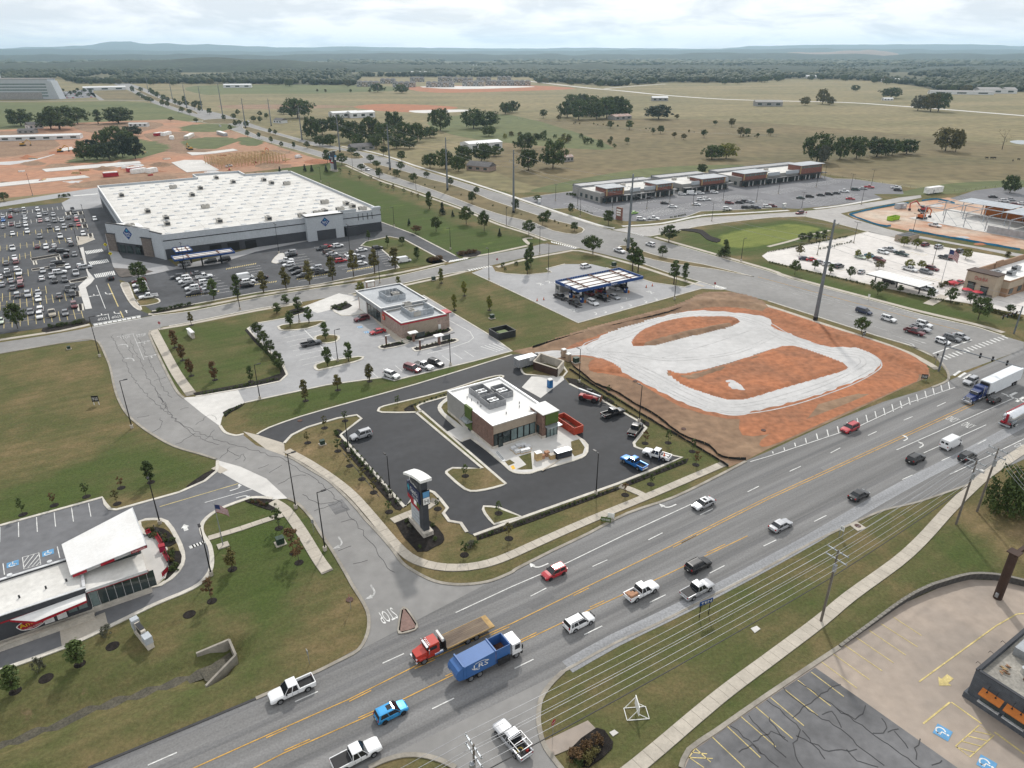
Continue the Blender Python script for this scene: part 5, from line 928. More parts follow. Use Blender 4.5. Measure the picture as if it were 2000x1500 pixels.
mat('rpaint',(.36,.015,.03),rough=.5);mat('rust',(.16,.075,.05),rough=.9,var=.3);mat('orange_awning',(.50,.16,.03),rough=.6,var=.06);mat('tan_stucco',(.40,.33,.25),rough=.9,var=.05);mat('brown_stucco',(.30,.19,.12),rough=.9,var=.05);mat('dark_brown',(.055,.032,.024),rough=.7,var=.1);mat('timber',(.50,.36,.19),rough=.9,var=.15);mat('skylight',(.55,.57,.58),rough=.3,spec=.5);mat('galv',(.40,.43,.46),rough=.45,metal=.6,var=.1)
class Bd:
 def __init__(s,name,label,cat,a,b,rot=0.0,group=None):
  s.a,s.b,s.rot=a,b,rot;s.o=thing(name,label,cat,W2(a,b),TH+rot,group)
 def box(s,part,a0,a1,b0,b1,z0,z1,m,parent=None,ch=0):
  return MB().box(a0-s.a,a1-s.a,b0-s.b,b1-s.b,z0,z1,ch).build(part,m,parent or s.o)
 def prism(s,part,poly,z0,z1,m,parent=None):return MB().prism([(x-s.a,y-s.b)for x,y in poly],z0,z1).build(part,m,parent or s.o)
 def mb(s,part,mb,m,parent=None):return mb.build(part,MATS[m],parent or s.o)
 def loc(s,px,py,z):q=AB(px,py,z);return(q[0]-s.a,q[1]-s.b)
 def text(s,txt,face,c,z,w,h,m,parent=None,off=.03,tilt=0):
  """lettering on a wall: face 'L' (towards lower left), 'F' (towards lower right); c = position along the wall"""
  me=normed(txt);me.materials.append(MATS[m]);o=bpy.data.objects.new('lettering',me);COL.objects.link(o);o.parent=parent or s.o
  o.scale=(w,h,1)
  if face[0]=='F':o.rotation_euler=(PI/2,tilt,0);o.location=(c-s.a,face[1]-s.b-off,z)
  else:o.rotation_euler=(PI/2,tilt,-PI/2);o.location=(face[1]-s.a-off,c-s.b,z)
  return o
def parapet(bd,a0,a1,b0,b1,z0,z1,m,t=.3,cap='coping'):
 for x0,x1,y0,y1 in((a0,a1,b0,b0+t),(a0,a1,b1-t,b1),(a0,a0+t,b0+t,b1-t),(a1-t,a1,b0+t,b1-t)):
  p=bd.box('parapet',x0,x1,y0,y1,z0,z1,m);
  if cap:bd.box('coping',x0-.05,x1+.05,y0-.05,y1+.05,z1+.002,z1+.10,cap,p)
def rtu(bd,px,py,z,L=3.0,Wd=2.0,h=1.5,parent=None,m='unit_beige',ab=None,rot=0):
 x,y=ab or bd.loc(px,py,z+h*.6)
 u=MB().box(-L/2,L/2,-Wd/2,Wd/2,.25,h,.06).box(-L/2+.1,L/2-.1,-Wd/2+.1,Wd/2-.1,0,.25).build('roof_unit',MATS[m],parent or bd.o,(x,y,z),rot=(0,0,rot))
 f=MB()
 for k in(-.25,.25):f.cyl((L*k,0,h),(L*k,0,h+.06),Wd*.3,n=10)
 f.build('fan','dmetal',u);MB().box(-L/2-.04,-L/2-.01,-Wd*.4,Wd*.4,.4,h-.25).build('vent_grille','dmetal',u);return u
# ---- new restaurant in the middle
nb=Bd('restaurant_building','new flat-roofed restaurant with brick corner and white roof in the centre','building',65.4,108.0)
nb.box('core_wall',65.6,79.4,108.2,127.5,.1,5.2,'beige_siding');nb.box('plinth',65.28,79.5,107.9,127.6,.05,.75,'bstone')
nb.box('side_wall',65.35,65.59,119.2,127.6,.76,5.45,'grey_siding');nb.box('brick_wall',65.3,65.59,107.95,116.3,.76,5.45,'brown_brick');nb.box('green_wall',65.1,65.59,116.32,119.18,.76,5.9,'green_panel')
nb.box('upper_band',65.61,76.2,107.95,108.19,3.5,5.4,'beige_siding');nb.box('rear_wall',65.6,79.4,127.51,127.7,.76,5.4,'grey_siding');nb.box('right_wall',79.41,79.6,109.0,127.6,.76,5.4,'grey_siding')
for i,x in enumerate((65.7,66.75,67.8,69.9,71.6,73.2,74.7)):
 w=(1.0,1.0,2.0,1.6,1.5,1.4,1.4)[i];g=nb.box('window',x,x+w,108.02,108.14,.8,3.45,'sglass' if i<3 else 'pale_glass')
 for q in(x,x+w-.08):nb.box('mullion',q,q+.08,107.93,108.15,.76,3.5,'bframe',g)
 nb.box('rail',x,x+w,107.93,108.15,3.38,3.5,'bframe',g);nb.box('sill',x,x+w,107.93,108.15,.70,.80,'bframe',g)
dr=nb.box('door',66.8,67.75,107.82,107.92,.15,2.5,'sglass');nb.box('door_frame',66.7,66.8,107.8,107.95,.1,2.6,'bframe',dr);nb.box('door_frame',67.75,67.85,107.8,107.95,.1,2.6,'bframe',dr);nb.box('door_frame',66.8,67.75,107.8,107.95,2.5,2.6,'bframe',dr)
tw=nb.box('tower',76.5,80.4,105.9,110.5,.75,5.9,'brown_brick');nb.box('plinth',76.4,80.5,105.8,110.6,.05,.74,'bstone',tw);nb.box('green_wall',77.2,80.45,105.6,105.88,3.3,5.9,'green_panel',tw);nb.box('tower_roof',76.3,80.6,105.5,110.7,5.92,6.05,'roof_white',tw)
for x in(77.6,78.6,79.5):nb.box('entrance_glass',x,x+.8,105.78,105.88,.15,2.7,'pale_glass',tw)
for x in(77.45,78.45,79.4,80.3):nb.box('door_frame',x,x+.12,105.7,105.9,.1,2.9,'bframe',tw)
nb.box('window',76.42,76.49,107.0,107.9,.8,2.8,'sglass',tw)
aw=nb.box('awning',77.0,80.6,104.3,105.7,2.95,3.1,'galv');aw2=nb.box('awning',63.7,65.3,115.9,119.0,2.9,3.05,'galv')
for b_ in(116.1,118.7):nb.mb('tie_rod',MB().cyl((63.9-65.4,b_-108,3.05),(65.2-65.4,b_-108,4.4),.04,n=5),'dmetal',aw2)
nb.box('side_door',65.2,65.34,116.9,118.1,.1,2.4,'sglass')
nb.box('roof',65.6,79.4,108.2,127.5,5.21,5.24,'roof_white');parapet(nb,65.5,79.5,108.1,127.6,5.2,5.5,'roof_white',.35)
for a0,a1,b0,b1 in((69.3,72.9,119.4,124.6),(68.9,73.2,114.9,119.0),(73.6,76.8,117.6,122.2)):
 u=rtu(nb,0,0,5.24,2.3,1.7,1.2,m='mgrey',ab=((a0+a1)/2-65.4,(b0+b1)/2-108))
 for x0,x1,y0,y1 in((a0,a1,b0,b0+.12),(a0,a1,b1-.12,b1),(a0,a0+.12,b0+.13,b1-.13),(a1-.12,a1,b0+.13,b1-.13)):
  n=max(2,int(max(x1-x0,y1-y0)/1.2))
  for k in range(n):
   if x1-x0>y1-y0:nb.box('screen_panel',x0+(x1-x0)*k/n+.03,x0+(x1-x0)*(k+1)/n-.03,y0,y1,5.3,6.75,'screen_grey')
   else:nb.box('screen_panel',x0,x1,y0+(y1-y0)*k/n+.03,y0+(y1-y0)*(k+1)/n-.03,5.3,6.75,'screen_grey')
for x,y in((68,121),(68.4,119),(68.1,117.2),(70.5,125.6),(67.7,122.5),(76,114),(75,112.5),(71,111.5)):nb.mb('roof_pipe',MB().cyl((x-65.4,y-108,5.2),(x-65.4,y-108,5.75),.09,n=8),'dmetal')
# ---- big warehouse store
sb=Bd('warehouse_store','huge pale warehouse store with white roof and blue diamond signs','building',23.5,304)
OUT=[(23.5,444),(23.5,338),(17.2,337),(17.2,331),(30.8,311.5),(33.6,304.2),(126,304.2),(126,438),(100,441),(100,456),(74,458),(74,444)]
sb.prism('dark_wall',[(x,y)for x,y in OUT],0,4.1,'store_dark');sb.prism('pale_wall',OUT,4.11,7.3,'stpale')
sb.prism('black_band',[(23.4,444.1),(23.4,338),(33.5,304.1),(126.1,304.1),(126.1,438.1)],7.31,7.62,'bframe');sb.prism('upper_wall',[(23.5,444),(23.5,338),(33.6,304.2),(126,304.2),(126,438),(100,441),(100,456),(74,458),(74,444)],7.63,8.8,'stpale')
roof=sb.prism('roof',[(23.9,443.6),(23.9,338),(33.9,304.6),(125.6,304.6),(125.6,437.6),(99.6,440.6),(99.6,455.6),(74.4,457.6),(74.4,443.6)],8.81,8.84,'roof_cream')
for k in range(14):sb.box('roof_seam',24.5 if k>3 else 34,125,309.5+9*k,309.62+9*k,8.842,8.87,'screen_grey',roof)
for k in range(7):sb.box('roof_seam',37+14.5*k,37.1+14.5*k,306,436,8.842,8.866,'unit_beige',roof)
for(x0,y0),(x1,y1)in zip(*(lambda q:(q,q[1:]+q[:1]))([(23.7,443.8),(23.7,338.2),(33.8,304.4),(125.8,304.4),(125.8,437.8),(99.8,440.8),(99.8,455.8),(74.2,457.8),(74.2,443.8)])):
 p=V3((x0-23.5,y0-304,0));q=V3((x1-23.5,y1-304,0));w_=ribbon(MB(),[p,q],.4,8.8,9.9).build('parapet','stpale',sb.o);ribbon(MB(),[p,q],.55,9.9,9.98).build('coping','roof_white',w_)
# entrance gable on the corner: tall wall, stone piers, dark doorway
def seg(pa,pb,t,z0,z1,m,part,parent=None,z1b=None):
 p=V3((pa[0]-23.5,pa[1]-304,0));q=V3((pb[0]-23.5,pb[1]-304,0));d=(q-p).normalized();n=V3((-d.y,d.x,0))*t
 zb=z1b or z1
 return MB().add([(p.x,p.y,z0),(q.x,q.y,z0),((q+n).x,(q+n).y,z0),((p+n).x,(p+n).y,z0),(p.x,p.y,z1),(q.x,q.y,zb),((q+n).x,(q+n).y,zb),((p+n).x,(p+n).y,z1)],[(0,3,2,1),(4,5,6,7),(0,1,5,4),(1,2,6,5),(2,3,7,6),(3,0,4,7)]).build(part,MATS[m],parent or sb.o)
g0,g1,g2=(16.9,331.5),(30.4,311.6),(33.5,304.0)
gw=seg(g0,g1,.6,4.2,11.4,'stpale','gable_wall',z1b=11.0);seg(g0,g1,.8,11.41,11.75,'bframe','gable_cap',gw,11.35);seg(g1,g2,.5,0,10.2,'stpale','gable_wall');seg(g1,g2,.7,10.21,10.5,'bframe','gable_cap')
MB().add([(g0[0]-23.5,g0[1]-304,11.3),(g1[0]-23.5,g1[1]-304,10.9),(8,14,8.9),(6,34,8.9)],[(0,1,2,3)]).build('gable_roof','roof_white',sb.o)
D_=(V3(g1)-V3(g0)).normalized();PT=lambda t,off=0:(g0[0]+D_.x*t+D_.y*off,g0[1]+D_.y*t-D_.x*off)
for t0,t1 in((-.5,4.2),(19.2,24.4)):
 pr=seg(PT(t0,.5),PT(t1,.5),1.6,0,7.4,'stone_block','stone_pier');seg(PT(t0-.3,.7),PT(t1+.3,.7),2.0,7.41,7.7,'store_dark','pier_cap',pr)
seg(PT(4.4,-.15),PT(19,-.15),.3,0,4.1,'bframe','doorway')
for t in(5.5,9.5,14):seg(PT(t,.06),PT(t+3,.06),.05,.1,3.2,'sglass','entrance_door')
def diamond(bd,o_pt,tdir,z,s,parent=None):
 """diamond shield: dark blue plate, small pale diamond and two words"""
 ax=math.atan2(tdir.y,tdir.x);e_=thing_part('diamond_sign',parent or bd.o,(o_pt[0],o_pt[1],z),ax)
 pl=MB().add([(0,0,-s),(s,0,0),(0,0,s),(-s,0,0),(0,.12,-s),(s,.12,0),(0,.12,s),(-s,.12,0)],[(0,1,2,3),(7,6,5,4),(0,4,5,1),(1,5,6,2),(2,6,7,3),(3,7,4,0)]);pl.build('sign_face','store_blue',e_)
 MB().add([(-.02*s,-.02,.28*s),(.2*s,-.02,.5*s),(-.02*s,-.02,.72*s),(-.24*s,-.02,.5*s)],[(0,1,2,3)]).build('emblem',mat('emblem_teal',(.05,.35,.45)),e_)
 for tx,zz_,w,h in(("Sam's",.05,1.25,.38),('CLUB',-.36,.8,.24)):
  me=normed(tx);me.materials.append(MATS['swhite']);q=link(me,'lettering',None,e_,(0,-.03,zz_*s),(PI/2,0,0),(w*s,h*s,1))
def thing_part(name,parent,loc,rz):
 o=MB().box(-.05,.05,.05,.1,-.05,.05).build(name,MATS['store_blue'],parent,loc);o.rotation_euler=(0,0,rz);return o
c=PT(11.7,.05);diamond(sb,(c[0]-23.5,c[1]-304),D_,8.3,2.5)
st=sb.box('sign_tower',90.6,107.0,301.8,307.5,0,10.4,'stpale');sb.box('tower_cap',90.3,107.3,301.5,307.8,10.41,10.8,'bframe',st);sb.box('roller_door',94.8,103.2,301.65,301.79,0,4.3,'store_dark',st);sb.box('tower_roof',90.8,106.8,302,307.3,10.81,10.86,'roof_white',st)
diamond(sb,(98.8-23.5,301.7-304),V3((1,0,0)),7.7,2.0,st)
for x in(50.5,57.5,64.5):sb.box('bay_door',x,x+4.6,304.05,304.19,0,3.4,'bframe')
sb.box('service_wall',108.2,114,301.5,304.1,0,3.8,'store_dark');sb.box('return_parapet',106,114.5,304.3,304.7,9.9,11.2,'stpale');sb.box('corner_parapet',122,126.1,304.0,306,9.99,11.0,'stpale')
for k in range(4):sb.box('downpipe',115+2.2*k,115.15+2.2*k,304.0,304.15,6.0,9.0,'bframe')
n=0
for j in range(15):
 for i in range(13):
  x=29.5+i*7.4+(3.7 if j%2 else 0);y=310+j*9.0
  if x>122 or(x<36 and y<330):continue
  MB().loft([[(-1.2,-.65,0),(1.2,-.65,0),(1.2,.65,0),(-1.2,.65,0)],[(-.95,-.45,.35),(.95,-.45,.35),(.95,.45,.35),(-.95,.45,.35)]]).build('skylight','skylight',roof,(x-23.5,y-304,8.85))if n==0 else link(sk_me,'skylight',None,roof,(x-23.5,y-304,8.85))
  if n==0:sk_me=bpy.data.objects['skylight'].data
  n+=1
for px,py in((237,380),(288,411),(324,424),(326,435),(338,364),(391,366),(375,379),(422,346),(455,354),(401,402),(428,430),(254,440),(515,350),(530,356),(560,357),(634,393),(676,396),(688,401),(620,414),(634,411),(590,419),(524,425),(664,407),(708,406)):rtu(sb,px,py,8.85,3.6,2.2,1.7,rot=RC((0,PI/2)))
# walkway canopy and pick-up canopies in front
def canopy(name,label,a0,a1,b0,b1,z0,z1,cols,txts=(),fascia='store_blue',beams=3,cross=3):
 c=Bd(name,label,'canopy',(a0+a1)/2,(b0+b1)/2);t=.25
 for x0,x1,y0,y1 in((a0,a1,b0,b0+t),(a0,a1,b1-t,b1),(a0,a0+t,b0+t,b1-t),(a1-t,a1,b0+t,b1-t)):c.box('fascia',x0,x1,y0,y1,z0,z1,fascia)
 c.box('deck',a0+t,a1-t,b0+t,b1-t,z0+.15,z0+.3,'roof_white')
 for k in range(beams):x=a0+(a1-a0)*(k+.5)/beams;c.box('roof_beam',x-.18,x+.18,b0+t,b1-t,z1-.4,z1-.08,'rust')
 for k in range(cross):y=b0+(b1-b0)*(k+1)/(cross+1);c.box('roof_purlin',a0+t,a1-t,y-.09,y+.09,z0+.31,z0+.5,'rust')
 for x,y in cols:c.box('column',x-.25,x+.25,y-.25,y+.25,0,z0+.15,'bframe')
 return c
gc=canopy('fuel_canopy','blue-edged fuel station canopy with white deck and rusty roof beams',136.4,164.5,170.6,183.2,4.5,5.5,[(x,y)for x in(141,150.5,160)for y in(174,180)])
gc.text("Sam's",('F',170.6),151.5,5.0,2.6,.7,'swhite');gc.text("Sam's",('L',136.4),176.5,5.0,2.6,.7,'swhite')
for i in range(26):x=137+i*1.06;gc.box('fascia_rib',x,x+.06,182.85,182.94,4.8,5.45,'galv')
for i,(x,y)in enumerate([(x,y)for x in(139.5,149,158.5)for y in(172.5,178.5)]):
 f=Bd('fuel_pump',f"{'first second third fourth fifth sixth'.split()[i]} dark blue fuel pump from the left under the blue canopy",'fuel pump',x,y,group='fuel pumps under the blue canopy');f.box('body',x-.35,x+.35,y-.6,y+.6,.1,1.9,'store_blue',ch=.05);f.box('display',x-.37,x-.351,y-.35,y+.35,1.1,1.6,'swhite');f.box('pump_head',x-.45,x+.45,y-.7,y+.7,1.92,2.3,'bframe');f.box('island_base',x-.8,x+.8,y-1.3,y+1.3,0,.12,'concrete');f.box('bin',x+.5,x+.9,y-1.1,y-.7,.13,1.0,'orange_awning')
kb=Bd('kiosk','small white-roofed kiosk behind the blue fuel canopy','kiosk',141,186);kb.box('wall',139.6,145.5,184.6,187.4,0,2.8,'grey_siding');kb.box('roof',139.2,145.9,184.2,187.8,2.81,3.1,'roof_white');kb.box('window',139.5,139.59,185.3,186.8,1,2.2,'sglass')
for k in range(4):kb.box('roof_unit',140+1.3*k,140.8+1.3*k,185.4,186.4,3.11,3.6,'unit_beige')
canopy('pickup_canopy','long blue-edged canopy over cars before the big store',34,56,284,291,3.9,4.6,[(x,287)for x in(37,44,51)],beams=2,cross=2)
canopy('pickup_canopy','short blue-edged canopy against the wall of the big store',36,42.2,292,300,4.9,5.5,[(37,293),(41,293)],beams=2,cross=1)
# ---- burger restaurant
bb=Bd('burger_restaurant','brick burger restaurant with red roof stripe and grey roof','building',76,175)
bb.box('brick_wall',76,90.5,175,207.5,0,4.3,'pale_brick');bb.box('front_panel',78.2,87.5,174.9,174.99,.1,4.3,'beige_siding')
bb.box('red_stripe',75.9,90.6,174.85,174.98,4.31,4.7,'rpaint');bb.box('red_stripe',75.86,75.99,174.85,188,4.31,4.7,'rpaint');parapet(bb,76,90.5,175,187.6,4.31,4.9,'grey_siding',cap='roof_white');bb.box('roof',76.3,90.2,175.3,187.6,4.31,4.36,'roof_grey')
up=bb.box('upper_storey',75.6,90.8,188,207.9,4.31,5.3,'mgrey');bb.box('roof',75.9,90.5,188.3,207.6,5.31,5.34,'roof_grey');parapet(bb,75.4,91,187.8,208.1,5.31,5.7,'mgrey',cap='roof_white')
for y in(190,192.5,195,197.5):g=bb.box('window',75.9,75.99,y,y+2.2,.5,3.8,'sglass');bb.box('mullion',75.86,75.99,y+2.21,y+2.4,.4,4.0,'bframe',g)
bb.box('side_panel',75.7,75.99,200.5,206,0,4.3,'roof_white');bb.box('pay_window',90.51,92.2,176.3,178.6,0,4.6,'pale_brick');bb.box('window_canopy',90.3,92.8,175.8,179,4.61,4.9,'rpaint');bb.box('notice',87.7,88.5,174.8,174.89,.6,2.2,'swhite')
e_=MB().cyl((-.12,0,0),(.0,0,0),.95,n=20).build('round_sign',mat('bun_red',(.55,.06,.02)),bb.o,(75.84-76,187.2-175,3.1));bb.text('BURGER',('L',75.84),187.2,3.25,1.3,.3,'swhite',off=.14);bb.text('KING',('L',75.84),187.2,2.9,1.0,.3,'swhite',off=.14)
for px,py in((772,574),(795,594),(800,606),(813,611)):rtu(bb,px,py,4.4 if py>590 else 5.35,2.4,1.8,1.4)
for x0,x1,y0,y1,z in((80,86,193,193.1,5.35),(80,80.1,193.2,200,5.35),(86,86.1,193.2,200,5.35),(80,86,200,200.1,5.35),(81,88.5,179,179.1,4.37),(88.5,88.6,179,186,4.37),(81,81.1,179,186,4.37)):
 n=int(max(x1-x0,y1-y0)/1.2)
 for k in range(n):
  if x1-x0>y1-y0:bb.box('screen_panel',x0+(x1-x0)*k/n+.05,x0+(x1-x0)*(k+1)/n-.05,y0,y1,z,z+1.7,'galv')
  else:bb.box('screen_panel',x0,x1,y0+(y1-y0)*k/n+.05,y0+(y1-y0)*(k+1)/n-.05,z,z+1.7,'galv')
# ordering points
for i,(px,py,lab)in enumerate(((808,667,'beside the brick burger restaurant wall'),(858,673,'on the outer drive lane island'))):
 a,b=AB(px,py);q=Bd('order_point',f'drive-through order post with white canopy and menu board {lab}','order point',a,b);q.box('post',a-.3,a+.3,b-.3,b+.3,0,2.7,'brown_brick');q.box('canopy',a-1.4,a+1.2,b-.9,b+.9,2.71,2.95,'swhite');q.box('menu_board',a+1.0,a+3.6,b-.08,b+.08,1.0,2.4,'dmetal')
 for k in range(3):q.box('menu_screen',a+1.1+.85*k,a+1.8+.85*k,b-.1,b-.081,1.15,2.25,'sglass')
for px,py,lab in((755,676,'left of the first order post'),(821,684,'left of the outer order post')):a,b=AB(px,py);q=Bd('clearance_post',f'orange drive-through clearance post {lab}','post',a,b);q.box('post',a-.18,a+.18,b-.18,b+.18,0,3.0,'rust');q.box('arm',a-.18,a+1.2,b-.1,b+.1,3.0,3.2,'swhite')
# ---- ice-cream restaurant lower left
ab=Bd('custard_restaurant','dark grey ice cream restaurant with tilted white wing roof','building',-30,100)
ab.box('front_wall',-32,-8.7,100,109,.8,4.4,'store_dark');ab.box('base_wall',-32.1,-8.5,99.85,109.1,0,.79,'bstone');ab.box('roof',-31.7,-8.9,100.3,108.7,4.41,4.45,'roof_cream');parapet(ab,-32,-8.7,100,109,4.41,4.75,'store_dark',cap='coping')
ab.box('red_line',-32,-14,99.93,99.99,3.55,3.75,'rpaint')
ab.box('dining_base',-8.69,-.7,100,110.5,0,.95,'bstone');ab.box('dining_core',-8.6,-.9,100.3,110.4,.96,3.9,'sglass');ab.box('dining_roof',-8.69,-.7,99.9,104.6,4.1,4.4,'roof_cream');ab.box('red_line',-8.7,-.6,99.8,99.89,3.9,4.4,'rpaint')
ab.box('roof_edge',-8.8,-.55,99.7,99.79,4.1,4.55,'coping')
for k in range(8):x=-8.6+k*1.1;g=ab.box('window',x+.06,x+1.04,100.18,100.29,1.0,3.85,'pale_glass' if k in(0,)else 'sglass');ab.box('mullion',x,x+.05,100.1,100.29,.96,3.9,'coping',g)
for k in range(4):y=101+k*2.3;g=ab.box('window',-.89,-.8,y,y+2.1,1.0,3.85,'sglass');ab.box('mullion',-.88,-.75,y+2.11,y+2.2,.96,3.9,'coping',g)
cl=ab.box('clerestory',-9.6,-1.2,104.7,110.2,4.41,5.3,'sglass');
WP=[G(120,1063,6.0),G(259,991,8.0),G(287,1064,7.4),G(138,1124,5.4)]
def lp(v):return(v.dot(E1)+30,v.dot(E2)-100,v.z)
WL=[lp(v)for v in WP];WLd=[(x,y,z-.45)for x,y,z in WL]
wing=MB().loft([WL[::-1],WLd[::-1]]).build('wing_roof','roof_white',ab.o)
for i in range(4):
 p,q=V3(WL[i]),V3(WL[(i+1)%4]);MB().loft([[(p.x,p.y,p.z-.42),(p.x,p.y,p.z+.03),(q.x,q.y,q.z+.03),(q.x,q.y,q.z-.42)],[tuple(V3((p.x,p.y,p.z-.42))*.985+V3((WL[0][0],WL[0][1],6))*.015),tuple(p*.985+V3((WL[0][0],WL[0][1],6))*.015),tuple(q*.985+V3((WL[0][0],WL[0][1],6))*.015),tuple(V3((q.x,q.y,q.z-.42))*.985+V3((WL[0][0],WL[0][1],6))*.015)]]).build('wing_edge','coping',wing)
def edge_sign(p,q,t0,t1,txt):
 d=V3(q)-V3(p);a=V3(p)+d*t0;b=V3(p)+d*t1;n=V3((d.y,-d.x,0)).normalized()*-.10
 n=V3((0,-.10,0));o=MB().add([tuple(a+n-V3((0,0,.45))),tuple(b+n-V3((0,0,.45))),tuple(b+n),tuple(a+n)],[(0,1,2,3)]).build('red_sign','rpaint',wing)
 if txt:me=normed(txt);me.materials.append(MATS['swhite']);m=(a+b)/2+n*1.2-V3((0,0,.22));link(me,'lettering',None,wing,m,(PI/2,-math.atan2(d.z,math.hypot(d.x,d.y)),math.atan2(d.y,d.x)),((b-a).length*.85,.22,1))
edge_sign(WL[3],WL[2],.78,.99,'FROZEN CUSTARD');edge_sign(WL[3],WL[2],.38,.56,'');edge_sign(WL[3],WL[2],.02,.2,'')
for x,y in((-1.2,106),(-1.2,110),(-5,110.6),(-9.5,110.3)):ab.box('column',x-.12,x+.12,y-.12,y+.12,0,6.3 if x>-3 else 5.6,'rpaint')
lg=MB();ring=[(-.0+1.75*cos(a)*(1+.06*sin(5*a)),.95*sin(a)*(1+.06*cos(4*a)))for a in np.linspace(0,2*PI,28,endpoint=False)]
lg.add([(x,-.08,z)for x,z in ring],[tuple(range(28))]);sg=lg.build('wall_sign','swhite',ab.o,(AB(62,1221,1.9)[0]+30,-.02,1.95))
lg=MB();lg.add([(x*.92,-.1,z*.86)for x,z in ring],[tuple(range(28))]);lg.build('sign_inner',mat('sign_red',(.32,.02,.03)),sg)
me=normed("Andy's");me.materials.append(mat('sign_yellow',(.75,.50,.02)));link(me,'lettering',None,sg,(0,-.13,.15),(PI/2,-.12,0),(2.9,1.0,1));me=normed('FROZEN CUSTARD');me.materials.append(MATS['swhite']);link(me,'lettering',None,sg,(.1,-.13,-.55),(PI/2,-.12,0),(2.2,.26,1))
cp=MB().add([(-18.2+30,-.1,3.7),(-15.2+30,-1.8,3.3),(-8.9+30,-1.8,3.9),(-8.9+30,-.1,4.0)],[(0,1,2,3)]);v=cp.v;cp.add([(x,y,z-.3)for x,y,z in v],[(3,2,1,0)]);cp.add(v[:2]+[(x,y,z-.3)for x,y,z in v[:2]],[(0,2,3,1)]);cp.build('drive_canopy','roof_white',ab.o);ce=MB().add([(-18.2+30,-.12,3.4),(-15.2+30,-1.85,2.85),(-15.2+30,-1.85,3.25),(-18.2+30,-.12,3.75)],[(0,1,2,3)]).add([(-15.2+30,-1.85,2.85),(-8.9+30,-1.85,3.55),(-8.9+30,-1.85,3.95),(-15.2+30,-1.85,3.25)],[(0,1,2,3)]).add([(-8.86+30,-1.85,3.55),(-8.86+30,-.1,3.65),(-8.86+30,-.1,4.05),(-8.86+30,-1.85,3.95)],[(0,1,2,3)]);ce.build('canopy_trim','rpaint',ab.o)
for x in(-11.5,-10.2):g=ab.box('serving_window',x,x+1.1,99.9,99.99,1.5,2.6,'pale_glass');ab.box('frame',x-.08,x+1.18,99.86,99.92,2.61,2.7,'swhite',g)
for x in(-14.6,-13):ab.box('menu_poster',x,x+1.2,99.9,99.99,1.0,2.1,'swhite')
for px,py,z in((90,1149,4.5),(38,1167,4.5),(20,1123,4.5),(130,1135,4.5)):q=ab.loc(px,py,z);ab.mb('roof_pipe',MB().cyl((q[0],q[1],4.4),(q[0],q[1],4.9),.13,n=8),'dmetal')
for px,py in((98,1100),(20,1126)):q=ab.loc(px,py,4.6);ab.mb('roof_vent',MB().cyl((q[0],q[1],4.4),(q[0],q[1],5.0),.35,n=10),'coping')
# low wall along the drive lane, benches, railing banner
lw=Bd('drive_wall','low pale block wall along the ice cream drive-through lane','wall',-20,98.9);lw.box('wall',-32,-8.6,98.6,98.95,0,.9,'bstone');lw.box('cap',-32,-8.5,98.5,99.05,.91,1.0,'concrete')
for i,(p,q,lab)in enumerate((((287,1048),(296,1044),'nearest the white wing roof corner'),((306,1052),(316,1068),'facing the flower bed on the patio'),((321,1085),(330,1101),'lower on the curved patio edge'),((288,1125),(297,1143),'beside the glazed dining room'))):
 a,b=G(*p),G(*q);d=(b-a).normalized();nn=V3((-d.y,d.x,0));t=thing('bench',f'red patio bench {lab}','bench',(a+b)/2+V3((0,0,.19)),math.atan2(d.y,d.x),'red benches on the ice cream patio');L=(b-a).length/2
 MB().box(-L,L,-.25,.25,.42,.5).build('seat','rpaint',t);MB().box(-L,L,.22,.3,.55,.95).build('backrest','rpaint',t)
 for s in(-1,1):MB().box(s*L*.8-.05,s*L*.8+.05,-.2,.2,0,.42).build('leg','dmetal',t)
q=G(318,1077);t=thing('bin','red square litter bin on the patio','bin',q+V3((0,0,.19)),TH);MB().box(-.45,.45,-.45,.45,0,1.0,.06).build('body',mat('bin_pink',(.45,.03,.09)),t);MB().box(-.5,.5,-.5,.5,1.01,1.12,.04).build('lid','rpaint',t)
rl=thing('railing','curved black patio railing with red banner','railing',G(325,1090));o_=rl.location
P_=[p-o_ for p in pw([(302,1036),(316,1052),(324,1075),(331,1100),(330,1117),(318,1130)],3)]
rl2=MB();rl2.tube([p+V3((0,0,1.2))for p in P_],.04,5).tube([p+V3((0,0,.7))for p in P_],.03,5);rl2.build('rail','bframe',rl)
for p in P_[::2]:MB().cyl(p,p+V3((0,0,1.22)),.04,n=6).build('rail_post','bframe',rl)
bn=MB();A,B2=P_[-4],P_[-1];bn.quad(A+V3((.05,-.06,.35)),B2+V3((.05,-.06,.35)),B2+V3((.05,-.06,1.15)),A+V3((.05,-.06,1.15)));bn.build('banner','rpaint',rl)
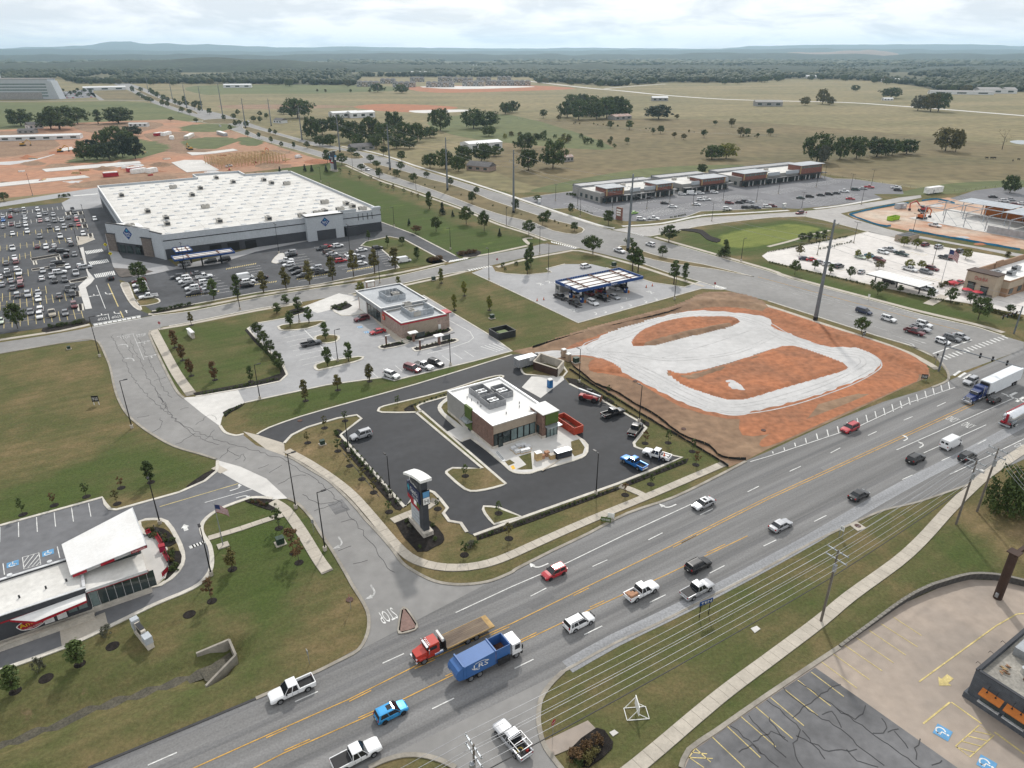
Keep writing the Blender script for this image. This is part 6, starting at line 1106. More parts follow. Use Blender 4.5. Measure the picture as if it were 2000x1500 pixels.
# ---- chicken restaurant at the right edge
cb=Bd('chicken_restaurant','tan stucco chicken restaurant with red script sign at right edge','building',257.5,101)
f=cb.box('front_block',257.5,262.5,101,110.6,0,7.4,'tan_stucco');cb.box('coping',257.2,262.7,100.7,110.9,7.41,7.7,'dark_brown',f);cb.box('stone_base',257.4,257.49,100.9,110.7,0,1.0,'stone_block',f)
cb.box('side_wall',262.51,300,99,110.4,0,2.9,'brown_stucco');cb.box('side_wall',262.51,300,98.9,110.4,2.91,5.2,'tan_stucco');cb.box('roof',262.6,299.7,99.3,110.1,5.21,5.25,'roof_white');parapet(cb,262.51,300,98.9,110.4,5.2,5.7,'brown_stucco',cap=None);cb.box('rear_parapet',262.6,300,110.0,110.6,5.7,7.2,'brown_stucco');cb.box('rear_parapet',275,280,109.5,109.9,5.7,8.0,'brown_stucco')
for y,w,z0,z1 in((107.2,2.0,1.0,3.6),(103,1.9,.1,3.0)):g=cb.box('window',257.35,257.48,y,y+w,z0,z1,'sglass');cb.box('frame',257.3,257.49,y-.15,y,z0,z1+.15,'bframe',g);cb.box('frame',257.3,257.49,y+w,y+w+.15,z0,z1+.15,'bframe',g);cb.box('head',257.0,257.49,y-.3,y+w+.3,z1+.16,z1+.4,'bframe',g)
for x in(264,270):cb.box('window',x,x+2.4,98.85,98.98,.9,2.7,'sglass')
cb.box('drive_canopy',273,300,95.5,98.8,3.3,3.6,'tan_stucco');cb.text('Chick-fil-A',('L',257.5),105.7,5.6,4.2,1.3,'rpaint',off=.08)
for x,y in((268,106),(272,103),(280,105),(290,104)):rtu(cb,0,0,5.25,3,2,1.5,ab=(x-257.5,y-101),m='mgrey')
dc=Bd('drive_canopy','pale slatted drive-through canopy on black steel posts','canopy',241,124)
for k in range(12):y=115.4+k*1.6;dc.box('roof_panel',238,246.5,y,y+1.45,3.35,3.5,'roof_white')
for x in(237.8,242.3,246.6):dc.box('edge_beam',x,x+.2,115.2,134.6,3.1,3.34,'bframe')
for y in(117,125,133):dc.box('column',241.9,242.3,y,y+.3,0,3.1,'bframe')
for i,(px,py)in enumerate(((1859,554),(1886,568),(1906,573))):
 t=thing('parasol',['red parasol nearest the parked cars on the chicken restaurant terrace','red parasol in the middle of the chicken restaurant terrace','red parasol nearest the chicken restaurant door'][i],'parasol',G(px,py+9),0,'red parasols on the terrace');MB().cyl((0,0,0),(0,0,2.6),.05,n=6).build('pole','dmetal',t);n=10;MB().add([(0,0,2.75)]+[(1.7*cos(2*PI*k/n),1.7*sin(2*PI*k/n),2.15+(.05 if k%2 else 0))for k in range(n)],[(0,k+1,(k+1)%n+1)for k in range(n)]).build('canopy',mat('parasol_red',(.55,.05,.07)),t);MB().cyl((0,0,.7),(0,0,.76),.6,n=10).build('table_top','mgrey',t)
de=Bd('bin_enclosure','brown bin enclosure with dark roof panels beside the pale car park','enclosure',*AB(1770,470));x,y=AB(1770,470);de.box('wall',x-5,x+5,y-2.6,y+2.6,0,2.7,'beige_siding');
for k in range(3):de.box('roof_panel',x-4.7+3.2*k,x-1.8+3.2*k,y-2.2,y+2.2,2.71,2.85,'dmetal')
mat('bark_',(.2,.13,.08),rough=.9)
# ---- grey block building lower right
rb=Bd('block_building','dark grey painted block building with orange awnings at lower right','building',83.7,22.3)
rb.box('wall',83.9,102,2,22.1,.9,4.3,'grey_block');rb.box('base_wall',83.6,102.1,1.9,22.4,0,.89,'grey_block');rb.box('roof',84.3,101.6,2.3,21.7,4.31,4.35,mat('roof_worn',(.36,.34,.30),c2=(.22,.21,.19),scale=.35,rough=.9,fine=.12));parapet(rb,83.9,102,2,22.1,4.31,4.85,'grey_block',cap='store_dark')
for k in range(6):
 y=20.6-2.85*k;g=rb.box('window',83.78,83.89,y-2.2,y,.95,2.5,'sglass');rb.box('sill',83.5,83.89,y-2.35,y+.15,.80,.94,'coping',g)
 w_=MB().loft([[(-.1,0,2.95),(-.1,0,3.05),(-1.0,0,2.55),(-1.0,0,2.42)],[(-.1,-2.5,2.95),(-.1,-2.5,3.05),(-1.0,-2.5,2.55),(-1.0,-2.5,2.42)]]).build('awning','orange_awning',rb.o,(83.9-83.7,y+.15-22.3,0))
 for q in(.7,1.7):MB().tube([(-.05,-q,3.75),(-.5,-q,3.85),(-.62,-q,3.3)],.03,5).cyl((-.62,-q,3.3),(-.62,-q,3.12),.05,.13,n=8).build('wall_lamp','bframe',w_)
rb.box('kitchen_unit',91,93.5,17.5,21,4.36,5.6,'mgrey');rb.mb('roof_vent',MB().cyl((5.2,-3.6,4.3),(5.2,-3.6,5.2),.4,n=10),'chrome');rtu(rb,0,0,4.36,2.6,1.8,1.3,ab=(8,-9));
for k in range(16):c_=(U(2.4,4.6),U(-2.9,-1.9),U(4.42,4.7));an=U(-.5,.5);rb.mb('log',MB().cyl(c_,(c_[0]+.45*sin(an),c_[1]+.45*cos(an),c_[2]),.07,n=6),RC(['timber','cardboard','bark_']))
for k in range(14):c_=(U(3.6,5.2),U(-5.2,-4.0),U(4.4,4.55));rb.mb('scrap',MB().box(-.2,.2,-.12,.12,-.05,.08),RC(['rust','dark_brown'])).location=c_
for k in range(3):rb.mb('wall_lamp',MB().tube([(2+3.2*k,-.2,4.4),(2+3.2*k,.4,4.6),(2+3.2*k,.55,4.2)],.03,5),'bframe')
# ---- row of shops
MR=-R(3.5)
def shopblock(label,px0,L,D,h,brick_parts,sign_parts,n):
 a,b=px0;t=Bd('shop_block',label,'building',a,b,MR);o=t.o
 P=lambda part,x0,x1,y0,y1,z0,z1,m,par=None:MB().box(x0,x1,y0,y1,z0,z1).build(part,MATS[m],par or o)
 P('wall',0,L,0,D,0,h,'grey_siding');P('roof',.4,L-.4,.4,D-.4,h+.01,h+.06,'roof_cream');P('rear_parapet',0,L,D-.3,D+.01,h,h+1.3,'store_dark');P('rear_roof',.2,L-.2,D*.72,D-.32,h+.07,h+1.1,'screen_grey')
 for x0,x1,z in brick_parts:
  w=P('brick_bay',x0,x1,-1.0,9,0,z,'red_brick');P('bay_roof',x0-.8,x1+.8,-2.0,9.6,z+.01,z+.3,'roof_grey',w)
  for k in range(int((x1-x0)/2.2)):P('high_window',x0+.5+2.2*k,x0+2.1+2.2*k,-1.08,-1.01,z-1.7,z-.6,'pale_glass',w)
  if x0<1:
   P('side_brick',-.2,-.01,0,D,3.2,h,'red_brick',w)
  for x in(x0,x1-.7):P('pier',x,x+.7,-1.25,-1.02,0,z-.3,'timber',w)
 for x0,x1 in sign_parts:P('sign_panel',x0,x1,-.5,-.02,h-.9,h+1.1,'stpale')
 can=P('walkway_canopy',-1,L+.5,-4.2,-1.1,3.4,3.7,'dmetal')
 for k in range(int(L/5)):P('canopy_post',1.5+5*k,1.7+5*k,-4.0,-3.8,0,3.4,'bframe',can)
 for k in range(int(L/3.4)):
  x=.8+3.4*k
  g=P('shop_window',x,x+2.3,-1.35,-1.26,.3,3.0,'sglass');P('pilaster',x+2.45,x+3.1,-1.4,-1.1,0,3.3,'swhite' if k%3 else 'dmetal',g)
 for k in range(int(D/6)):P('side_window',-.1,-.02,2+5*k,4.2+5*k,.8,2.8,'sglass')
 for k in range(n):
  rx,ry=L*(k+.5)/n,D*.5;u=MB().box(-1.3,1.3,-.9,.9,0,1.3,.06).build('roof_unit','unit_beige',o,(rx,ry,h+.07));MB().cyl((0,0,1.3),(0,0,1.36),.6,n=10).build('fan','dmetal',u)
shopblock('left block of the brick shop row with glazed corner tower',(252,299.5),51,27,5.2,[(3,15,7.6),(38,50,7.0)],[(20,27),(30,38)],3)
shopblock('middle block of the brick shop row with pale curved corner',(310,296),37,28,5.2,[(14,33,7.2)],[(7,13),(30,36)],3)
shopblock('right block of the brick shop row ending in a tall brick store',(356,293),74,27,5.4,[(2,22,7.6),(52,73,8.8)],[(24,34),(40,52)],3)
# ---- steel frame and building site at right
sf=Bd('steel_frame','grey steel building frame with pale metal roof deck under construction','building frame',360,150)
A0,A1,B0,B1=352,398,100,186
for i,x in enumerate((358,376,394)):
 for j in range(9):
  y=104+j*9.5;sf.box('column',x-.15,x+.15,y-.15,y+.15,0,6.4,'galv')
for x in(358,376,394):sf.box('beam',x-.14,x+.14,102,184,6.41,6.75,'galv')
for j in range(9):y=104+j*9.5;sf.box('joist',358,394,y-.12,y+.12,6.76,7.05,'galv')
sf.box('roof_deck',372,396,100,152,7.06,7.2,'galv');sf.box('roof_deck',382,396,153,178,7.06,7.2,'galv');sf.box('sheathing',395.2,395.5,100,170,.2,5.5,'orange_awning');sf.box('floor_slab',356,396,100,186,.03,.2,'lconc');sf.box('stud_wall',356.5,356.7,100,150,.21,3.2,'galv')
for j in range(5):y=150+7*j;sf.mb('brace',MB().cyl((358-360,y-150,.2),(358-360,y+7-150,6.4),.08,n=5),'galv')
# ---- pylon signs
mat('slate_panel',(.055,.06,.07),rough=.6);mat('sign_navy',(.02,.03,.085),rough=.5)
def pylon(label,loc,s,rot,lines=True):
 t=thing('pylon_sign',label,'sign',loc,rot)
 B=lambda part,x0,x1,y0,y1,z0,z1,m,par=None:MB().box(x0*s,x1*s,y0*s,y1*s,z0*s,z1*s).build(part,MATS[m],par or t)
 B('plinth',-.95,.95,-.6,5.6,0,.95,'bstone');B('pillar',-.55,.55,.0,1.4,.96,11.0,'slate_panel');B('pillar',-.35,.35,4.7,5.1,.96,9.6,'swhite');hd=B('sign_board',-.75,.75,.6,5.4,6.1,8.5,'sign_navy')
 B('top_board',-.6,.6,1.0,4.3,8.51,10.0,'slate_panel')
 cap=MB();pr=[(y,9.9+3.0*(5.9-y)/6.8-1.15*((5.9-y)/6.8)**2)for y in np.linspace(-.9,5.9,10)]
 cap.loft([[(-1.05*s,y*s,z*s-.45),(-1.05*s,y*s,z*s),(1.05*s,y*s,z*s),(1.05*s,y*s,z*s-.55)]for y,z in pr]);cap.build('curved_cap','swhite',t)
 def tx(txt,y,z,w,h,m):
  me=normed(txt);me.materials.append(MATS[m]);link(me,'lettering',None,t,(-.78*s,y*s,z*s),(PI/2,0,-PI/2),(w*s,h*s,1))
 MB().add([(-.77*s,(4.75+.5*cos(a))*s,(7.5+.8*sin(a))*s)for a in np.linspace(0,2*PI,4,endpoint=False)],[(3,2,1,0)]).build('emblem','emblem_teal',hd)
 tx("Sam's",2.6,7.65,2.7,.95,'swhite');tx('CLUB',2.3,6.65,2.2,.5,'swhite')
 if lines:
  tx('The Plaza',2.6,9.2,2.4,.45,'swhite')
 for(y0,y1,z0,z1,m)in((4.4,5.4,5.2,6.15,'rpaint'),(3.2,4.3,5.1,6.1,'rpaint'),(2.0,3.0,5.1,6.1,'swhite'),(1.0,1.9,5.1,6.1,'green_panel')):B('tenant_panel',-.72,.5,y0,y1,z0,z1,m)
 for k in range(5):B('tenant_panel',-.6,.4,1.45,4.6,1.2+.78*k,1.85+.78*k,'stpale' if k<4 else 'rpaint')
 ld=B('display_case',-.6,.8,-.3,.02,6.3,9.2,'bframe');B('display',-.5,.7,-.36,-.31,7.9,9.0,'blue_paint',ld);B('display',-.5,.7,-.36,-.31,6.5,7.8,'swhite',ld)
 me=normed('H');me.materials.append(MATS['bframe']);link(me,'lettering',None,ld,(.1*s,-.38*s,7.1*s),(PI/2,0,0),(.7*s,.7*s,1))
 me=normed('2010');me.materials.append(MATS['bframe']);link(me,'street_number',None,t,(.0,-.62*s,.5*s),(PI/2,0,0),(1.2*s,.45*s,1))
 return t
pylon('tall shopping centre pylon sign with curved white cap beside the new car park',W2(41.0,89.8),1.0,TH)
pylon('distant shopping centre pylon sign at the end of the avenue bank',G(657,335),1.2,TH+.2,False)
# == lorries
def vroot(name,label,cat,px,head,z=1.0):
 p=G(px[0],px[1],z);return thing(name,label,cat,(p.x,p.y,.062),head)
def P_(o,part,m,*bx,ch=.04,parent=None):
 mb=MB()
 for b in bx:mb.box(*b,ch)
 return mb.build(part,MATS[m],parent or o)
def dual(o,x,half,r=.5):
 for s in(-1,1):put_wheel(o,x,s*half,r,False,2.2)
# red flatbed
paint('truck_red',(.45,.035,.02));paint('refuse_blue',(.035,.12,.33),rough=.5,coat=.2);mat('bed_wood',(.23,.18,.13),c2=(.13,.10,.08),scale=1.2,rough=.9,stretch=(0,6,1));mat('bed_edge',(.45,.30,.13),rough=.8,var=.2)
ft=vroot('flatbed_truck','red flatbed truck with long empty wooden deck','truck',(884,1250),aW,.9)
fb=MB();fb.loft([[(5.9,-.75,.75),(5.9,.75,.75),(5.9,.68,1.55),(5.9,-.68,1.55)],[(4.3,-.95,.75),(4.3,.95,.75),(4.3,.92,1.85),(4.3,-.92,1.85)]]);fb.loft([[(4.3,-1.0,.7),(4.3,1.0,.7),(4.25,.98,1.9),(3.9,.9,2.65),(3.9,-.9,2.65),(4.25,-.98,1.9)][::-1],[(2.5,-1.0,.7),(2.5,1.0,.7),(2.5,.98,1.9),(2.5,.9,2.72),(2.5,-.9,2.72),(2.5,-.98,1.9)][::-1]]);fb.build('cab','truck_red',ft)
MB().loft([[(4.33,-.85,1.95),(4.33,.85,1.95),(4.0,.78,2.5),(4.0,-.78,2.5)],[(4.28,-.85,1.95),(4.28,.85,1.95),(3.95,.78,2.5),(3.95,-.78,2.5)]]).build('windscreen','car_glass',ft)
for s in(-1,1):
 P_(ft,'side_window','car_glass',(2.9,3.9,s*.985-.02,s*.985+.02,1.85,2.4),ch=0);P_(ft,'wing','truck_red',(4.6,5.6,s*.85-.28,s*.85+.28,.95,1.25));P_(ft,'mirror','chrome',(4.1,4.25,s*1.25-.08,s*1.25+.08,1.7,2.4));MB().cyl((2.0,s*.8,.75),(3.3,s*.8,.75),.33,n=12).build('fuel_tank','chrome',ft);P_(ft,'headlight','headlamp',(5.75,5.93,s*.62-.14,s*.62+.14,1.0,1.2))
P_(ft,'grille','btrim',(5.88,5.97,-.5,.5,.95,1.5));P_(ft,'bumper','chrome',(5.85,6.1,-1.05,1.05,.5,.8));P_(ft,'visor','chrome',(4.05,4.4,-.85,.85,2.45,2.55));P_(ft,'wind_deflector','plate',(1.75,2.1,-1.0,1.0,2.5,2.95));P_(ft,'headboard','btrim',(1.55,1.75,-1.15,1.15,.9,2.6));P_(ft,'chassis','btrim',(-5.9,5.4,-.4,.4,.55,.95))
for k in range(5):P_(ft,'roof_lamp','headlamp',(3.75,3.88,-.66+.33*k-.06,-.66+.33*k+.06,2.68,2.78),ch=0)
for k in range(8):P_(ft,'deck_plank','bed_wood',(-5.3,1.5,-1.22+.305*k+.008,-1.22+.305*(k+1)-.008,1.15,1.22),ch=0)
P_(ft,'deck_tail','bed_edge',(-6.1,-5.31,-1.25,1.25,1.1,1.225),ch=0)
for s in(-1,1):P_(ft,'deck_rail','bed_edge',(-6.1,1.5,s*1.28-.04,s*1.28+.04,1.0,1.24),ch=0)
for s in(-1,1):put_wheel(ft,4.9,s*.95,.52)
for x in(-3.2,-1.85):dual(ft,x,.9,.52)
# blue refuse truck
rt=vroot('refuse_truck','blue refuse truck with white cab and open hopper','truck',(948,1288),aE,1.3)
P_(rt,'chassis','btrim',(-3.9,4.6,-.42,.42,.6,1.0))
body=MB().loft([[(-4.0,-1.22,1.0),(-4.0,-1.22,3.1),(-4.0,1.22,3.1),(-4.0,1.22,1.0)],[(.9,-1.22,1.0),(.9,-1.22,3.3),(.9,1.22,3.3),(.9,1.22,1.0)]]).build('body','refuse_blue',rt)
tg=MB();pr=[(-4.02,1.0),(-4.7,1.15),(-5.05,1.7),(-5.05,2.3),(-4.75,2.85),(-4.02,3.12)];tg.loft([[(x,-1.2,z)for x,z in pr],[(x,1.2,z)for x,z in pr]]);tg.build('tailgate','refuse_blue',rt)
for x in(-4.0,.9):P_(body,'body_rib','refuse_blue',(x-.09,x+.09,-1.3,1.3,3.12 if x<0 else 3.3,3.42),parent=body,ch=0)
for s in(-1,1):
 P_(rt,'hopper_side','refuse_blue',(1.0,3.2,s*1.18-.06,s*1.18+.06,1.0,3.3));P_(rt,'side_rib','refuse_blue',(-3.6,-3.5,s*1.235-.03,s*1.235+.03,1.0,3.0),ch=0)
P_(rt,'hopper_wall','refuse_blue',(3.1,3.25,-1.12,1.12,1.0,3.3));P_(rt,'hopper_floor','rust',(.95,3.1,-1.11,1.11,1.0,1.7),ch=0);P_(rt,'loading_arm','btrim',(1.1,3.0,-1.6,-1.26,.8,1.7))
cab=MB().loft([[(3.6,-1.15,.9),(3.6,1.15,.9),(3.6,1.12,2.75),(3.6,-1.12,2.75)],[(5.1,-1.15,.9),(5.1,1.15,.9),(4.95,1.1,2.75),(4.95,-1.1,2.75)]]).build('cab','paint_white',rt);MB().loft([[(5.09,-1.0,1.75),(5.09,1.0,1.75),(5.0,.98,2.55),(5.0,-.98,2.55)],[(5.13,-1.0,1.75),(5.13,1.0,1.75),(5.04,.98,2.55),(5.04,-.98,2.55)]]).build('windscreen','car_glass',rt)
for s in(-1,1):P_(rt,'side_window','car_glass',(4.0,4.8,s*1.14-.02,s*1.14+.02,1.7,2.45),ch=0);P_(rt,'mirror','btrim',(5.0,5.15,s*1.35-.1,s*1.35+.1,1.6,2.3));put_wheel(rt,4.3,s*1.0,.52);P_(rt,'tail_light','tail_lamp',(-4.78,-4.7,s*.95-.1,s*.95+.1,1.15,1.4),ch=0)
P_(rt,'bumper','btrim',(5.0,5.3,-1.15,1.15,.5,.9));P_(rt,'exhaust_stack','mgrey',(3.35,3.55,-.9,-.7,1.0,3.0))
for x in(-2.9,-1.55):dual(rt,x,.93,.52)
me=normed('LRS');me.materials.append(MATS['swhite']);lg_=link(me,'lettering',None,rt,(-1.4,-1.25,2.25),(PI/2,.08,0),(2.2,.75,1));sw=MB();ribbon(sw,[V3((1.35*cos(a),.62*sin(a),0))for a in np.linspace(.5,2.3,12)],.09,0,0);ribbon(sw,[V3((1.35*cos(a),.62*sin(a),0))for a in np.linspace(3.2,4.6,12)],.09,0,0);sw.build('swoosh','swhite',rt,(-1.4,-1.25,2.25),rot=(PI/2,.08,0));me=normed('LRS');me.materials.append(MATS['swhite']);link(me,'lettering',None,rt,(-5.07,0,2.0),(PI/2,0,-PI/2),(.7,.35,1))
# semi tractor and box trailer
paint('semi_blue',(.012,.03,.13));mat('trailer_white',(.70,.73,.76),rough=.45,var=.03)
fr=G(1886,790);sp_=fr+E1*4.2
tt=thing('semi_tractor','dark blue long-nose semi tractor with chrome bumper at the stop line','truck',(sp_.x,sp_.y,.062),aW)
h=MB().loft([[(4.0,-.75,.8),(4.0,.75,.8),(4.0,.66,1.85),(4.0,-.66,1.85)],[(1.9,-.95,.8),(1.9,.95,.8),(1.9,.92,2.05),(1.9,-.92,2.05)]]);h.loft([[(1.9,-1.05,.8),(1.9,1.05,.8),(1.85,1.0,2.1),(1.4,.9,2.75),(1.4,-.9,2.75),(1.85,-1.0,2.1)][::-1],[(-.2,-1.05,.8),(-.2,1.05,.8),(-.2,1.0,2.1),(-.2,.95,2.95),(-.2,-.95,2.95),(-.2,-1.0,2.1)][::-1]]);h.build('cab','semi_blue',tt)
P_(tt,'sleeper','semi_blue',(-2.3,-.21,-1.15,1.15,.9,3.4),ch=.12);MB().loft([[(1.93,-.88,2.1),(1.93,.88,2.1),(1.5,.8,2.62),(1.5,-.8,2.62)],[(1.88,-.88,2.1),(1.88,.88,2.1),(1.45,.8,2.62),(1.45,-.8,2.62)]]).build('windscreen','car_glass',tt)
P_(tt,'grille','chrome',(3.95,4.08,-.55,.55,.85,1.8));P_(tt,'bumper','chrome',(3.95,4.3,-1.15,1.15,.35,.85));P_(tt,'visor','chrome',(1.45,1.75,-.85,.85,2.62,2.7));P_(tt,'chassis','btrim',(-5.2,3.5,-.42,.42,.6,.98))
for s in(-1,1):
 P_(tt,'wing','semi_blue',(2.4,3.7,s*.92-.25,s*.92+.25,.95,1.25));P_(tt,'headlight','headlamp',(3.9,4.05,s*.8-.12,s*.8+.12,1.0,1.25));MB().cyl((-.2,s*1.2,1.0),(-.2,s*1.2,3.9),.09,n=8).build('exhaust_stack','chrome',tt);MB().cyl((-1.9,s*.95,.7),(.9,s*.95,.7),.32,n=12).build('fuel_tank','chrome',tt);put_wheel(tt,3.05,s*.98,.52);P_(tt,'side_window','car_glass',(.2,1.4,s*1.03-.02,s*1.03+.02,2.0,2.6),ch=0)
for x in(-3.3,-4.6):dual(tt,x,.93,.52)
tr_=sp_+E1*3.0+E1*8.0
tl=thing('semi_trailer','long white refrigerated box trailer behind the blue tractor','trailer',(tr_.x,tr_.y,.062),aW)
P_(tl,'box_body','trailer_white',(-8,8,-1.28,1.28,1.2,4.1),ch=.06);P_(tl,'fridge_unit','btrim',(8.01,8.5,-1.0,1.0,2.3,3.9),ch=.1);P_(tl,'side_skirt','trailer_white',(-3.5,4.5,-1.27,-1.2,.6,1.19),ch=0);P_(tl,'side_skirt','trailer_white',(-3.5,4.5,1.2,1.27,.6,1.19),ch=0);P_(tl,'landing_gear','btrim',(4.8,5.0,-.8,-.6,.2,1.19),(4.8,5.0,.6,.8,.2,1.19),ch=0)
for x in(-5.0,-6.3):dual(tl,x,.95,.5)
# tanker
ta=vroot('tanker_trailer','polished tanker trailer with red rear fittings at right edge','trailer',(1993,806),aE,1.8)
n=20;MB().loft([[(x,r*1.2*cos(2*PI*i/n),2.2+r*1.0*sin(2*PI*i/n))for i in range(n)]for x,r in((-6.1,.55),(-6.0,.85),(-5.75,1),(5.8,1),(6.1,.8))]).build('tank',mat('polished_steel',(.72,.74,.77),rough=.28,metal=.85,var=.04),ta,smooth=True)
P_(ta,'walkway','rpaint',(-5.9,5.6,.55,.75,3.15,3.28),ch=0);P_(ta,'rear_frame','rpaint',(-6.5,-6.12,-.25,.25,1.0,3.1),(-6.5,-6.2,-1.0,1.0,.9,1.3));P_(ta,'chassis','galv',(-6.3,5.5,-.5,.5,.8,1.25));P_(ta,'rear_bumper','galv',(-6.9,-6.6,-1.2,1.2,.5,.75));P_(ta,'side_box','galv',(-5.9,-4.0,-1.25,-.85,.9,1.5))
for k in range(6):P_(ta,'ladder_rung','chrome',(-6.7,-6.65,-.85,-.45,.9+.36*k,.95+.36*k),ch=0)
for s in(-.88,-.42):P_(ta,'ladder_rail','chrome',(-6.72,-6.64,s-.03,s+.03,.7,3.2),ch=0)
for q in((-6.62,.7,2.4),(-6.62,.6,1.7)):MB().cyl((q[0]-.1,q[1],q[2]),(q[0]+.4,q[1],q[2]),.22,n=10).build('valve','chrome',ta)
for x in(-5.6,-4.3):dual(ta,x,.95,.5)
# telehandler
p=G(1150,782);th=thing('telehandler','red telehandler with lowered boom on the new black car park','telehandler',(p.x,p.y,.062),aE-1.05)
mat('machine_red',(.40,.05,.05),rough=.5,var=.1);P_(th,'chassis','machine_red',(-2.4,2.2,-.75,.75,.6,1.2),ch=.1);P_(th,'engine_cover','machine_red',(-1.2,1.2,-1.15,-.5,1.0,1.75),ch=.15);c_=P_(th,'cab','btrim',(-1.0,.5,.45,1.15,1.2,2.5),ch=.08);P_(th,'cab_window','car_glass',(-.85,.35,1.12,1.17,1.6,2.3),ch=0,parent=c_);MB().loft([[(-2.6,-.3,2.1),(-2.6,.2,2.1),(-2.6,.2,2.6),(-2.6,-.3,2.6)],[(2.9,-.3,1.35),(2.9,.2,1.35),(2.9,.2,1.75),(2.9,-.3,1.75)]]).build('boom','mgrey',th);P_(th,'carriage','rust',(2.9,3.1,-.7,.7,.4,1.6),ch=0)
for s in(-.45,.45):P_(th,'fork','btrim',(3.1,4.4,s-.08,s+.08,.35,.45),ch=0)
for x in(-1.6,1.6):
 for s in(-1,1):put_wheel(th,x,s*.95,.62,True,1.8)
# roll-off container at the new restaurant
def skip(label,a0,a1,b0,b1,h,m,name='rolloff_container'):
 d=Bd(name,label,'container',(a0+a1)/2,(b0+b1)/2)
 d.box('floor',a0,a1,b0,b1,.25,.35,m);t=.09
 for x0,x1,y0,y1 in((a0,a1,b0,b0+t),(a0,a1,b1-t,b1),(a0,a0+t,b0+t,b1-t),(a1-t,a1,b0+t,b1-t)):w=d.box('wall',x0,x1,y0,y1,.35,h,m);d.box('rim',x0-.05,x1+.05,y0-.05,y1+.05,h+.002,h+.1,m,w)
 L=max(a1-a0,b1-b0);n=int(L/.9)
 for k in range(n):
  if b1-b0>a1-a0:y=b0+(k+.5)*L/n;d.box('rib',a0-.08,a0-.001,y-.06,y+.06,.3,h,m);d.box('rib',a1+.001,a1+.08,y-.06,y+.06,.3,h,m)
  else:x=a0+(k+.5)*L/n;d.box('rib',x-.06,x+.06,b0-.08,b0-.001,.3,h,m);d.box('rib',x-.06,x+.06,b1+.001,b1+.08,.3,h,m)
 d.box('runner',a0+.3,a0+.5,b0,b1,.0,.249,'btrim');d.box('runner',a1-.5,a1-.3,b0,b1,0,.249,'btrim');d.box('contents',a0+t,a1-t,b0+t,b1-t,.36,.7,'rust');return d
mat('skip_red',(.42,.06,.03),rough=.6,var=.12);mat('skip_lime',(.30,.50,.03),rough=.6,var=.08);mat('skip_orange',(.50,.12,.03),rough=.6)
skip('red open roll-off container beside the new restaurant',83.0,85.5,103.2,110.2,1.9,'skip_red')
a,b=AB(1744,430);skip('lime green roll-off container on the right building site',a-3.4,a+3.4,b-1.3,b+1.3,1.9,'skip_lime')
# site trailer, bin enclosure, toilets, cabinets
def cabin(label,px,L,Wd,h,m,rot,name='site_trailer',roofm='mgrey',cat='trailer',wheels=True,extra=None):
 p=G(*px);t=thing(name,label,cat,p+V3((0,0,.02)),rot);z0=.6 if wheels else .1
 MB().box(-L/2,L/2,-Wd/2,Wd/2,z0,z0+h).build('body',MATS[m],t);MB().box(-L/2-.05,L/2+.05,-Wd/2-.05,Wd/2+.05,z0+h+.002,z0+h+.1).build('roof',MATS[roofm],t)
 MB().box(-L*.2,-L*.2+.9,-Wd/2-.04,-Wd/2-.005,z0+.1,z0+2.0).build('door','mgrey',t);MB().box(L*.1,L*.1+1.6,-Wd/2-.04,-Wd/2-.005,z0+1.2,z0+2.1).build('notice','swhite',t)
 if wheels:
  for s in(-1,1):put_wheel(t,-.5,s*(Wd/2-.1),.38,True);put_wheel(t,.5,s*(Wd/2-.1),.38,True)
  MB().box(L/2+.06,L/2+1.3,-.06,.06,.5,.62).build('drawbar','btrim',t)
 return t
cabin('dark grey cargo trailer behind the new restaurant',(1026,716),5.6,2.3,2.2,'screen_grey',aE)
cabin('white site trailer beside the lane behind the shop row',(1822,378),13,3.2,3.2,'swhite',aE-.1,roofm='roof_white')
cabin('pale blue storage container on the right building site',(1758,407),6,2.5,2.5,'stpale',aE-.2,'storage_container',cat='container',wheels=False)
be=Bd('bin_enclosure','dark brown panelled bin enclosure behind the new restaurant','enclosure',98.5,134.5)
A_=[(95.6,136.8),(97.9,129.6),(102.3,132.8),(100.2,140.2)]
Lc=[(x-98.5,y-134.5)for x,y in A_]
for i in range(4):
 p,q=V3((*Lc[i],0)),V3((*Lc[(i+1)%4],0))
 w=ribbon(MB(),[p,q],.3,0,2.3).build('wall','bstone' if i!=0 else MATS['dark_brown'],be.o);ribbon(MB(),[p,q],.45,2.3,2.4).build('coping','concrete',w)
 if i==0:
  d=(q-p);nn=V3((d.y,-d.x,0)).normalized()*-.18
  for k in range(2):a_,b_=p+d*(.02+.49*k)+nn,p+d*(.47+.49*k)+nn;ribbon(MB(),[a_,b_],.06,.15,2.2).build('gate','dark_brown',be.o)
def toilet(label,px,m):
 p=G(*px);t=thing('portable_toilet',label,'toilet',p+V3((0,0,.06)),TH);MB().box(-.55,.55,-.55,.55,.08,2.1,.04).build('cabin',MATS[m],t);MB().loft([[(-.6,-.6,2.1),(.6,-.6,2.1),(.6,.6,2.1),(-.6,.6,2.1)],[(-.5,-.5,2.3),(.5,-.5,2.3),(.5,.5,2.3),(-.5,.5,2.3)]]).build('roof','swhite',t);MB().box(-.4,.4,-.59,-.551,.2,1.95).build('door',MATS[m],t);MB().box(-.6,.6,-.6,.6,0,.079).build('skid','btrim',t)
mat('toilet_blue',(.03,.15,.36),rough=.6);mat('toilet_tan',(.36,.27,.2),rough=.7);toilet('blue portable toilet by the bin enclosure',(1074,757),'toilet_blue');toilet('tan portable toilet with white roof on the soil plot edge',(1110,706),'toilet_tan');toilet('tan portable toilet with open door on the soil plot edge',(1101,697),'toilet_tan')
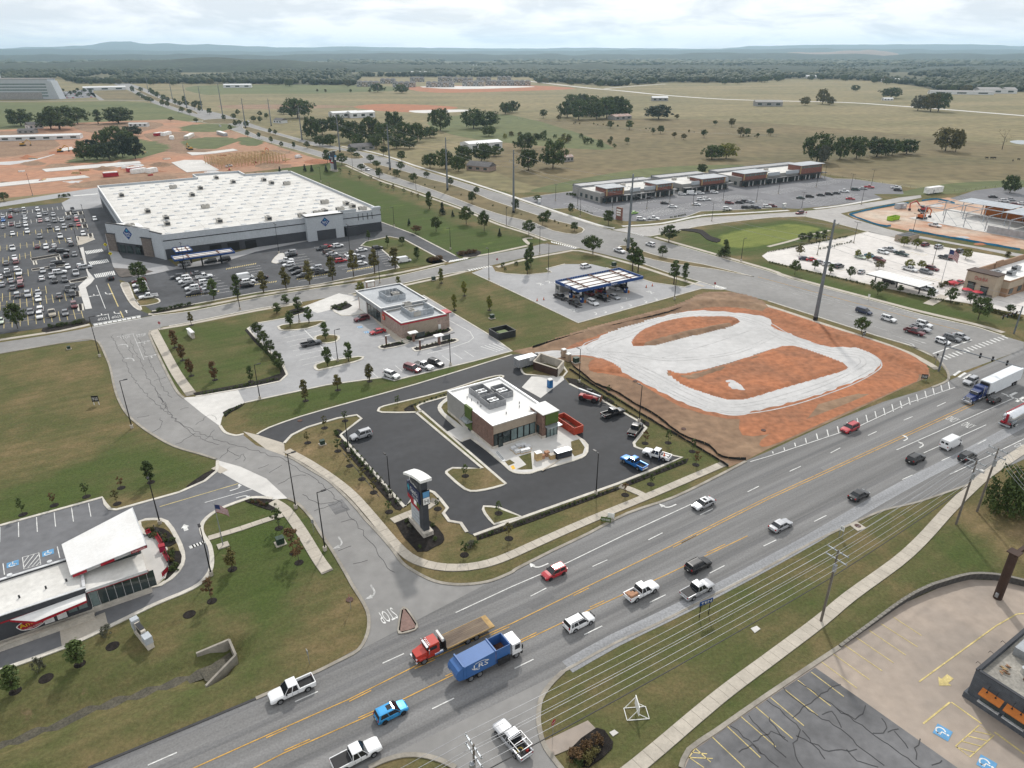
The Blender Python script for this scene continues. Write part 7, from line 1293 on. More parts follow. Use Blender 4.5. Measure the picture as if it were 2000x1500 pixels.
def cabinet(label,px,s,m='cabinet_green'):
 p=G(*px);t=thing('utility_cabinet',label,'utility box',p+V3((0,0,.02)),TH);MB().box(-.7*s,.7*s,-.6*s,.6*s,.16,1.4*s,.05).build('cabinet',MATS[m],t);MB().box(-.74*s,.74*s,-.64*s,.64*s,1.4*s,1.47*s).build('lid',MATS[m],t);MB().box(-1.0*s,1.0*s,-.9*s,.9*s,0,.15).build('plinth','concrete',t);MB().box(-.02,.02,-.62*s,-.601*s,.25,1.2*s).build('door_seam','btrim',t)
mat('cabinet_green',(.025,.05,.035),rough=.6)
for lab,px,s in(('dark green transformer box on the soil plot edge',(1125,708),1),('dark green transformer box on the lawn below the flag path',(548,1062),.9),('dark green transformer box behind the burger restaurant',(847,547),.9),('dark green transformer box beside the burger restaurant drive',(961,622),.9),('dark green cabinet behind the blue fuel canopy',(1199,520),1.1),('small green service box on the left lawn corner',(135,682),.6),('small green service box near the new parcel sign bed',(630,868),.7)):cabinet(lab,px,s)
# goods on the restaurant terrace
mat('shrink_wrap',(.62,.63,.64),rough=.4,var=.1,scale=1.5);mat('tarpaulin',(.035,.04,.05),rough=.35,bump=.5,bscale=3)
for i,(px,py)in enumerate(((1003,880),(1012,875),(1022,874),(1031,877),(1010,886),(1021,885),(1030,883))):
 p=G(px,py);t=thing('pallet',['wrapped pallet nearest the restaurant glass door','second wrapped pallet of the back row on the terrace','third wrapped pallet of the back row on the terrace','rightmost wrapped pallet of the back row on the terrace','front left wrapped pallet on the terrace','front middle wrapped pallet on the terrace','front right wrapped pallet on the terrace'][i],'pallet',p+V3((0,0,.19)),TH+U(-.1,.1),'wrapped pallets on the terrace');MB().box(-.6,.6,-.5,.5,0,.14).build('pallet_base','timber',t);MB().box(-.56,.56,-.48,.48,.141,.75,.08).build('wrapped_load','shrink_wrap',t)
for lab,px,L,Wd,h,m,top in(('tall crate with white top on the terrace',(1051,899),1.3,1.1,1.7,'timber','swhite'),('small brown carton on the terrace',(1060,897),.7,.6,.8,'cardboard','cardboard'),('larger brown carton beside the small one',(1068,892),.9,.8,1.0,'cardboard','cardboard'),('pale crate with lime base on the terrace',(1078,897),1.1,.9,1.0,'timber','bstone'),('tarpaulin-covered crate at the terrace end',(1099,893),3.4,1.6,1.5,'tarpaulin','galv')):
 p=G(*px);t=thing('crate',lab,'crate',p+V3((0,0,.19)),TH-.1);MB().box(-L/2,L/2,-Wd/2,Wd/2,.05,h).build('side',MATS[m],t);MB().box(-L/2-.03,L/2+.03,-Wd/2-.03,Wd/2+.03,h+.002,h+.08).build('lid',MATS[top],t);MB().box(-L/2,L/2,-Wd/2,-Wd/2+.1,0,.049).build('skid','timber',t);MB().box(-L/2,L/2,Wd/2-.1,Wd/2,0,.049).build('skid','timber',t)
p=G(977,893);t=thing('metal_studs','bundle of pale steel studs lying on the terrace','building material',p+V3((0,0,.19)),TH-1.75)
for k in range(5):MB().box(-2.0,2.0,-.3+.14*k,-.2+.14*k,0,.08+.01*k).build('stud',MATS['galv' if k%2 else 'swhite'],t)
p=G(1080,908);t=thing('timber_plank','long grey plank lying on the terrace edge','building material',p+V3((0,0,.19)),TH+.25);MB().box(-3.4,3.4,-.15,.15,0,.12).build('plank','concrete',t);MB().box(-3.3,-3.0,-.2,.2,.0,.06).build('batten','timber',t)
# == lamps, poles, wires
mat('pole_black',(.018,.018,.02),rough=.45,metal=.3);mat('pole_bronze',(.06,.045,.035),rough=.5,metal=.4);mat('pole_steel',(.17,.19,.21),rough=.5,metal=.4);mat('wood_pole',(.16,.14,.12),rough=.9,var=.15)
LAMPS={}
def lampmesh(h,two):
 k=(round(h),two)
 if k not in LAMPS:
  b=MB().cyl((0,0,0),(0,0,.75),.33,n=12).mesh('lamp_base');b.materials.append(MATS['concrete'])
  q=MB().cyl((0,0,.75),(0,0,h),.12,.07,8).mesh('lamp_pole');q.materials.append(MATS['pole_black'])
  a=MB()
  for s in((1,-1)if two else(1,)):a.box(min(0,s*.9),max(0,s*.9),-.05,.05,h-.12,h-.02);a.box(min(s*.7,s*1.5),max(s*.7,s*1.5),-.2,.2,h-.08,h+.04)
  a=a.mesh('lamp_head');a.materials.append(MATS['pole_black']);LAMPS[k]=(b,q,a)
 return LAMPS[k]
ORDN=lambda i:(ORD+['%dth'%j for j in range(21,100)])[i]if i!=20 else '21st'
def numbered(L,fmt_one,kind,zone,group):
 """L = list of (x, object) of look-alikes: tell them apart by counting from the left"""
 L.sort(key=lambda t:t[0])
 for i,(x,o)in enumerate(L):
  o['label']=(f'{fmt_one} {zone}' if len(L)==1 else(f'leftmost {kind} {zone}' if i==0 else(f'rightmost {kind} {zone}' if i==len(L)-1 else f'{ORDN(i)} {kind} from the left {zone}')));o['group']=group
def lamps(pts,zone,h=11.5,rot=None,two=False):
 L=[]
 for px in pts:
  p=G(px[0],px[1]);b,q,a=lampmesh(px[2]if len(px)>2 else h,two);t=thing('lamp_post','','lamp post',(p.x,p.y,.03),(rot if rot is not None else aN));link(b,'lamp_base',None,t);link(q,'lamp_pole',None,t);link(a,'lamp_head',None,t);L.append((px[0],t))
 numbered(L,'the only black lamp post','black lamp post',zone,'lamp posts '+zone)
lamps([(195,697),(258,836),(578,993),(635,1075)],'along the side street',rot=aE);lamps([(313,1024),(413,1124)],'on the ice cream restaurant drive',9,rot=aN);lamps([(681,882),(763,972),(1164,966),(1248,824),(1131,747)],'around the new black car park',9,rot=aN)
lamps([(508,780),(585,630),(660,706),(880,714)],'in the burger restaurant car park',9,rot=aE);lamps([(469,605),(742,553),(955,547)],'along the store front road',11.5,rot=aN);lamps([(545,495),(684,496),(365,537),(172,452),(160,508),(64,382)],'in the store car parks',12,two=True);lamps([(770,442),(880,487),(690,430),(627,355),(646,388)],'on the green bank beside the store',9,rot=aW)
lamps([(1054,496),(1071,532),(1317,585)],'around the fuel station',11,rot=aW);lamps([(689,329),(813,376),(989,442),(1447,510)],'along the divided avenue',9,rot=aE)
lamps([(1085,392),(1128,402),(1133,424),(1196,410),(1233,419),(1263,408),(1308,395),(1353,402),(1390,432),(1412,392),(1477,395),(1520,379),(1565,410),(1594,366),(1610,350),(1661,370),(1682,400),(1702,361)],'at the brick shop row',9,two=True);lamps([(1596,498),(1667,475),(1821,518),(1782,457)],'in the chicken restaurant car park',9,two=True)
# transmission poles of the avenue
def tpole(px,h,label):
 p=G(*px);t=thing('transmission_pole',label,'power pole',p,TH,'steel transmission poles along the avenue');MB().cyl((0,0,0),(0,0,h),.65,.28,12).build('mast','pole_steel',t);MB().cyl((0,0,0),(0,0,1.3),.7,.68,12).build('mast_base','bframe',t)
 A=[]
 for k,z in enumerate((h-1.5,h-4.8,h-8.1)):
  s=1 if k!=1 else-1
  MB().cyl((0,0,z-.5),(s*2.4,0,z+.25),.12,.07,6).build('arm','pole_steel',t);MB().cyl((s*2.4,0,z+.2),(s*2.4,0,z-.7),.07,n=6).build('insulator','mgrey',t);A.append(W2(*((lambda q:(q.dot(E1)+s*2.4,q.dot(E2)))(p)),z-.7))
 return A
TPs=[((1592,626),31),((1226,490),31),((1003,416),31),((874,372),30),((762,332),30),((664,297),29),((590,273),29),((530,246),28)]
names=['nearest grey steel transmission pole beside the soil plot','grey steel transmission pole in the avenue median by the fuel station','grey steel transmission pole before the brick shop row','fourth steel transmission pole up the avenue','fifth steel transmission pole up the avenue','sixth steel transmission pole up the avenue','seventh steel transmission pole up the avenue','eighth steel transmission pole up the avenue']
TA=[tpole(p,h,n)for(p,h),n in zip(TPs,names)]
for i,(px,h)in enumerate((((436,231),40),((480,250),30),((365,211),32),((395,216),32),((337,194),32),((290,180),32))):tpole(px,h,f'{ORDN(i) or "first"} distant steel transmission pole near the roundabout')
def wire(pts,sag,r,label,m='cable'):
 t=[]
 for a,b in zip(pts,pts[1:]):
  for k in range(10):u=k/10;q=a.lerp(b,u);q.z-=sag*4*u*(1-u)*((b-a).length/60);t.append(q)
 t.append(pts[-1]);o=MB().tube(t,r,4).build('overhead_wire',MATS[m]);tag(o,label,'wire','overhead wires');return o
mat('cable',(.33,.34,.36),rough=.5,metal=.3);mat('dark_cable',(.03,.03,.032),rough=.6)
ext=lambda L,k:L[0][k]+(L[0][k]-L[1][k])
for k,nm in enumerate(('upper','left','lower')):wire([ext(TA,k)]+[A[k]for A in TA],1.2,.03,f'{nm} conductor strung between the steel transmission poles')
# wooden street poles, lower right
WPB=[]
def wpole(base,h,label,arms=2,tilt=(0,0)):
 t=thing('utility_pole',label,'utility pole',base,TH,'wooden utility poles by the lower right path');MB().cyl((0,0,0),(tilt[0],tilt[1],h),.19,.12,8).build('mast','wood_pole',t);pts=[]
 for j in range(arms):
  z=h-.35-1.3*j;c_=MB().box(-.07,.07,-1.6,1.6,z,z+.14).build('crossarm','galv',t)
  for q in(-1.5,-.6,.6,1.5):MB().cyl((0,q,z+.14),(0,q,z+.42),.06,n=6).build('insulator','mgrey',c_)
  for q in(-1.5,-.6,.6,1.5):
   w=V3(base)+E2*q;w.z=z+.42;pts.append(w)
 MB().cyl((-.4,-.3,h-3.3),(-.4,-.3,h-2.2),.28,n=10).build('transformer','mgrey',t);MB().cyl((.15,-.12,.2),(.15,-.12,h-3.4),.04,n=5).build('conduit','mgrey',t)
 return pts,t
b1=G(1603,1214);q0=G(925,1462,12.4);b0=V3((q0.x,q0.y,0));b2=G(1867,1024);b3=G(1908,999);b4=G(1990,975);b5=G(2012,1130)
w0,_=wpole(b0,13,'wooden utility pole with double crossarms at the bottom edge driveway');w1,_=wpole(b1,13,'wooden utility pole with transformer beside the lower right path');w2,_=wpole(b2,13,'left wooden pole of the cluster by the big evergreen');w3,_=wpole(b3,13.2,'middle wooden pole of the cluster by the big evergreen');w4,_=wpole(b4,13.2,'rear wooden pole of the cluster by the big evergreen');w5,_=wpole(b5,12,'wooden pole with grey transformer at the right edge',1)
for k in range(8):
 if k in(5,):continue
 wire([w0[k]+(w0[k]-w1[k]),w0[k],w1[k],w2[k]],.5,.022,f'{ORDN(k) or "first"} pale wire of the lower right pole line, counted from the road')
low=lambda b,z:V3((b.x,b.y,z));wire([low(b0,8.2)+(low(b0,8.2)-low(b1,8.2)),low(b0,8.2),low(b1,8.2),low(b2,8.2)],.5,.06,'thick dark cable below the wires of the lower right pole line','dark_cable')
for k in range(4):wire([w3[k],w5[k]],2.2,.022,f'{ORDN(k) or "first"} wire sagging from the pole cluster to the right edge pole');wire([w2[k+4],w3[k+4]],.3,.022,f'{ORDN(k) or "first"} short wire between the clustered poles');wire([w3[k],w4[k]],.3,.022,f'{ORDN(k) or "first"} short wire to the rear clustered pole')
# brown sign column at the right edge
p=G(1948,1168);t=thing('sign_column','massive brown steel sign column at the right edge','sign',p,TH);MB().cyl((0,0,0),(0,0,8.6),.62,.62,16).build('column','dark_brown',t);MB().box(-.8,.8,-.8,.8,8.6,8.75).build('cap_plate','dark_brown',t)
for z in(7.6,8.0):MB().box(.3,8,-.25,.25,z,z+.35).build('arm','dark_brown',t)
MB().box(-.9,-.62,-.2,.2,.6,1.3).build('meter_box','mgrey',t)
# traffic signals
def signal(base,arm_dir,L,h,heads,label):
 t=thing('traffic_signal',label,'traffic light',base,0);d=V3((cos(arm_dir),sin(arm_dir),0));MB().cyl((0,0,0),(0,0,h+1.5),.25,.17,10).build('mast','pole_steel',t);MB().cyl((0,0,h),tuple(d*L+V3((0,0,h+.5))),.16,.09,8).build('mast_arm','pole_steel',t);n_=V3((-d.y,d.x,0))
 for s in heads:
  c=d*s+V3((0,0,h+.5*s/L));hd=MB().obox(c+n_*.25,d,n_,.2,.12,c.z-.65,c.z+.65).build('signal_head','bframe',t)
  for k in range(3):MB().cyl(tuple(c+n_*.37+V3((0,0,.42-.42*k))),tuple(c+n_*.43+V3((0,0,.42-.42*k))),.13,n=8).build('lens',mat(('lens_red','lens_amber','lens_green')[k],((.25,.02,.02),(.25,.15,.01),(.02,.2,.08))[k]),hd)
 return t
signal(G(1833,725),aS+.02,17.5,7.0,(8.2,11.0,14.2),'traffic signal mast at the soil plot corner with arm over the highway');signal(G(1980,652),aW,12,7.0,(3.5,6,8.5,11.2),'traffic signal mast in front of the chicken restaurant')
p=G(1826,712);t=thing('push_button_post','slim pedestrian signal post beside the soil plot corner','post',p,0);MB().cyl((0,0,0),(0,0,3.4),.06,n=6).build('post','pole_steel',t);MB().box(-.2,.2,-.15,.15,2.6,3.1).build('signal_box','bframe',t)
# == signs
def post_sign(name,label,px,w,h,z,face,m='swhite',posts=1,txt=None,tm='bframe',col='sign',pm='mgrey'):
 p=G(*px);t=thing(name,label,col,p,face-PI/2)
 for q in((0,)if posts==1 else(-w*.35,w*.35)):MB().cyl((q,.04,0),(q,.04,z+h*.8),.045 if posts==1 else .07,n=6).build('post',MATS[pm],t)
 MB().box(-w/2,w/2,-.06,-.01,z,z+h).build('panel',MATS[m],t)
 if txt:me=normed(txt);me.materials.append(MATS[tm]);link(me,'lettering',None,t,(0,-.07,z+h/2),(PI/2,0,0),(w*.8,h*.5,1))
 return t
def stop_sign(px,face,lab):
 p=G(*px);t=thing('stop_sign',lab,'sign',p,face-PI/2);MB().cyl((0,.04,0),(0,.04,2.3),.04,n=6).build('post','mgrey',t);n=8;MB().cyl((0,-.03,2.35),(0,-.0,2.35),.42,n=8).build('panel','rpaint',t,rot=None);me=normed('STOP');me.materials.append(MATS['swhite']);link(me,'lettering',None,t,(0,-.04,2.35),(PI/2,0,0),(.6,.22,1))
cF=R(-90)
stop_sign((314,645),R(90),'red stop sign at the head of the side street');stop_sign((971,518),R(100),'red stop sign at the fuel station entrance');stop_sign((1395,566),R(60),'red stop sign at the fuel station exit by the avenue');stop_sign((1080,1437),R(140),'red stop sign by the bottom driveway');stop_sign((685,1190),R(20),'stop sign seen from behind near the brick island');stop_sign((1573,424),R(90),'red stop sign on the mall lane')
mat('sign_yellow2',(.75,.62,.02),rough=.6)
for px,lab in(((209,492),'left yellow crossing sign at the store entrance'),((219,510),'right yellow crossing sign at the store entrance')):
 t=thing('crossing_sign',lab,'sign',G(*px),R(10));MB().cyl((0,.04,0),(0,.04,3.0),.05,n=6).build('post','mgrey',t);MB().add([(0,-.02,2.3),(.75,-.02,3.05),(0,-.02,3.8),(-.75,-.02,3.05)],[(0,1,2,3)]).build('panel','sign_yellow2',t);MB().box(-.12,.12,-.06,-.03,2.7,3.3).box(-.25,.25,-.06,-.03,3.0,3.1).build('walker_symbol','bframe',t)
post_sign('lease_sign','black lease sign in a white frame on the left lawn',(189,791),1.5,1.5,.9,R(100),'bframe',2,'FOR LEASE','swhite',pm='swhite')
post_sign('lease_sign','dark lease sign on the soil plot corner by the signal',(1804,743),1.5,1.2,.5,R(80),'bframe',2,'FOR LEASE','swhite');post_sign('lease_sign','dark lease sign by the street tree on the avenue verge',(1686,658),1.5,1.2,.5,R(120),'bframe',2,'FOR LEASE','swhite')
post_sign('directional_sign','dark blue sign on two black posts by the highway',(1375,1203),2.4,.8,2.3,TH+R(90)+R(-8),'store_blue',2,'TEN','swhite',pm='bframe');post_sign('route_sign','white square route sign on twin posts beside the highway',(1641,1050),.8,.9,1.5,TH,'swhite',2,'45')
post_sign('yard_banner','green and white banner pair on the new verge, left one',(1183,1020),1.8,1.0,.1,R(75),'green_panel',2,'NOW HIRING','swhite');post_sign('yard_banner','green and white banner pair on the new verge, right one',(1193,1013),1.2,1.1,.1,R(75),'swhite',2);post_sign('street_sign','small sign on a post beside the street pavement',(613,1040),.45,.7,2.0,TH+R(60),'mgrey');post_sign('street_sign','grey sign post on the lower left verge',(604,1297),.6,.8,1.8,TH,'mgrey');post_sign('highway_sign','white rectangular sign post at the crossing of the avenue',(1695,590),.7,.9,1.8,TH,'swhite')
# white A-frame sign
t=thing('frame_sign','white tube-framed sign on the lower right verge','sign',G(1243,1394),TH+R(62));fm=MB()
for s in(-1,1):fm.tube([(s*.9,-1.4,.06),(s*.9,1.4,.06)],.05,5).tube([(s*.9,1.3,.06),(s*.9,.0,1.9)],.05,5).tube([(s*.9,-1.3,.06),(s*.9,0,1.0)],.05,5)
for y in(-1.4,1.4):fm.tube([(-.9,y,.06),(.9,y,.06)],.05,5)
fm.build('frame','swhite',t);MB().box(-.95,.95,-.05,.05,.7,2.2).build('panel','swhite',t);me=normed('SALE');me.materials.append(MATS['rpaint']);link(me,'lettering',None,t,(0,-.06,1.5),(PI/2,0,0),(1.4,.9,1))
# monument signs
def monument(label,px,L,Wd,h,rot,m='bstone',capm='swhite'):
 t=thing('monument_sign',label,'sign',G(*px),rot);MB().box(-L/2,L/2,-Wd/2,Wd/2,0,h).build('plinth',MATS[m],t);MB().box(-L/2-.12,L/2+.12,-Wd/2-.12,Wd/2+.12,h+.002,h+.25).build('cap',MATS[capm],t);MB().box(-L*.4,L*.4,-Wd/2-.08,-Wd/2-.005,h*.35,h*.9).build('sign_face','swhite',t);return t
monument('long white monument sign on the lawn by the side street',(374,657),4.4,.8,1.7,aS+.1);monument('brick monument sign with white cap by the burger restaurant',(724,564),3.0,1.0,2.6,aE,'pale_brick')
t=thing('monument_sign','grey block monument sign on the slope below the ice cream restaurant','sign',G(282,1250),aS+.25);MB().box(-2.4,2.4,-.45,.45,0,.9).build('plinth','bstone',t);MB().box(1.0,2.4,-.5,.5,.9,2.0).build('pillar','stpale',t);MB().box(-2.6,-1.7,-.5,.5,.9,2.6).build('pillar','stpale',t);MB().box(-1.6,.9,-.3,.3,.9,2.3).build('sign_face','bstone',t);MB().box(-1.0,.4,-.34,-.31,1.2,2.0).build('display','bframe',t);MB().box(-1.2,.5,-.31,.31,2.302,2.4).build('top_grille','dmetal',t)
t=thing('monument_sign','tall brown tenant sign before the brick shop row','sign',G(1209,429),TH);MB().box(-.5,.5,-2,2,0,1).build('plinth','red_brick',t);MB().box(-.45,.45,-1.9,1.9,1.002,6.0).build('board','red_brick',t)
for k in range(3):MB().box(-.52,-.46,-1.5,1.5,2.0+1.2*k,2.8+1.2*k).build('tenant_panel','swhite',t)
monument('small white sign at the shop row entrance',(1053,398),1.6,.6,2.6,TH,'stpale');monument('small white sign between the shop row drives',(1531,407),2.2,.8,2.4,TH,'stpale')
# flags
mat('flag_red',(.30,.03,.04),rough=.8);mat('flag_white',(.62,.60,.60),rough=.8);mat('flag_blue',(.03,.045,.13),rough=.8)
def flag(px,h,fl,label,flabel,d):
 t=thing('flagpole',label,'flagpole',G(*px),0);MB().cyl((0,0,.2),(0,0,h),.1,.05,8).build('pole','mgrey',t);MB().obox((0,0,0),E1,E2,.9,.7,0,.2).build('base','concrete',t);MB().cyl((0,0,h),(0,0,h+.25),.1,.02,8).build('finial','chrome',t)
 f=thing('flag',flabel,'flag',G(*px)+V3((0,0,h-.3)),0);d=V3((cos(d),sin(d),0));n_=V3((-d.y,d.x,0));hh=fl*.58
 def pt(u,v):return d*(u*fl*.75)+n_*(.18*sin(u*7+v*2)*u*fl*.3)-V3((0,0,v*hh+u*u*fl*.42))
 for i in range(13):
  mb=MB();K=10;vs=[tuple(pt(k/K,v))for v in(i/13,(i+1)/13)for k in range(K+1)];mb.add(vs,[(k,k+1,K+1+k+1,K+1+k)for k in range(K)]);mb.build('stripe',MATS['flag_red' if i%2==0 else 'flag_white'],f)
 mb=MB();K=5;vs=[tuple(pt(.42*k/K,v)+n_*s)for s in(-.02,.02)for v in(0,7/13)for k in range(K+1)];mb.add(vs,[(k,k+1,K+2+k,K+1+k)for k in range(K)]+[(12+k,12+k+1,12+K+2+k,12+K+1+k)for k in range(K)]);mb.build('canton','flag_blue',f)
flag((436,1066),8.6,2.6,'grey flagpole beside the ice cream restaurant path','striped flag flying over the ice cream restaurant lawn',TH-.5);flag((1838,553),12.5,5.0,'tall flagpole in the chicken restaurant car park','large striped flag over the chicken restaurant car park',-.1)
# == walls, fences, culvert
cv=thing('culvert_headwall','concrete culvert headwall with splayed wings in the ditch','culvert',G(440,1270));o_=cv.location
for pa,pb,za,zb in(((383,1276),(448,1252),.05,.35),((448,1252),(461,1282),.35,.35),((461,1282),(402,1339),.35,.05)):
 a,b=G(*pa)-o_,G(*pb)-o_;d=(b-a).normalized();n_=V3((-d.y,d.x,0))*.16
 MB().add([tuple(a-n_+V3((0,0,-1.6))),tuple(b-n_+V3((0,0,-1.6))),tuple(b+n_+V3((0,0,-1.6))),tuple(a+n_+V3((0,0,-1.6))),tuple(a-n_+V3((0,0,za))),tuple(b-n_+V3((0,0,zb))),tuple(b+n_+V3((0,0,zb))),tuple(a+n_+V3((0,0,za)))],[(0,3,2,1),(4,5,6,7),(0,1,5,4),(1,2,6,5),(2,3,7,6),(3,0,4,7)]).build('wing_wall','old_kerb',cv)
a,b=G(449,1256)-o_,G(459,1279)-o_;n_=V3(((b-a).y,-(b-a).x,0)).normalized()*-.2
MB().add([tuple(a+n_+V3((0,0,-1.5))),tuple(b+n_+V3((0,0,-1.5))),tuple(b+n_+V3((0,0,-.25))),tuple(a+n_+V3((0,0,-.25)))],[(0,1,2,3)]).build('culvert_mouth','bframe',cv)
sheet('ditch_bed',[(388,1300),(446,1262),(455,1280),(412,1322),(398,1318)],-1.15,'ditch_mud')
rw=thing('retaining_wall','low dark block retaining wall curving round the tan car park','wall',G(1840,1146));o_=rw.location;w=resample(pw([(1640,1264),(1700,1222),(1762,1179),(1805,1157),(1840,1145),(1893,1131),(1947,1133),(2000,1145),(2080,1168)],3),1.0)
mat('wall_block',(.10,.095,.09),rough=.95,var=.2,scale=1.5);mat('wall_cap',(.24,.225,.2),rough=.95,var=.2,scale=1.5)
for i in range(len(w)-1):
 h=.25+.85*min(1,i/22);d=(w[i+1]-w[i]).normalized();c_=(w[i]+w[i+1])/2-o_
 bl=MB().obox((0,0,0),d,V3((-d.y,d.x,0)),.485,.17,0,h).build('wall_block','wall_block',rw,(c_.x,c_.y,0));MB().obox((0,0,0),d,V3((-d.y,d.x,0)),.48,.22,h+.002,h+.1+U(-.01,.02)).build('cap_stone','wall_cap',bl)
def fence(label,pts,h,m,post=2.4,name='silt_fence',thick=.05,step=1.2):
 w=resample(pw(pts,3),step);o_=w[0];t=thing(name,label,'fence',o_);L=[p-o_+V3((0,0,U(-.08,.05)))for p in w]
 mb=MB();n_=len(L);vs=[(p.x+U(-.08,.08),p.y+U(-.08,.08),z)for p in L for z in(0.02,h*U(.8,1.1))];mb.add(vs,[(2*i,2*i+2,2*i+3,2*i+1)for i in range(n_-1)]);mb.build('fabric',MATS[m],t)
 for p in L[::2]:MB().cyl((p.x,p.y,0),(p.x,p.y,h+.1),.03,n=4).build('stake','timber',t)
mat('silt_black',(.02,.022,.022),rough=.9);mat('silt_blue',(.03,.22,.40),rough=.8,var=.1)
fence('outer black silt fence between the soil plot and the new lawn',[(1095,690),(1112,700),(1118,715),(1135,728),(1165,752),(1200,765),(1240,790),(1280,812),(1330,850),(1385,872),(1405,892),(1440,898),(1458,898)],.6,'silt_black');fence('inner black silt fence along the new lawn',[(1112,722),(1150,748),(1200,778),(1260,815),(1340,862),(1395,895),(1425,914)],.6,'silt_black');fence('dark silt fence behind the soil berm',[(1040,680),(1100,662),(1180,642),(1280,618),(1340,600),(1385,576)],.7,'silt_black')
fence('blue silt fence along the mall lane side of the right site',[(1658,420),(1700,410),(1740,402),(1780,397)],.9,'silt_blue',step=3);fence('blue silt fence along the left kerb of the right site',[(1660,421),(1690,432),(1725,443),(1745,441)],.9,'silt_blue',step=3);fence('long blue silt fence along the lower kerb of the right site',[(1775,451),(1830,461),(1900,473),(1998,490)],.9,'silt_blue',step=3);fence('blue silt fence behind the right site',[(1800,393),(1830,390),(1865,398)],.9,'silt_blue',step=3)
# wooden bin enclosure behind the burger restaurant and timber fence right
a,b=AB(981,656);q=Bd('bin_enclosure','dark timber bin enclosure behind the burger restaurant','enclosure',a,b)
for x0,x1,y0,y1 in((a-3,a+3,b-2.6,b-2.45),(a-3,a+3,b+2.45,b+2.6),(a-3,a-2.85,b-2.44,b+2.44),(a+2.85,a+3,b-2.44,b+2.44)):
 n_=8
 for k in range(n_):
  if x1-x0>y1-y0:q.box('board',x0+(x1-x0)*k/n_+.02,x0+(x1-x0)*(k+1)/n_-.02,y0,y1,0,2.1,'dmetal')
  else:q.box('board',x0,x1,y0+(y1-y0)*k/n_+.02,y0+(y1-y0)*(k+1)/n_-.02,0,2.1,'dmetal')
q.box('skip',a-1.5,a+1.5,b-1,b+1,.1,1.4,'green_panel')
# traffic cones and small pieces
mat('cone_orange',(.6,.12,.03),rough=.6)
for i,px in enumerate(((1049,588),(1062,586),(1262,562),(1274,559))):t=thing('traffic_cone',['left orange cone at the fuel station lawn edge','second orange cone at the fuel station lawn edge','orange cone right of the fuel pumps','rightmost orange cone beside the fuel station'][i],'cone',G(*px)+V3((0,0,.045)),0,'cones on the fuel forecourt');MB().cyl((0,0,.05),(0,0,1.0),.22,.05,10).build('cone','cone_orange',t);MB().box(-.3,.3,-.3,.3,0,.05).build('foot','btrim',t)
mh=mat('manhole',(.10,.06,.05),rough=.9)
for k,px in enumerate(((586,822),(683,1172),(1675,1028),(1240,745),(1335,838),(1491,841))):MB().cyl((0,0,0),(0,0,.06),.55,n=14).build('manhole_cover',mh,None,G(*px)+V3((0,0,.08)))['kind']='structure'
# == people
def person(label,px,face,top,legs,hat=None,h=1.76):
 me=bpy.data.meshes.new('person');V=[(0,0,.95),(0,0,1.15),(0,.02,1.38),(0,.02,1.5),(0,0,1.58),(0,0,1.72),(.17,0,1.40),(.26,-.02,1.14),(.28,-.16,.92),(-.17,0,1.40),(-.26,.02,1.14),(-.27,-.12,.93),(.10,0,.88),(.12,-.03,.48),(.13,.02,.08),(.13,-.12,.04),(-.10,0,.88),(-.12,.05,.48),(-.14,.10,.08),(-.14,-.04,.04)]
 E_=[(0,1),(1,2),(2,3),(3,4),(4,5),(2,6),(6,7),(7,8),(2,9),(9,10),(10,11),(0,12),(12,13),(13,14),(14,15),(0,16),(16,17),(17,18),(18,19)]
 me.from_pydata(V,E_,[]);o=bpy.data.objects.new('person',me);COL.objects.link(o);o.location=G(*px)+V3((0,0,.06));o.rotation_euler=(0,0,face)
 s=o.modifiers.new('skin','SKIN');sv=me.skin_vertices[0].data;rad=[.15,.14,.16,.07,.09,.085,.065,.05,.035,.065,.05,.035,.10,.07,.05,.045,.10,.07,.05,.045]
 for i,r_ in enumerate(rad):sv[i].radius=(r_,r_*.85);sv[i].use_root=(i==0)
 o.modifiers.new('sub','SUBSURF').levels=1;me.materials.append(mat('cloth_'+top,srgb(*{'orange':(225,95,40),'black':(30,32,36),'navy':(35,42,60)}[top]),rough=.9));tag(o,label,'person','people')
 MB().box(-.17,.17,-.13,.13,.5,.98,.05).build('trousers',mat('cloth_'+legs,srgb(*{'denim':(45,55,75),'grey':(80,80,82)}[legs]),rough=.9),o)
 hd=MB();n_=8;hd.loft([[(r_*cos(2*PI*i/n_),r_*1.1*sin(2*PI*i/n_),z)for i in range(n_)]for z,r_ in((1.50,.05),(1.55,.09),(1.63,.105),(1.71,.09),(1.76,.04))]);hd.build('head',mat('skin_tone',(.35,.21,.15),rough=.7),o,smooth=True);MB().cyl((0,.02,1.66),(0,.02,1.79),.115,.08,10).build('cap','cone_orange' if hat else MATS['btrim'],o)
person('person in dark clothes beside the white work pickup',(1287,903),2.0,'navy','denim');person('person in orange beside the tailgate of the white work pickup',(1296,899),1.0,'orange','denim',True);person('person walking between parked cars beside the store',(154,470),1.2,'black','grey')
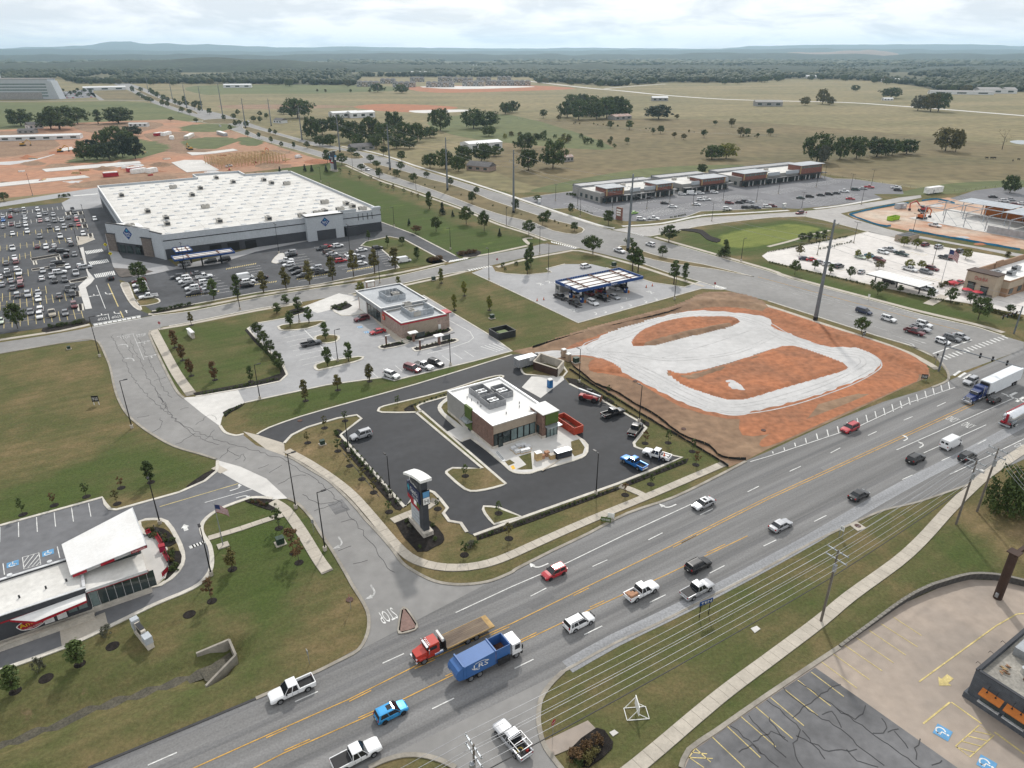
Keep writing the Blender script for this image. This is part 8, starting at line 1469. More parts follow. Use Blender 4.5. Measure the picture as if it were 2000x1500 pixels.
# == vegetation
def leafmat(name,dark,light):
 m=bpy.data.materials.new(name);m.use_nodes=True;t=m.node_tree;n=t.nodes;l=t.links.new;b=n['Principled BSDF'];sv(b,'Roughness',.75);sv(b,'Specular IOR Level',.25)
 at=n.new('ShaderNodeAttribute');at.attribute_name='tone';ob=n.new('ShaderNodeObjectInfo');r=n.new('ShaderNodeValToRGB');r.color_ramp.elements[0].color=(*dark,1);r.color_ramp.elements[1].color=(*light,1)
 a=n.new('ShaderNodeMath');a.operation='MULTIPLY_ADD';l(ob.outputs['Random'],a.inputs[0]);sv(a,1,.5);s=n.new('ShaderNodeMath');s.operation='SUBTRACT';l(at.outputs['Fac'],s.inputs[0]);sv(s,1,.25);l(s.outputs[0],a.inputs[2]);l(a.outputs[0],r.inputs[0]);l(r.outputs[0],b.inputs['Base Color'])
 sv(b,'Subsurface Weight',0);MATS[name]=m;return m
leafmat('lf_d',(.032,.048,.015),(.085,.115,.034));leafmat('lf_g',(.032,.050,.014),(.085,.120,.034));leafmat('lf_o',(.060,.058,.018),(.150,.130,.045));leafmat('lf_r',(.075,.045,.02),(.17,.10,.045));leafmat('lf_y',(.075,.085,.015),(.22,.22,.045));leafmat('lf_c',(.014,.024,.013),(.036,.055,.028));leafmat('leaf_grey',(.06,.065,.045),(.14,.14,.10))
mat('bark',(.085,.068,.052),rough=.95,var=.2,scale=3);mat('pale_bark',(.17,.15,.125),rough=.95,var=.2,scale=3)
VAR={}
def tree_var(kind,seed):
 """unit-height tree: tapered trunk with limbs, crown of many small leaf faces grouped in clumps"""
 if(kind,seed)in VAR:return VAR[(kind,seed)]
 rng=random.Random(sum(map(ord,kind))+seed*77);K=dict(round=(.27,.42,56,15,.034),oak=(.16,.62,84,17,.038),column=(.22,.20,44,13,.030),young=(.38,.24,18,12,.030),cedar=(.06,.26,60,12,.030),shrub=(.0,.62,26,14,.050),wide=(.05,.9,50,15,.035),bare=(.30,.5,0,0,0))[kind]
 z0,rad,ncl,nleaf,ls=K;tb=MB();ntop=.92 if kind in('cedar','young','column')else .62
 lean=(rng.uniform(-.03,.03),rng.uniform(-.03,.03));tr=.016 if kind in('young',)else .026
 if kind=='oak':tr=.035
 if kind in('shrub','wide'):tr=.02
 tb.cyl((0,0,-.01),(lean[0]*.5,lean[1]*.5,ntop*.5),tr,tr*.7,7);tb.cyl((lean[0]*.5,lean[1]*.5,ntop*.5),(lean[0],lean[1],ntop),tr*.7,tr*.25,6)
 cl=[]
 for i in range(ncl or 16):
  if kind=='cedar':
   z=z0+(1-z0)*rng.random()**1.25;r_=rad*(1.02-(z-z0)/(1-z0))*(.55+.45*rng.random());cr=.075+.05*(1-z)
  elif kind in('column','young'):
   z=z0+(1-z0)*rng.random();u=(z-z0)/(1-z0);r_=rad*sin(PI*(.18+.74*u))*rng.random()**.5;cr=.075 if kind=='column' else .065
  elif kind=='shrub' or kind=='wide':
   a=rng.random()*6.28;z=.12+.72*rng.random();r_=rad*math.sqrt(max(0,1-((z-.15)/.9)**2))*rng.random()**.5*.8;cr=.17
  else:
   z=z0+(1-z0)*(.08+.88*rng.random());u=(z-z0)/(1-z0);r_=rad*(max(0,1-(2*u-.95)**2)**.5)*(.4+.6*rng.random()**.5)*(1+.3*sin(2.1*i+seed));cr=(.105 if kind=='round' else .115)*rng.uniform(.7,1.35)
  a=rng.random()*6.28;c=V3((r_*cos(a)+lean[0],r_*sin(a)+lean[1],min(z,.97-cr*.5)));cl.append((c,cr*(.7+.6*rng.random()),rng.random()))
  if i%(3 if kind!='oak' else 4)==0 and kind not in('shrub','wide'):zb=min(ntop*.9,max(z0*.9,c.z*.62));tb.cyl((lean[0]*zb,lean[1]*zb,zb),tuple(c),tr*.4,tr*.1,5)
 if kind=='bare':
  for(c,_,_)in cl[:]:
   for k in range(6):tb.cyl(tuple(c),(c.x+rng.uniform(-.12,.12),c.y+rng.uniform(-.12,.12),c.z+rng.uniform(0,.14)),tr*.1,tr*.04,3)
 tm=tb.mesh('trunk');tm.materials.append(MATS['bark'])
 if kind=='bare':VAR[(kind,seed)]=(tm,None);return VAR[(kind,seed)]
 vs=[];fs=[];tone=[]
 for c,cr,tn in cl:
  for k in range(nleaf*2):
   d=V3((rng.gauss(0,1),rng.gauss(0,1),rng.gauss(0,.8)));d.normalize();p=c+d*cr*(.55+.5*rng.random())
   s=ls*(.6+.8*rng.random());nrm=(d+V3((rng.uniform(-.8,.8),rng.uniform(-.8,.8),rng.uniform(-.3,.9)))).normalized();u=nrm.orthogonal().normalized();w=nrm.cross(u);an=rng.random()*6.28;u,w=u*cos(an)+w*sin(an),w*cos(an)-u*sin(an)
   b0=len(vs);vs+=[tuple(p-u*s*1.1),tuple(p-w*s*.7),tuple(p+u*s*1.2),tuple(p+w*s*.7)];fs.append((b0,b0+1,b0+2,b0+3));tone.append(min(1,max(0,.25+.5*tn+rng.uniform(-.22,.22))))
 cm=bpy.data.meshes.new('crown');cm.from_pydata(vs,[],fs);at=cm.attributes.new('tone','FLOAT','FACE');at.data.foreach_set('value',tone);cm.update()
 VAR[(kind,seed)]=(tm,cm);return VAR[(kind,seed)]
CROWN={};TREES={}
RW=dict(round=.84,oak=1.2,column=.44,young=.5,cedar=.54,shrub=1.3,wide=1.9,bare=1.0)
def tree(px,top,kind,leaf,zone,name='tree',wpx=None,ring=False,noun=None,h=None,dx=0):
 p=G(px[0],px[1]);h=h or max(.5,HT(px[0],px[1],top));seed=random.randrange(6 if kind!='shrub' else 3)
 tm,cm=tree_var(kind,seed);wd=(wpx*mpp(px[1])if wpx else h*RW[kind]*U(.85,1.1));sx=wd/RW[kind]
 o=thing(name,'',{'tree':'tree','shrub':'shrub','cedar_tree':'tree','sapling':'tree','hedge_shrub':'shrub'}.get(name,'tree'),(p.x,p.y,.03),U(0,6.28));o.scale=(sx,sx,h)
 link(tm,'trunk',None,o)
 if cm:
  k=(cm.name,leaf)
  if k not in CROWN:q=cm.copy();q.materials.clear();q.materials.append(MATS[leaf]);CROWN[k]=q
  link(CROWN[k],'crown',None,o)
 noun=noun or{'lf_d':'dark green','lf_g':'green','lf_o':'olive','lf_r':'russet','lf_y':'yellow-green','lf_c':'dark evergreen','leaf_grey':'grey-green'}[leaf]+' '+{'tree':'tree','sapling':'sapling','shrub':'shrub','cedar_tree':'conical tree','hedge_shrub':'shrub'}[name]
 TREES.setdefault((noun,zone),[]).append((px[0],o))
 if ring:MB().cyl((0,0,0),(0,0,.05),.75,.65,14).build('mulch_ring','mulch',None,(p.x,p.y,.02 if not isinstance(ring,float)else ring))['kind']='structure'
 return o
T=tree
# saplings of the new plot
for px in((601,865),(634,836),(660,881),(683,910),(707,936),(730,962),(760,1000),(777,792),(674,822),(907,1084),(855,994),(994,1052)):T(px,0,'young',RC(['lf_g','lf_g','lf_o']),'around the new black car park','sapling',ring=True,h=U(2.4,3.3))
for px in((909,931),(974,1004)):T(px,0,'young','lf_g','on a grass island of the new car park','sapling',ring=.16,h=2.8)
for px in((1271,946),(1221,967),(1260,866),(1305,865),(1352,882),(1359,908),(1189,770)):T(px,0,'young',RC(['lf_g','leaf_grey','lf_r']),'on the lawn right of the new car park','sapling',ring=True,h=U(2.4,3.4))
def shrubs(a,b,n,zone,leaf,h=(.5,.8),kind='shrub',z=.0,jit=1.5,lv=None,mass=False):
 if mass:
  V=[];Fa=[];to=[]
  for i in range(n):
   t=(i+.5)/n;q=G(a[0]*(1-t)+b[0]*t+U(-1,1),a[1]*(1-t)+b[1]*t+U(-.4,.4));cm=tree_var('shrub',i%3)[1];m_=len(cm.vertices);co=np.empty(m_*3,np.float32);cm.vertices.foreach_get('co',co);co=co.reshape(-1,3)*U(*h);k0=sum(len(x)for x in V);V.append(co+np.array([q.x,q.y,.03]));Fa+=[tuple(v+k0 for v in p.vertices)for p in cm.polygons];to+=[RR()]*len(cm.polygons)
  me=bpy.data.meshes.new('shrub_planting');me.from_pydata([tuple(v)for v in np.concatenate(V)],[],Fa);me.attributes.new('tone','FLOAT','FACE').data.foreach_set('value',to);me.materials.append(MATS[leaf]);o=bpy.data.objects.new('shrub_planting',me);COL.objects.link(o);tag(o,'low row of small shrubs '+zone,'shrubs',kind='stuff');return
 for i in range(n):
  t=(i+.5)/n;T((a[0]*(1-t)+b[0]*t+U(-jit,jit),a[1]*(1-t)+b[1]*t+U(-jit,jit)*.5),0,kind,RC(lv)if lv else leaf,zone,'hedge_shrub',h=U(*h))
LV=['lf_d','lf_g','leaf_grey']
shrubs((672,866),(783,990),22,'in the bed left of the new car park','lf_d',(.5,1.0),lv=LV);shrubs((678,862),(786,984),14,'in the bed left of the new car park','lf_d',(.4,.7),lv=LV);shrubs((935,1052),(1205,954),34,'in the bed along the new verge','lf_d',(.35,.7),lv=LV);shrubs((1230,944),(1340,900),14,'in the bed behind the white work pickup','lf_d',(.4,.7),lv=LV);shrubs((1125,745),(1262,828),20,'in the bed right of the new car park','lf_d',(.35,.7),lv=LV);shrubs((800,796),(960,741),20,'in the bed behind the new restaurant','lf_d',(.4,.7),lv=LV)
for px,h in(((800,1030),.8),((835,1040),.9),((850,1055),.8),((820,1070),.7),((795,1020),.7),((845,1028),.8),((920,1065),1.2),((915,1070),1.1),((928,1066),1.0),((659,850),1.0),((655,846),.9)):T(px,0,'shrub',RC(LV),'near the tall pylon sign','hedge_shrub',h=h)
# ice cream restaurant lawn
for px,tp,kd,lf in(((45,1005),974,'young','lf_g'),((106,987),962,'young','lf_r'),((169,970),943,'young','lf_g'),((237,953),930,'young','lf_r'),((229,984),957,'young','lf_o'),((295,942),901,'column','lf_g')):T(px,tp,kd,lf,'on the green edge of the left lawn','sapling',ring=True)
for px,tp,kd,lf in(((454,1112),1070,'column','lf_o'),((545,1032),994,'young','lf_d'),((574,1080),1030,'young','lf_r'),((584,1099),1052,'young','lf_r'),((414,1174),1130,'young','lf_r')):T(px,tp,kd,lf,'on the ice cream restaurant lawn','sapling',ring=True)
for px,tp in(((156,1297),1252),((30,1350),1302)):T(px,tp,'column','lf_g','on the lower left bank','sapling',ring=True,wpx=36)
for px,tp in(((78,1310),1285),((210,1240),1222)):T(px,tp,'shrub','leaf_grey','on the lower left bank','shrub',wpx=26)
for px in((90,1325),(220,1262),(370,1200)):MB().cyl((0,0,0),(0,0,.05),.9,.8,14).build('mulch_ring','mulch',None,G(*px)+V3((0,0,.02)))['kind']='structure'
for k in range(26):q=RC([((288,1038),(335,1062)),((332,1082),(345,1112))]);t=RR();T((q[0][0]*(1-t)+q[1][0]*t+U(-8,8),q[0][1]*(1-t)+q[1][1]*t+U(-6,6)),0,'shrub',RC(['lf_d','lf_g','lf_o']),'in the patio beds','hedge_shrub',h=U(.6,1.1))
for k in range(14):t=RR();T((490+50*t+U(-6,6),981+10*t+U(-3,3)),0,'shrub',RC(['lf_r','lf_d']),'in the flower bed by the flag','hedge_shrub',h=U(.4,.7))
# middle lawn and burger restaurant
for px,tp,lf in(((342,679),645,'lf_r'),((357,704),672,'lf_r'),((374,734),700,'lf_r'),((420,742),706,'lf_r'),((374,635),610,'lf_o'),((490,745),715,'lf_g')):T(px,tp,'column',lf,'on the lawn beside the side street','sapling',ring=True)
for px,tp in(((504,657),630),((515,672),647),((529,692),665),((543,714),686),((547,722),700)):T(px,tp,'round','lf_d','in the burger car park hedge','shrub',wpx=20)
shrubs((500,665),(550,725),16,'under the hedge of the burger restaurant car park','lf_d',(.7,1.1),mass=True);shrubs((545,741),(390,772),24,'in the low bed of the middle lawn','lf_d',(.4,.8),lv=LV,mass=True);shrubs((440,812),(475,790),8,'in the bed at the burger restaurant drive','lf_d',(.4,.8),lv=LV)
for px,tp,lf in(((567,638),607,'lf_g'),((604,632),600,'lf_g'),((636,662),629,'lf_g'),((640,716),677,'lf_g'),((681,706),668,'lf_g'),((560,592),575,'lf_g'),((541,612),592,'lf_d'),((583,606),580,'lf_d'),((705,575),550,'lf_y')):T(px,tp,'column',lf,'at the burger restaurant car park',wpx=18)
for px,tp,lf in(((722,745),710,'lf_o'),((660,762),732,'lf_o'),((597,783),742,'lf_o')):T(px,tp,'column',lf,'on the strip below the burger restaurant','sapling',wpx=17,ring=True)
for px in((656,602),(668,600),(675,596),(664,606),(650,604)):T(px,0,'shrub','lf_d','in the burger restaurant entrance bed','hedge_shrub',h=1.5)
shrubs((812,681),(886,665),12,'on the order lane island','lf_d',(.5,.9),lv=LV);shrubs((795,664),(874,646),14,'below the burger restaurant wall','lf_d',(.6,1.2),lv=LV);shrubs((745,678),(790,670),7,'on the small order island','lf_d',(.5,.8),lv=LV);shrubs((570,613),(596,605),7,'in the burger restaurant drive bed','lf_d',(.6,.9))
for px,tp in(((888,606),575),((907,578),548),((956,606),577),((862,553),524),((778,560),540)):T(px,tp,'column','lf_y','on the lawn behind the burger restaurant','sapling',wpx=11,ring=True)
BND=[(-300,166),(0,161),(120,152),(150,163),(480,164),(690,167),(705,150),(1035,151),(1050,160),(1160,166),(1200,169),(1300,161),(1450,162),(1550,153),(1700,158),(1790,168),(1830,178),(2000,180),(2400,186)]
# trees round the store
for px,tp in(((515,571),531),((559,564),521),((605,556),508),((650,548),501),((691,541),489),((732,534),487),((772,525),483)):T(px,tp,'column','lf_o','in the row before the store car park',wpx=20)
for px,tp in(((465,585),536),((418,584),545)):T(px,tp,'column','lf_g','in the row before the store car park',wpx=20)
T((272,546),512,'round','lf_g','by the store entrance drive',wpx=30);T((282,575),542,'column','lf_g','by the store entrance drive',wpx=20);T((35,642),594,'round','lf_d','at the lower edge of the packed car park',wpx=34);T((8,393),376,'round','lf_d','at the far corner of the packed car park',wpx=18)
shrubs((95,641),(165,630),14,'in the bed at the store exit','lf_d',(.8,1.6),lv=LV);shrubs((305,609),(374,595),14,'in the bed along the front road','lf_d',(.8,1.5),lv=LV,mass=True);shrubs((840,512),(862,506),7,'in the drive bed right of the store','lf_r',(1.2,2.4));shrubs((895,499),(932,493),9,'in the bed at the front road bend','lf_r',(1.2,2.2));shrubs((115,386),(140,383),6,'by the service drive','lf_d',(1.2,2.0))
for px,tp,kd,lf,w in(((839,408),374,'column','lf_d',14),((911,438),403,'round','lf_d',24),((946,451),412,'round','lf_d',20),((852,453),424,'round','lf_d',18),((812,456),440,'round','lf_r',17),((786,478),462,'round','lf_g',12),((815,506),482,'column','lf_g',13),((757,482),460,'column','lf_g',8),((720,470),450,'column','lf_g',8)):T(px,tp,kd,lf,'on the green bank right of the store',wpx=w)
for px,tp in(((864,419),395),((976,461),446),((596,335),321),((609,335),322),((637,336),322),((799,440),427),((547,337),325),((884,423),411)):T(px,tp,'cedar','lf_c','on the green bank right of the store','cedar_tree')
for px,tp in(((684,346),333),((703,353),342),((744,367),354),((769,374),360),((789,379),367),((817,390),378),((724,352),342),((665,340),328),((758,371),360),((805,383),374)):T(px,tp,'young',RC(['lf_g','lf_o']),'on the green bank right of the store','sapling',wpx=8)
# avenue trees
for px,tp,w in(((687,301),288,14),((696,308),298,12),((668,322),299,18),((640,319),292,15),((724,317),302,12),((735,329),313,14),((783,333),316,13),((706,333),320,12),((741,348),328,13),((775,346),330,13),((808,356),338,15),((833,347),335,11),((880,363),347,10),((749,304),285,13),((785,315),294,15),((922,397),374,15),((930,379),365,11),((1060,440),415,18),((1070,430),411,14),((1122,452),434,16),((1033,459),430,21),((1158,496),461,33),((1007,413),388,12),((1115,419),397,10),((1188,440),411,22),((1049,394),381,13),((1228,479),464,16),((1294,501),480,17),((1306,473),440,28),((1682,651),620,27)):T(px,tp,'round',RC(['lf_d','lf_d','lf_g']),'along the divided avenue',wpx=w)
T((1414,501),468,'cedar','lf_d','on the meadow by the avenue',wpx=22)
for px,tp,w in(((1235,530),474,24),((1246,532),487,22),((1316,555),509,21),((1338,548),513,15),((1030,536),487,14),((1037,521),474,13)):T(px,tp,'column','lf_g','on the fuel station lawn',wpx=w)
for px,h in(((1008,518),1.6),((983,521),1.8),((987,528),1.3)):T(px,0,'shrub','lf_d','by the fuel station entrance','shrub',h=h)
for x,y in((575,310),(505,275),(540,295),(705,295),(690,340),(740,350),(745,300),(905,310),(815,330),(1015,330),(1060,345),(955,420),(880,400),(1055,400),(1150,420),(1020,500),(1290,480),(1385,470),(770,490),(1425,430),(1640,440),(1705,460),(1580,490),(1640,500),(1505,545),(1400,540),(1440,525),(1350,580),(1520,640),(1630,660),(1750,700),(1790,620),(1740,610),(1850,740),(1970,750),(465,250),(400,210),(640,260),(600,240),(860,340),(930,350),(1000,365),(480,200),(580,230)):
 px=(180+x/5,140+y/5);T(px,0,'round',RC(['lf_d','lf_g']),'far up the divided avenue',h=U(.75,1.15)*11*mpp(px[1]),wpx=U(6,10))
for k in range(14):t=RR();px=(730+400*t+U(-5,5),333+117*t+U(-3,2));T(px,0,'shrub',RC(['lf_o','lf_d']),'in the avenue median','shrub',h=U(.7,1.3))
# field trees
for px,tp,w,lf in(((42,246),213,45,'lf_d'),((117,253),208,62,'lf_d'),((100,252),222,40,'lf_d'),((152,242),210,36,'lf_d'),((232,241),210,48,'lf_d'),((582,231),192,46,'lf_g'),((554,223),208,18,'lf_d'),((860,255),212,38,'lf_d'),((925,251),212,38,'lf_g'),((950,249),217,42,'lf_g'),((955,266),246,24,'lf_d'),((1025,293),262,34,'lf_d'),((1032,333),292,36,'lf_d'),((1080,328),274,44,'lf_d'),((1286,233),205,44,'lf_c'),((1370,338),320,17,'lf_d'),((1595,316),260,48,'lf_d'),((1640,311),268,32,'lf_d'),((1672,310),266,32,'lf_d'),((1712,306),268,46,'lf_d'),((1742,303),272,28,'lf_g'),((1770,301),272,36,'lf_d'),((1846,295),250,40,'lf_o'),((1866,297),253,22,'lf_o'),((1972,377),343,28,'lf_d'),((1740,192),171,32,'lf_d'),((1817,218),182,30,'lf_o'),((1832,218),180,36,'lf_d'),((1606,203),174,20,'lf_o'),((1620,205),188,16,'lf_o'),((1572,206),189,16,'lf_o'),((1670,178),166,14,'lf_d'),((1792,216),186,26,'leaf_grey'),((785,182),165,24,'lf_d'),((738,180),163,22,'lf_g'),((1607,322),284,18,'leaf_grey'),((987,223),200,22,'lf_d'),((1000,220),197,22,'lf_d')):T(px,tp,'oak',lf,'in the open pasture',wpx=w)
T((192,242),214,'column','lf_d','in the open pasture',wpx=15);T((1418,310),280,'oak','lf_y','in the open pasture',wpx=34);T((1390,311),284,'oak','lf_d','in the open pasture',wpx=36);T((1957,292),252,'bare','leaf_grey','in the open pasture',wpx=30,noun='bare tree')
for px,tp,w in(((610,272),228,30),((630,263),232,28),((660,263),226,34),((690,277),236,34),((722,277),228,36),((750,282),240,32),((770,257),218,34),((790,272),238,30),((815,277),240,30),((840,269),247,28),((700,287),262,22),((645,285),262,24),((625,285),265,20),((735,290),262,26),((775,290),262,30),((800,290),268,24),((840,328),300,26),((870,330),292,34),((905,320),285,32),((940,315),280,36),((965,305),285,26),((895,335),305,26)):T(px,tp,'oak',RC(['lf_d','lf_d','lf_g']),'in the grove beyond the avenue',wpx=w)
for px,tp,w in(((1108,229),198,32),((1130,234),195,34),((1150,226),186,34),((1165,233),200,32),((1185,231),190,36),((1205,229),188,34),((1220,229),195,26),((1118,205),184,26),((1138,204),183,24),((1195,215),188,32)):T(px,tp,'oak',RC(['lf_d','lf_g','lf_g']),'in the grove with the red-roofed shed',wpx=w)
for px,tp,w in(((165,314),275,28),((190,312),283,30),((215,314),278,32),((240,307),262,30),((265,310),268,30),((205,292),255,36),((225,275),246,34),((258,266),246,34),((250,285),256,26),((180,300),272,24)):T(px,tp,'oak',RC(['lf_d','lf_d','lf_c']),'in the grove on the upper left site',wpx=w)
for px,tp in(((1322,233),223),((1397,245),235),((1429,248),231),((1290,261),245),((1375,269),253),((1335,273),261),((1446,267),248),((1458,266),250),((1225,281),268),((1229,253),235),((1192,251),236),((1061,231),214),((1092,236),224),((1505,265),250),((1317,270),258),((1275,262),250),((1500,262),252),((1480,268),260),((600,290),276),((620,180),174),((685,181),174),((636,181),174),((722,181),175)):T(px,tp,'round',RC(['lf_d','lf_g','lf_o']),'along the pasture hedge lines')
for k in range(46):T((lambda x:(x,268+(x-985)*.06+U(-8,10)))(U(985,1200)),0,'shrub',RC(['lf_d','lf_g','lf_o','lf_y']),'in the overgrown thicket behind the white shed','shrub',h=U(3,6))
for k in range(20):T((lambda x:(x,233+(x-1010)*.075+U(-1.5,1.5)))(U(1010,1500)),0,'shrub',RC(['lf_d','lf_o']),'on the pasture hedge line','shrub',h=U(1.2,2.6))
# chicken restaurant trees
for px,tp,w,lf in(((1566,473),455,14,'lf_d'),((1580,471),453,13,'lf_d'),((1594,469),452,12,'lf_d'),((1608,468),449,12,'lf_d'),((1561,498),480,14,'lf_o'),((1552,536),508,17,'lf_d'),((1591,526),508,13,'lf_d'),((1622,533),515,13,'lf_d'),((1660,543),521,15,'lf_g'),((1674,503),488,13,'lf_y'),((1695,508),493,10,'lf_y'),((1716,526),509,16,'lf_o'),((1765,481),462,17,'lf_y'),((1789,486),466,16,'lf_y'),((1775,526),507,16,'lf_y'),((1799,526),509,14,'lf_y'),((1886,506),486,18,'lf_y'),((1702,561),546,9,'lf_d'),((1714,576),550,18,'lf_d'),((1729,566),552,9,'lf_d'),((1757,572),557,12,'lf_d'),((1817,584),564,16,'lf_g'),((1856,592),562,20,'lf_g'),((1895,592),572,17,'lf_g'),((1910,624),580,34,'lf_g'),((1972,612),595,16,'lf_g'),((1967,503),491,12,'lf_o')):T(px,tp,'round' if w>13 else 'column',lf,'around the chicken restaurant',wpx=w)
shrubs((1500,493),(1655,463),40,'along the far kerb of the chicken restaurant','lf_d',(.5,.9),lv=LV,mass=True);shrubs((1502,513),(1690,557),46,'along the avenue kerb of the chicken restaurant','lf_d',(.5,.9),lv=LV,mass=True);shrubs((1770,575),(1880,596),24,'along the lower kerb of the chicken restaurant','lf_d',(.5,.9),lv=LV,mass=True);shrubs((1920,605),(1995,625),20,'in the bed before the chicken restaurant','lf_o',(.8,1.6),lv=['lf_o','lf_g'],mass=True);shrubs((1835,563),(1860,552),8,'by the terrace of the chicken restaurant','lf_o',(1.2,2.0));shrubs((1600,488),(1665,473),14,'on the car park divider of the chicken restaurant','lf_d',(.6,1.0),mass=True);shrubs((1125,408),(1158,418),12,'along the left kerb of the shop row','lf_d',(.5,.9),mass=True);shrubs((1308,426),(1338,420),12,'along the lower kerb of the shop row','lf_d',(.5,.9),mass=True);shrubs((1105,380),(1130,384),9,'beside the corner shop','lf_d',(1.0,1.8),mass=True);shrubs((1410,414),(1425,412),6,'along the middle kerb of the shop row','lf_d',(.5,.9),mass=True)
# lower right
for dx,dy,tp,w in((6,2,912,105),(-22,6,935,60),(40,8,915,110),(14,14,940,90)):T((1962+dx,996+dy),tp,'wide','lf_g','at the right edge behind the poles','shrub',wpx=w,noun='large dense evergreen bush')
for px,h,lf in(((1122,1484),1.7,'lf_r'),((1145,1466),1.7,'lf_r'),((1166,1452),1.5,'lf_r'),((1146,1486),1.4,'lf_o'),((1160,1474),1.2,'lf_o'),((1130,1494),1.2,'lf_d')):T(px,0,'shrub',lf,'in the bed at the bottom driveway','shrub',h=h)
for k in range(70):
 x=U(10,1990);y=np.interp(x,[b[0]for b in BND],[b[1]for b in BND])+U(.5,3.5)
 if not 690<x<1045:T((x,y),0,'oak',RC(['lf_d','lf_d','lf_g','lf_o']),'along the edge of the far woods',h=U(9,16))
for(noun,zone),L in TREES.items():numbered(L,'the only '+noun,noun,zone,noun+' '+zone)
# == far woods: one mass of crowns out to the hills
def woods(name,label,n,y0,y1f,hr,seed,icos,squash=1.0,power=1.0):
 rng=np.random.RandomState(seed);x=rng.uniform(-250,2250,n);yb=np.interp(x,[b[0]for b in BND],[b[1]for b in BND])if y1f is None else np.full(n,y1f)
 y=y0+(yb-y0)*rng.rand(n)**power
 den=np.array([mnoise.noise(V3((a*.006,b*.055,seed)))for a,b in zip(x,y)]);keep=(den>-.16)|(y>yb-3);x,y=x[keep],y[keep];n=len(x)
 u=(x-1000)/F;v=(y-750)/F;t=H/(SP+v*CP);X=t*u;Y=t*(CP-v*SP)
 h=rng.uniform(*hr,n);w=h*rng.uniform(.45,.75,n)*squash
 bmx=bmesh.new();bmesh.ops.create_icosphere(bmx,subdivisions=icos,radius=1);bv=np.array([q.co for q in bmx.verts],np.float32);bf=np.array([[q.index for q in f.verts]for f in bmx.faces],np.int32);bmx.free()
 nv,nf=len(bv),len(bf);jit=1+rng.uniform(-.28,.28,(n,nv,1)).astype(np.float32);P=bv[None]*jit*np.stack([w,w,h*.5],-1)[:,None,:];P[:,:,0]+=X[:,None];P[:,:,1]+=Y[:,None];P[:,:,2]+=(h*.5)[:,None]
 Fc=(bf[None]+(np.arange(n)*nv)[:,None,None]).reshape(-1,3);me=bpy.data.meshes.new(name);me.vertices.add(n*nv);me.vertices.foreach_set('co',P.astype(np.float32).ravel());me.loops.add(Fc.size);me.loops.foreach_set('vertex_index',Fc.ravel().astype(np.int32));me.polygons.add(len(Fc));me.polygons.foreach_set('loop_start',np.arange(0,Fc.size,3,dtype=np.int32));me.polygons.foreach_set('loop_total',np.full(len(Fc),3,dtype=np.int32))
 at=me.attributes.new('tone','FLOAT','FACE');at.data.foreach_set('value',np.clip(np.repeat(rng.rand(n),nf)*.7+rng.rand(n*nf)*.3,0,1).astype(np.float32));me.update(calc_edges=True);me.materials.append(MATS['leaf_wood']);o=bpy.data.objects.new(name,me);COL.objects.link(o);tag(o,label,'woodland',kind='stuff');return o
leafmat('leaf_wood',(.016,.026,.010),(.060,.072,.026))
woods('far_wood','dark belt of woods beyond the pasture',11000,127,None,(9,17),3,1)
woods('distant_wood','bluish distant woods below the hills',9000,103.5,130,(14,24),4,1,2.2)
sheet('forest_floor',[(-400,170),(0,162),(120,153),(150,163),(480,164),(690,167),(705,151),(1035,151),(1050,161),(1160,166),(1200,168),(1300,162),(1450,162),(1550,154),(1700,158),(1790,168),(1830,177),(2000,180),(2400,186),(2400,101),(-400,101)],.6,'forest_floor')
for pts,m in(([(1700,124),(1840,118),(1860,120),(1720,127)],'pasture'),([(1930,123),(2000,121),(2060,123),(1960,126)],'pasture'),([(20,150),(130,147),(140,152),(20,156)],'pasture'),([(560,131),(640,129),(650,131),(570,133)],'pasture'),([(1895,141),(2000,146),(2100,156),(1960,160),(1900,150)],'pasture'),([(1090,122),(1150,121),(1150,122.5),(1095,123.5)],'pasture'),([(400,127),(460,126),(465,128),(410,129)],'pasture')):sheet('clearing',pts,1.2,MATS[m],sm=2)
# ridges: height read from the skyline at a set distance
def ridge(name,D,pts,depth,m,seed,zf=0.0,rough=8.0):
 xs=np.linspace(pts[0][0],pts[-1][0],160);ys=np.interp(xs,[p[0]for p in pts],[p[1]for p in pts]);vs=[];R_=6
 for k in range(R_):
  f=k/(R_-1)
  for x,y in zip(xs,ys):
   u=(x-1000)/F;v=(y-750)/F;s=D/(CP-v*SP);X0=s*u;z=H-s*(SP+v*CP)
   d=D-depth*(1-f)if k<R_-1 else D+depth*.6;sc=d/D;g=sin(min(1,f*1.15)*PI/2)**1.4 if k<R_-1 else .2
   zz=(z-zf)*g+zf+rough*mnoise.noise(V3((X0*.004,d*.004,seed)))*g*2
   vs.append((X0*sc,d,zz if k else-40))
 n=len(xs);fs=[(k*n+i,k*n+i+1,(k+1)*n+i+1,(k+1)*n+i)for k in range(R_-1)for i in range(n-1)]
 o=MB().add(vs,fs).build(name,MATS[m],smooth=True);o['kind']='structure';return o
mat('hill_wood',(.030,.046,.024),rough=1,c2=(.018,.030,.018),scale=.004,fine=.3,world=True)
ridge('hills',16500,[(-500,97),(0,95),(60,92),(120,91),(180,88),(205,83),(240,80.5),(265,83),(280,86),(320,84.5),(350,86.5),(385,87),(410,85.5),(445,88),(500,91),(560,93),(620,92.5),(680,91),(760,92),(860,93.5),(1000,95),(1150,93),(1280,95),(1400,95),(1460,91),(1540,88.5),(1620,87),(1680,88),(1780,86.5),(1860,86.5),(1930,88),(2000,90.5),(2500,92)],3000,'hill_wood',1)
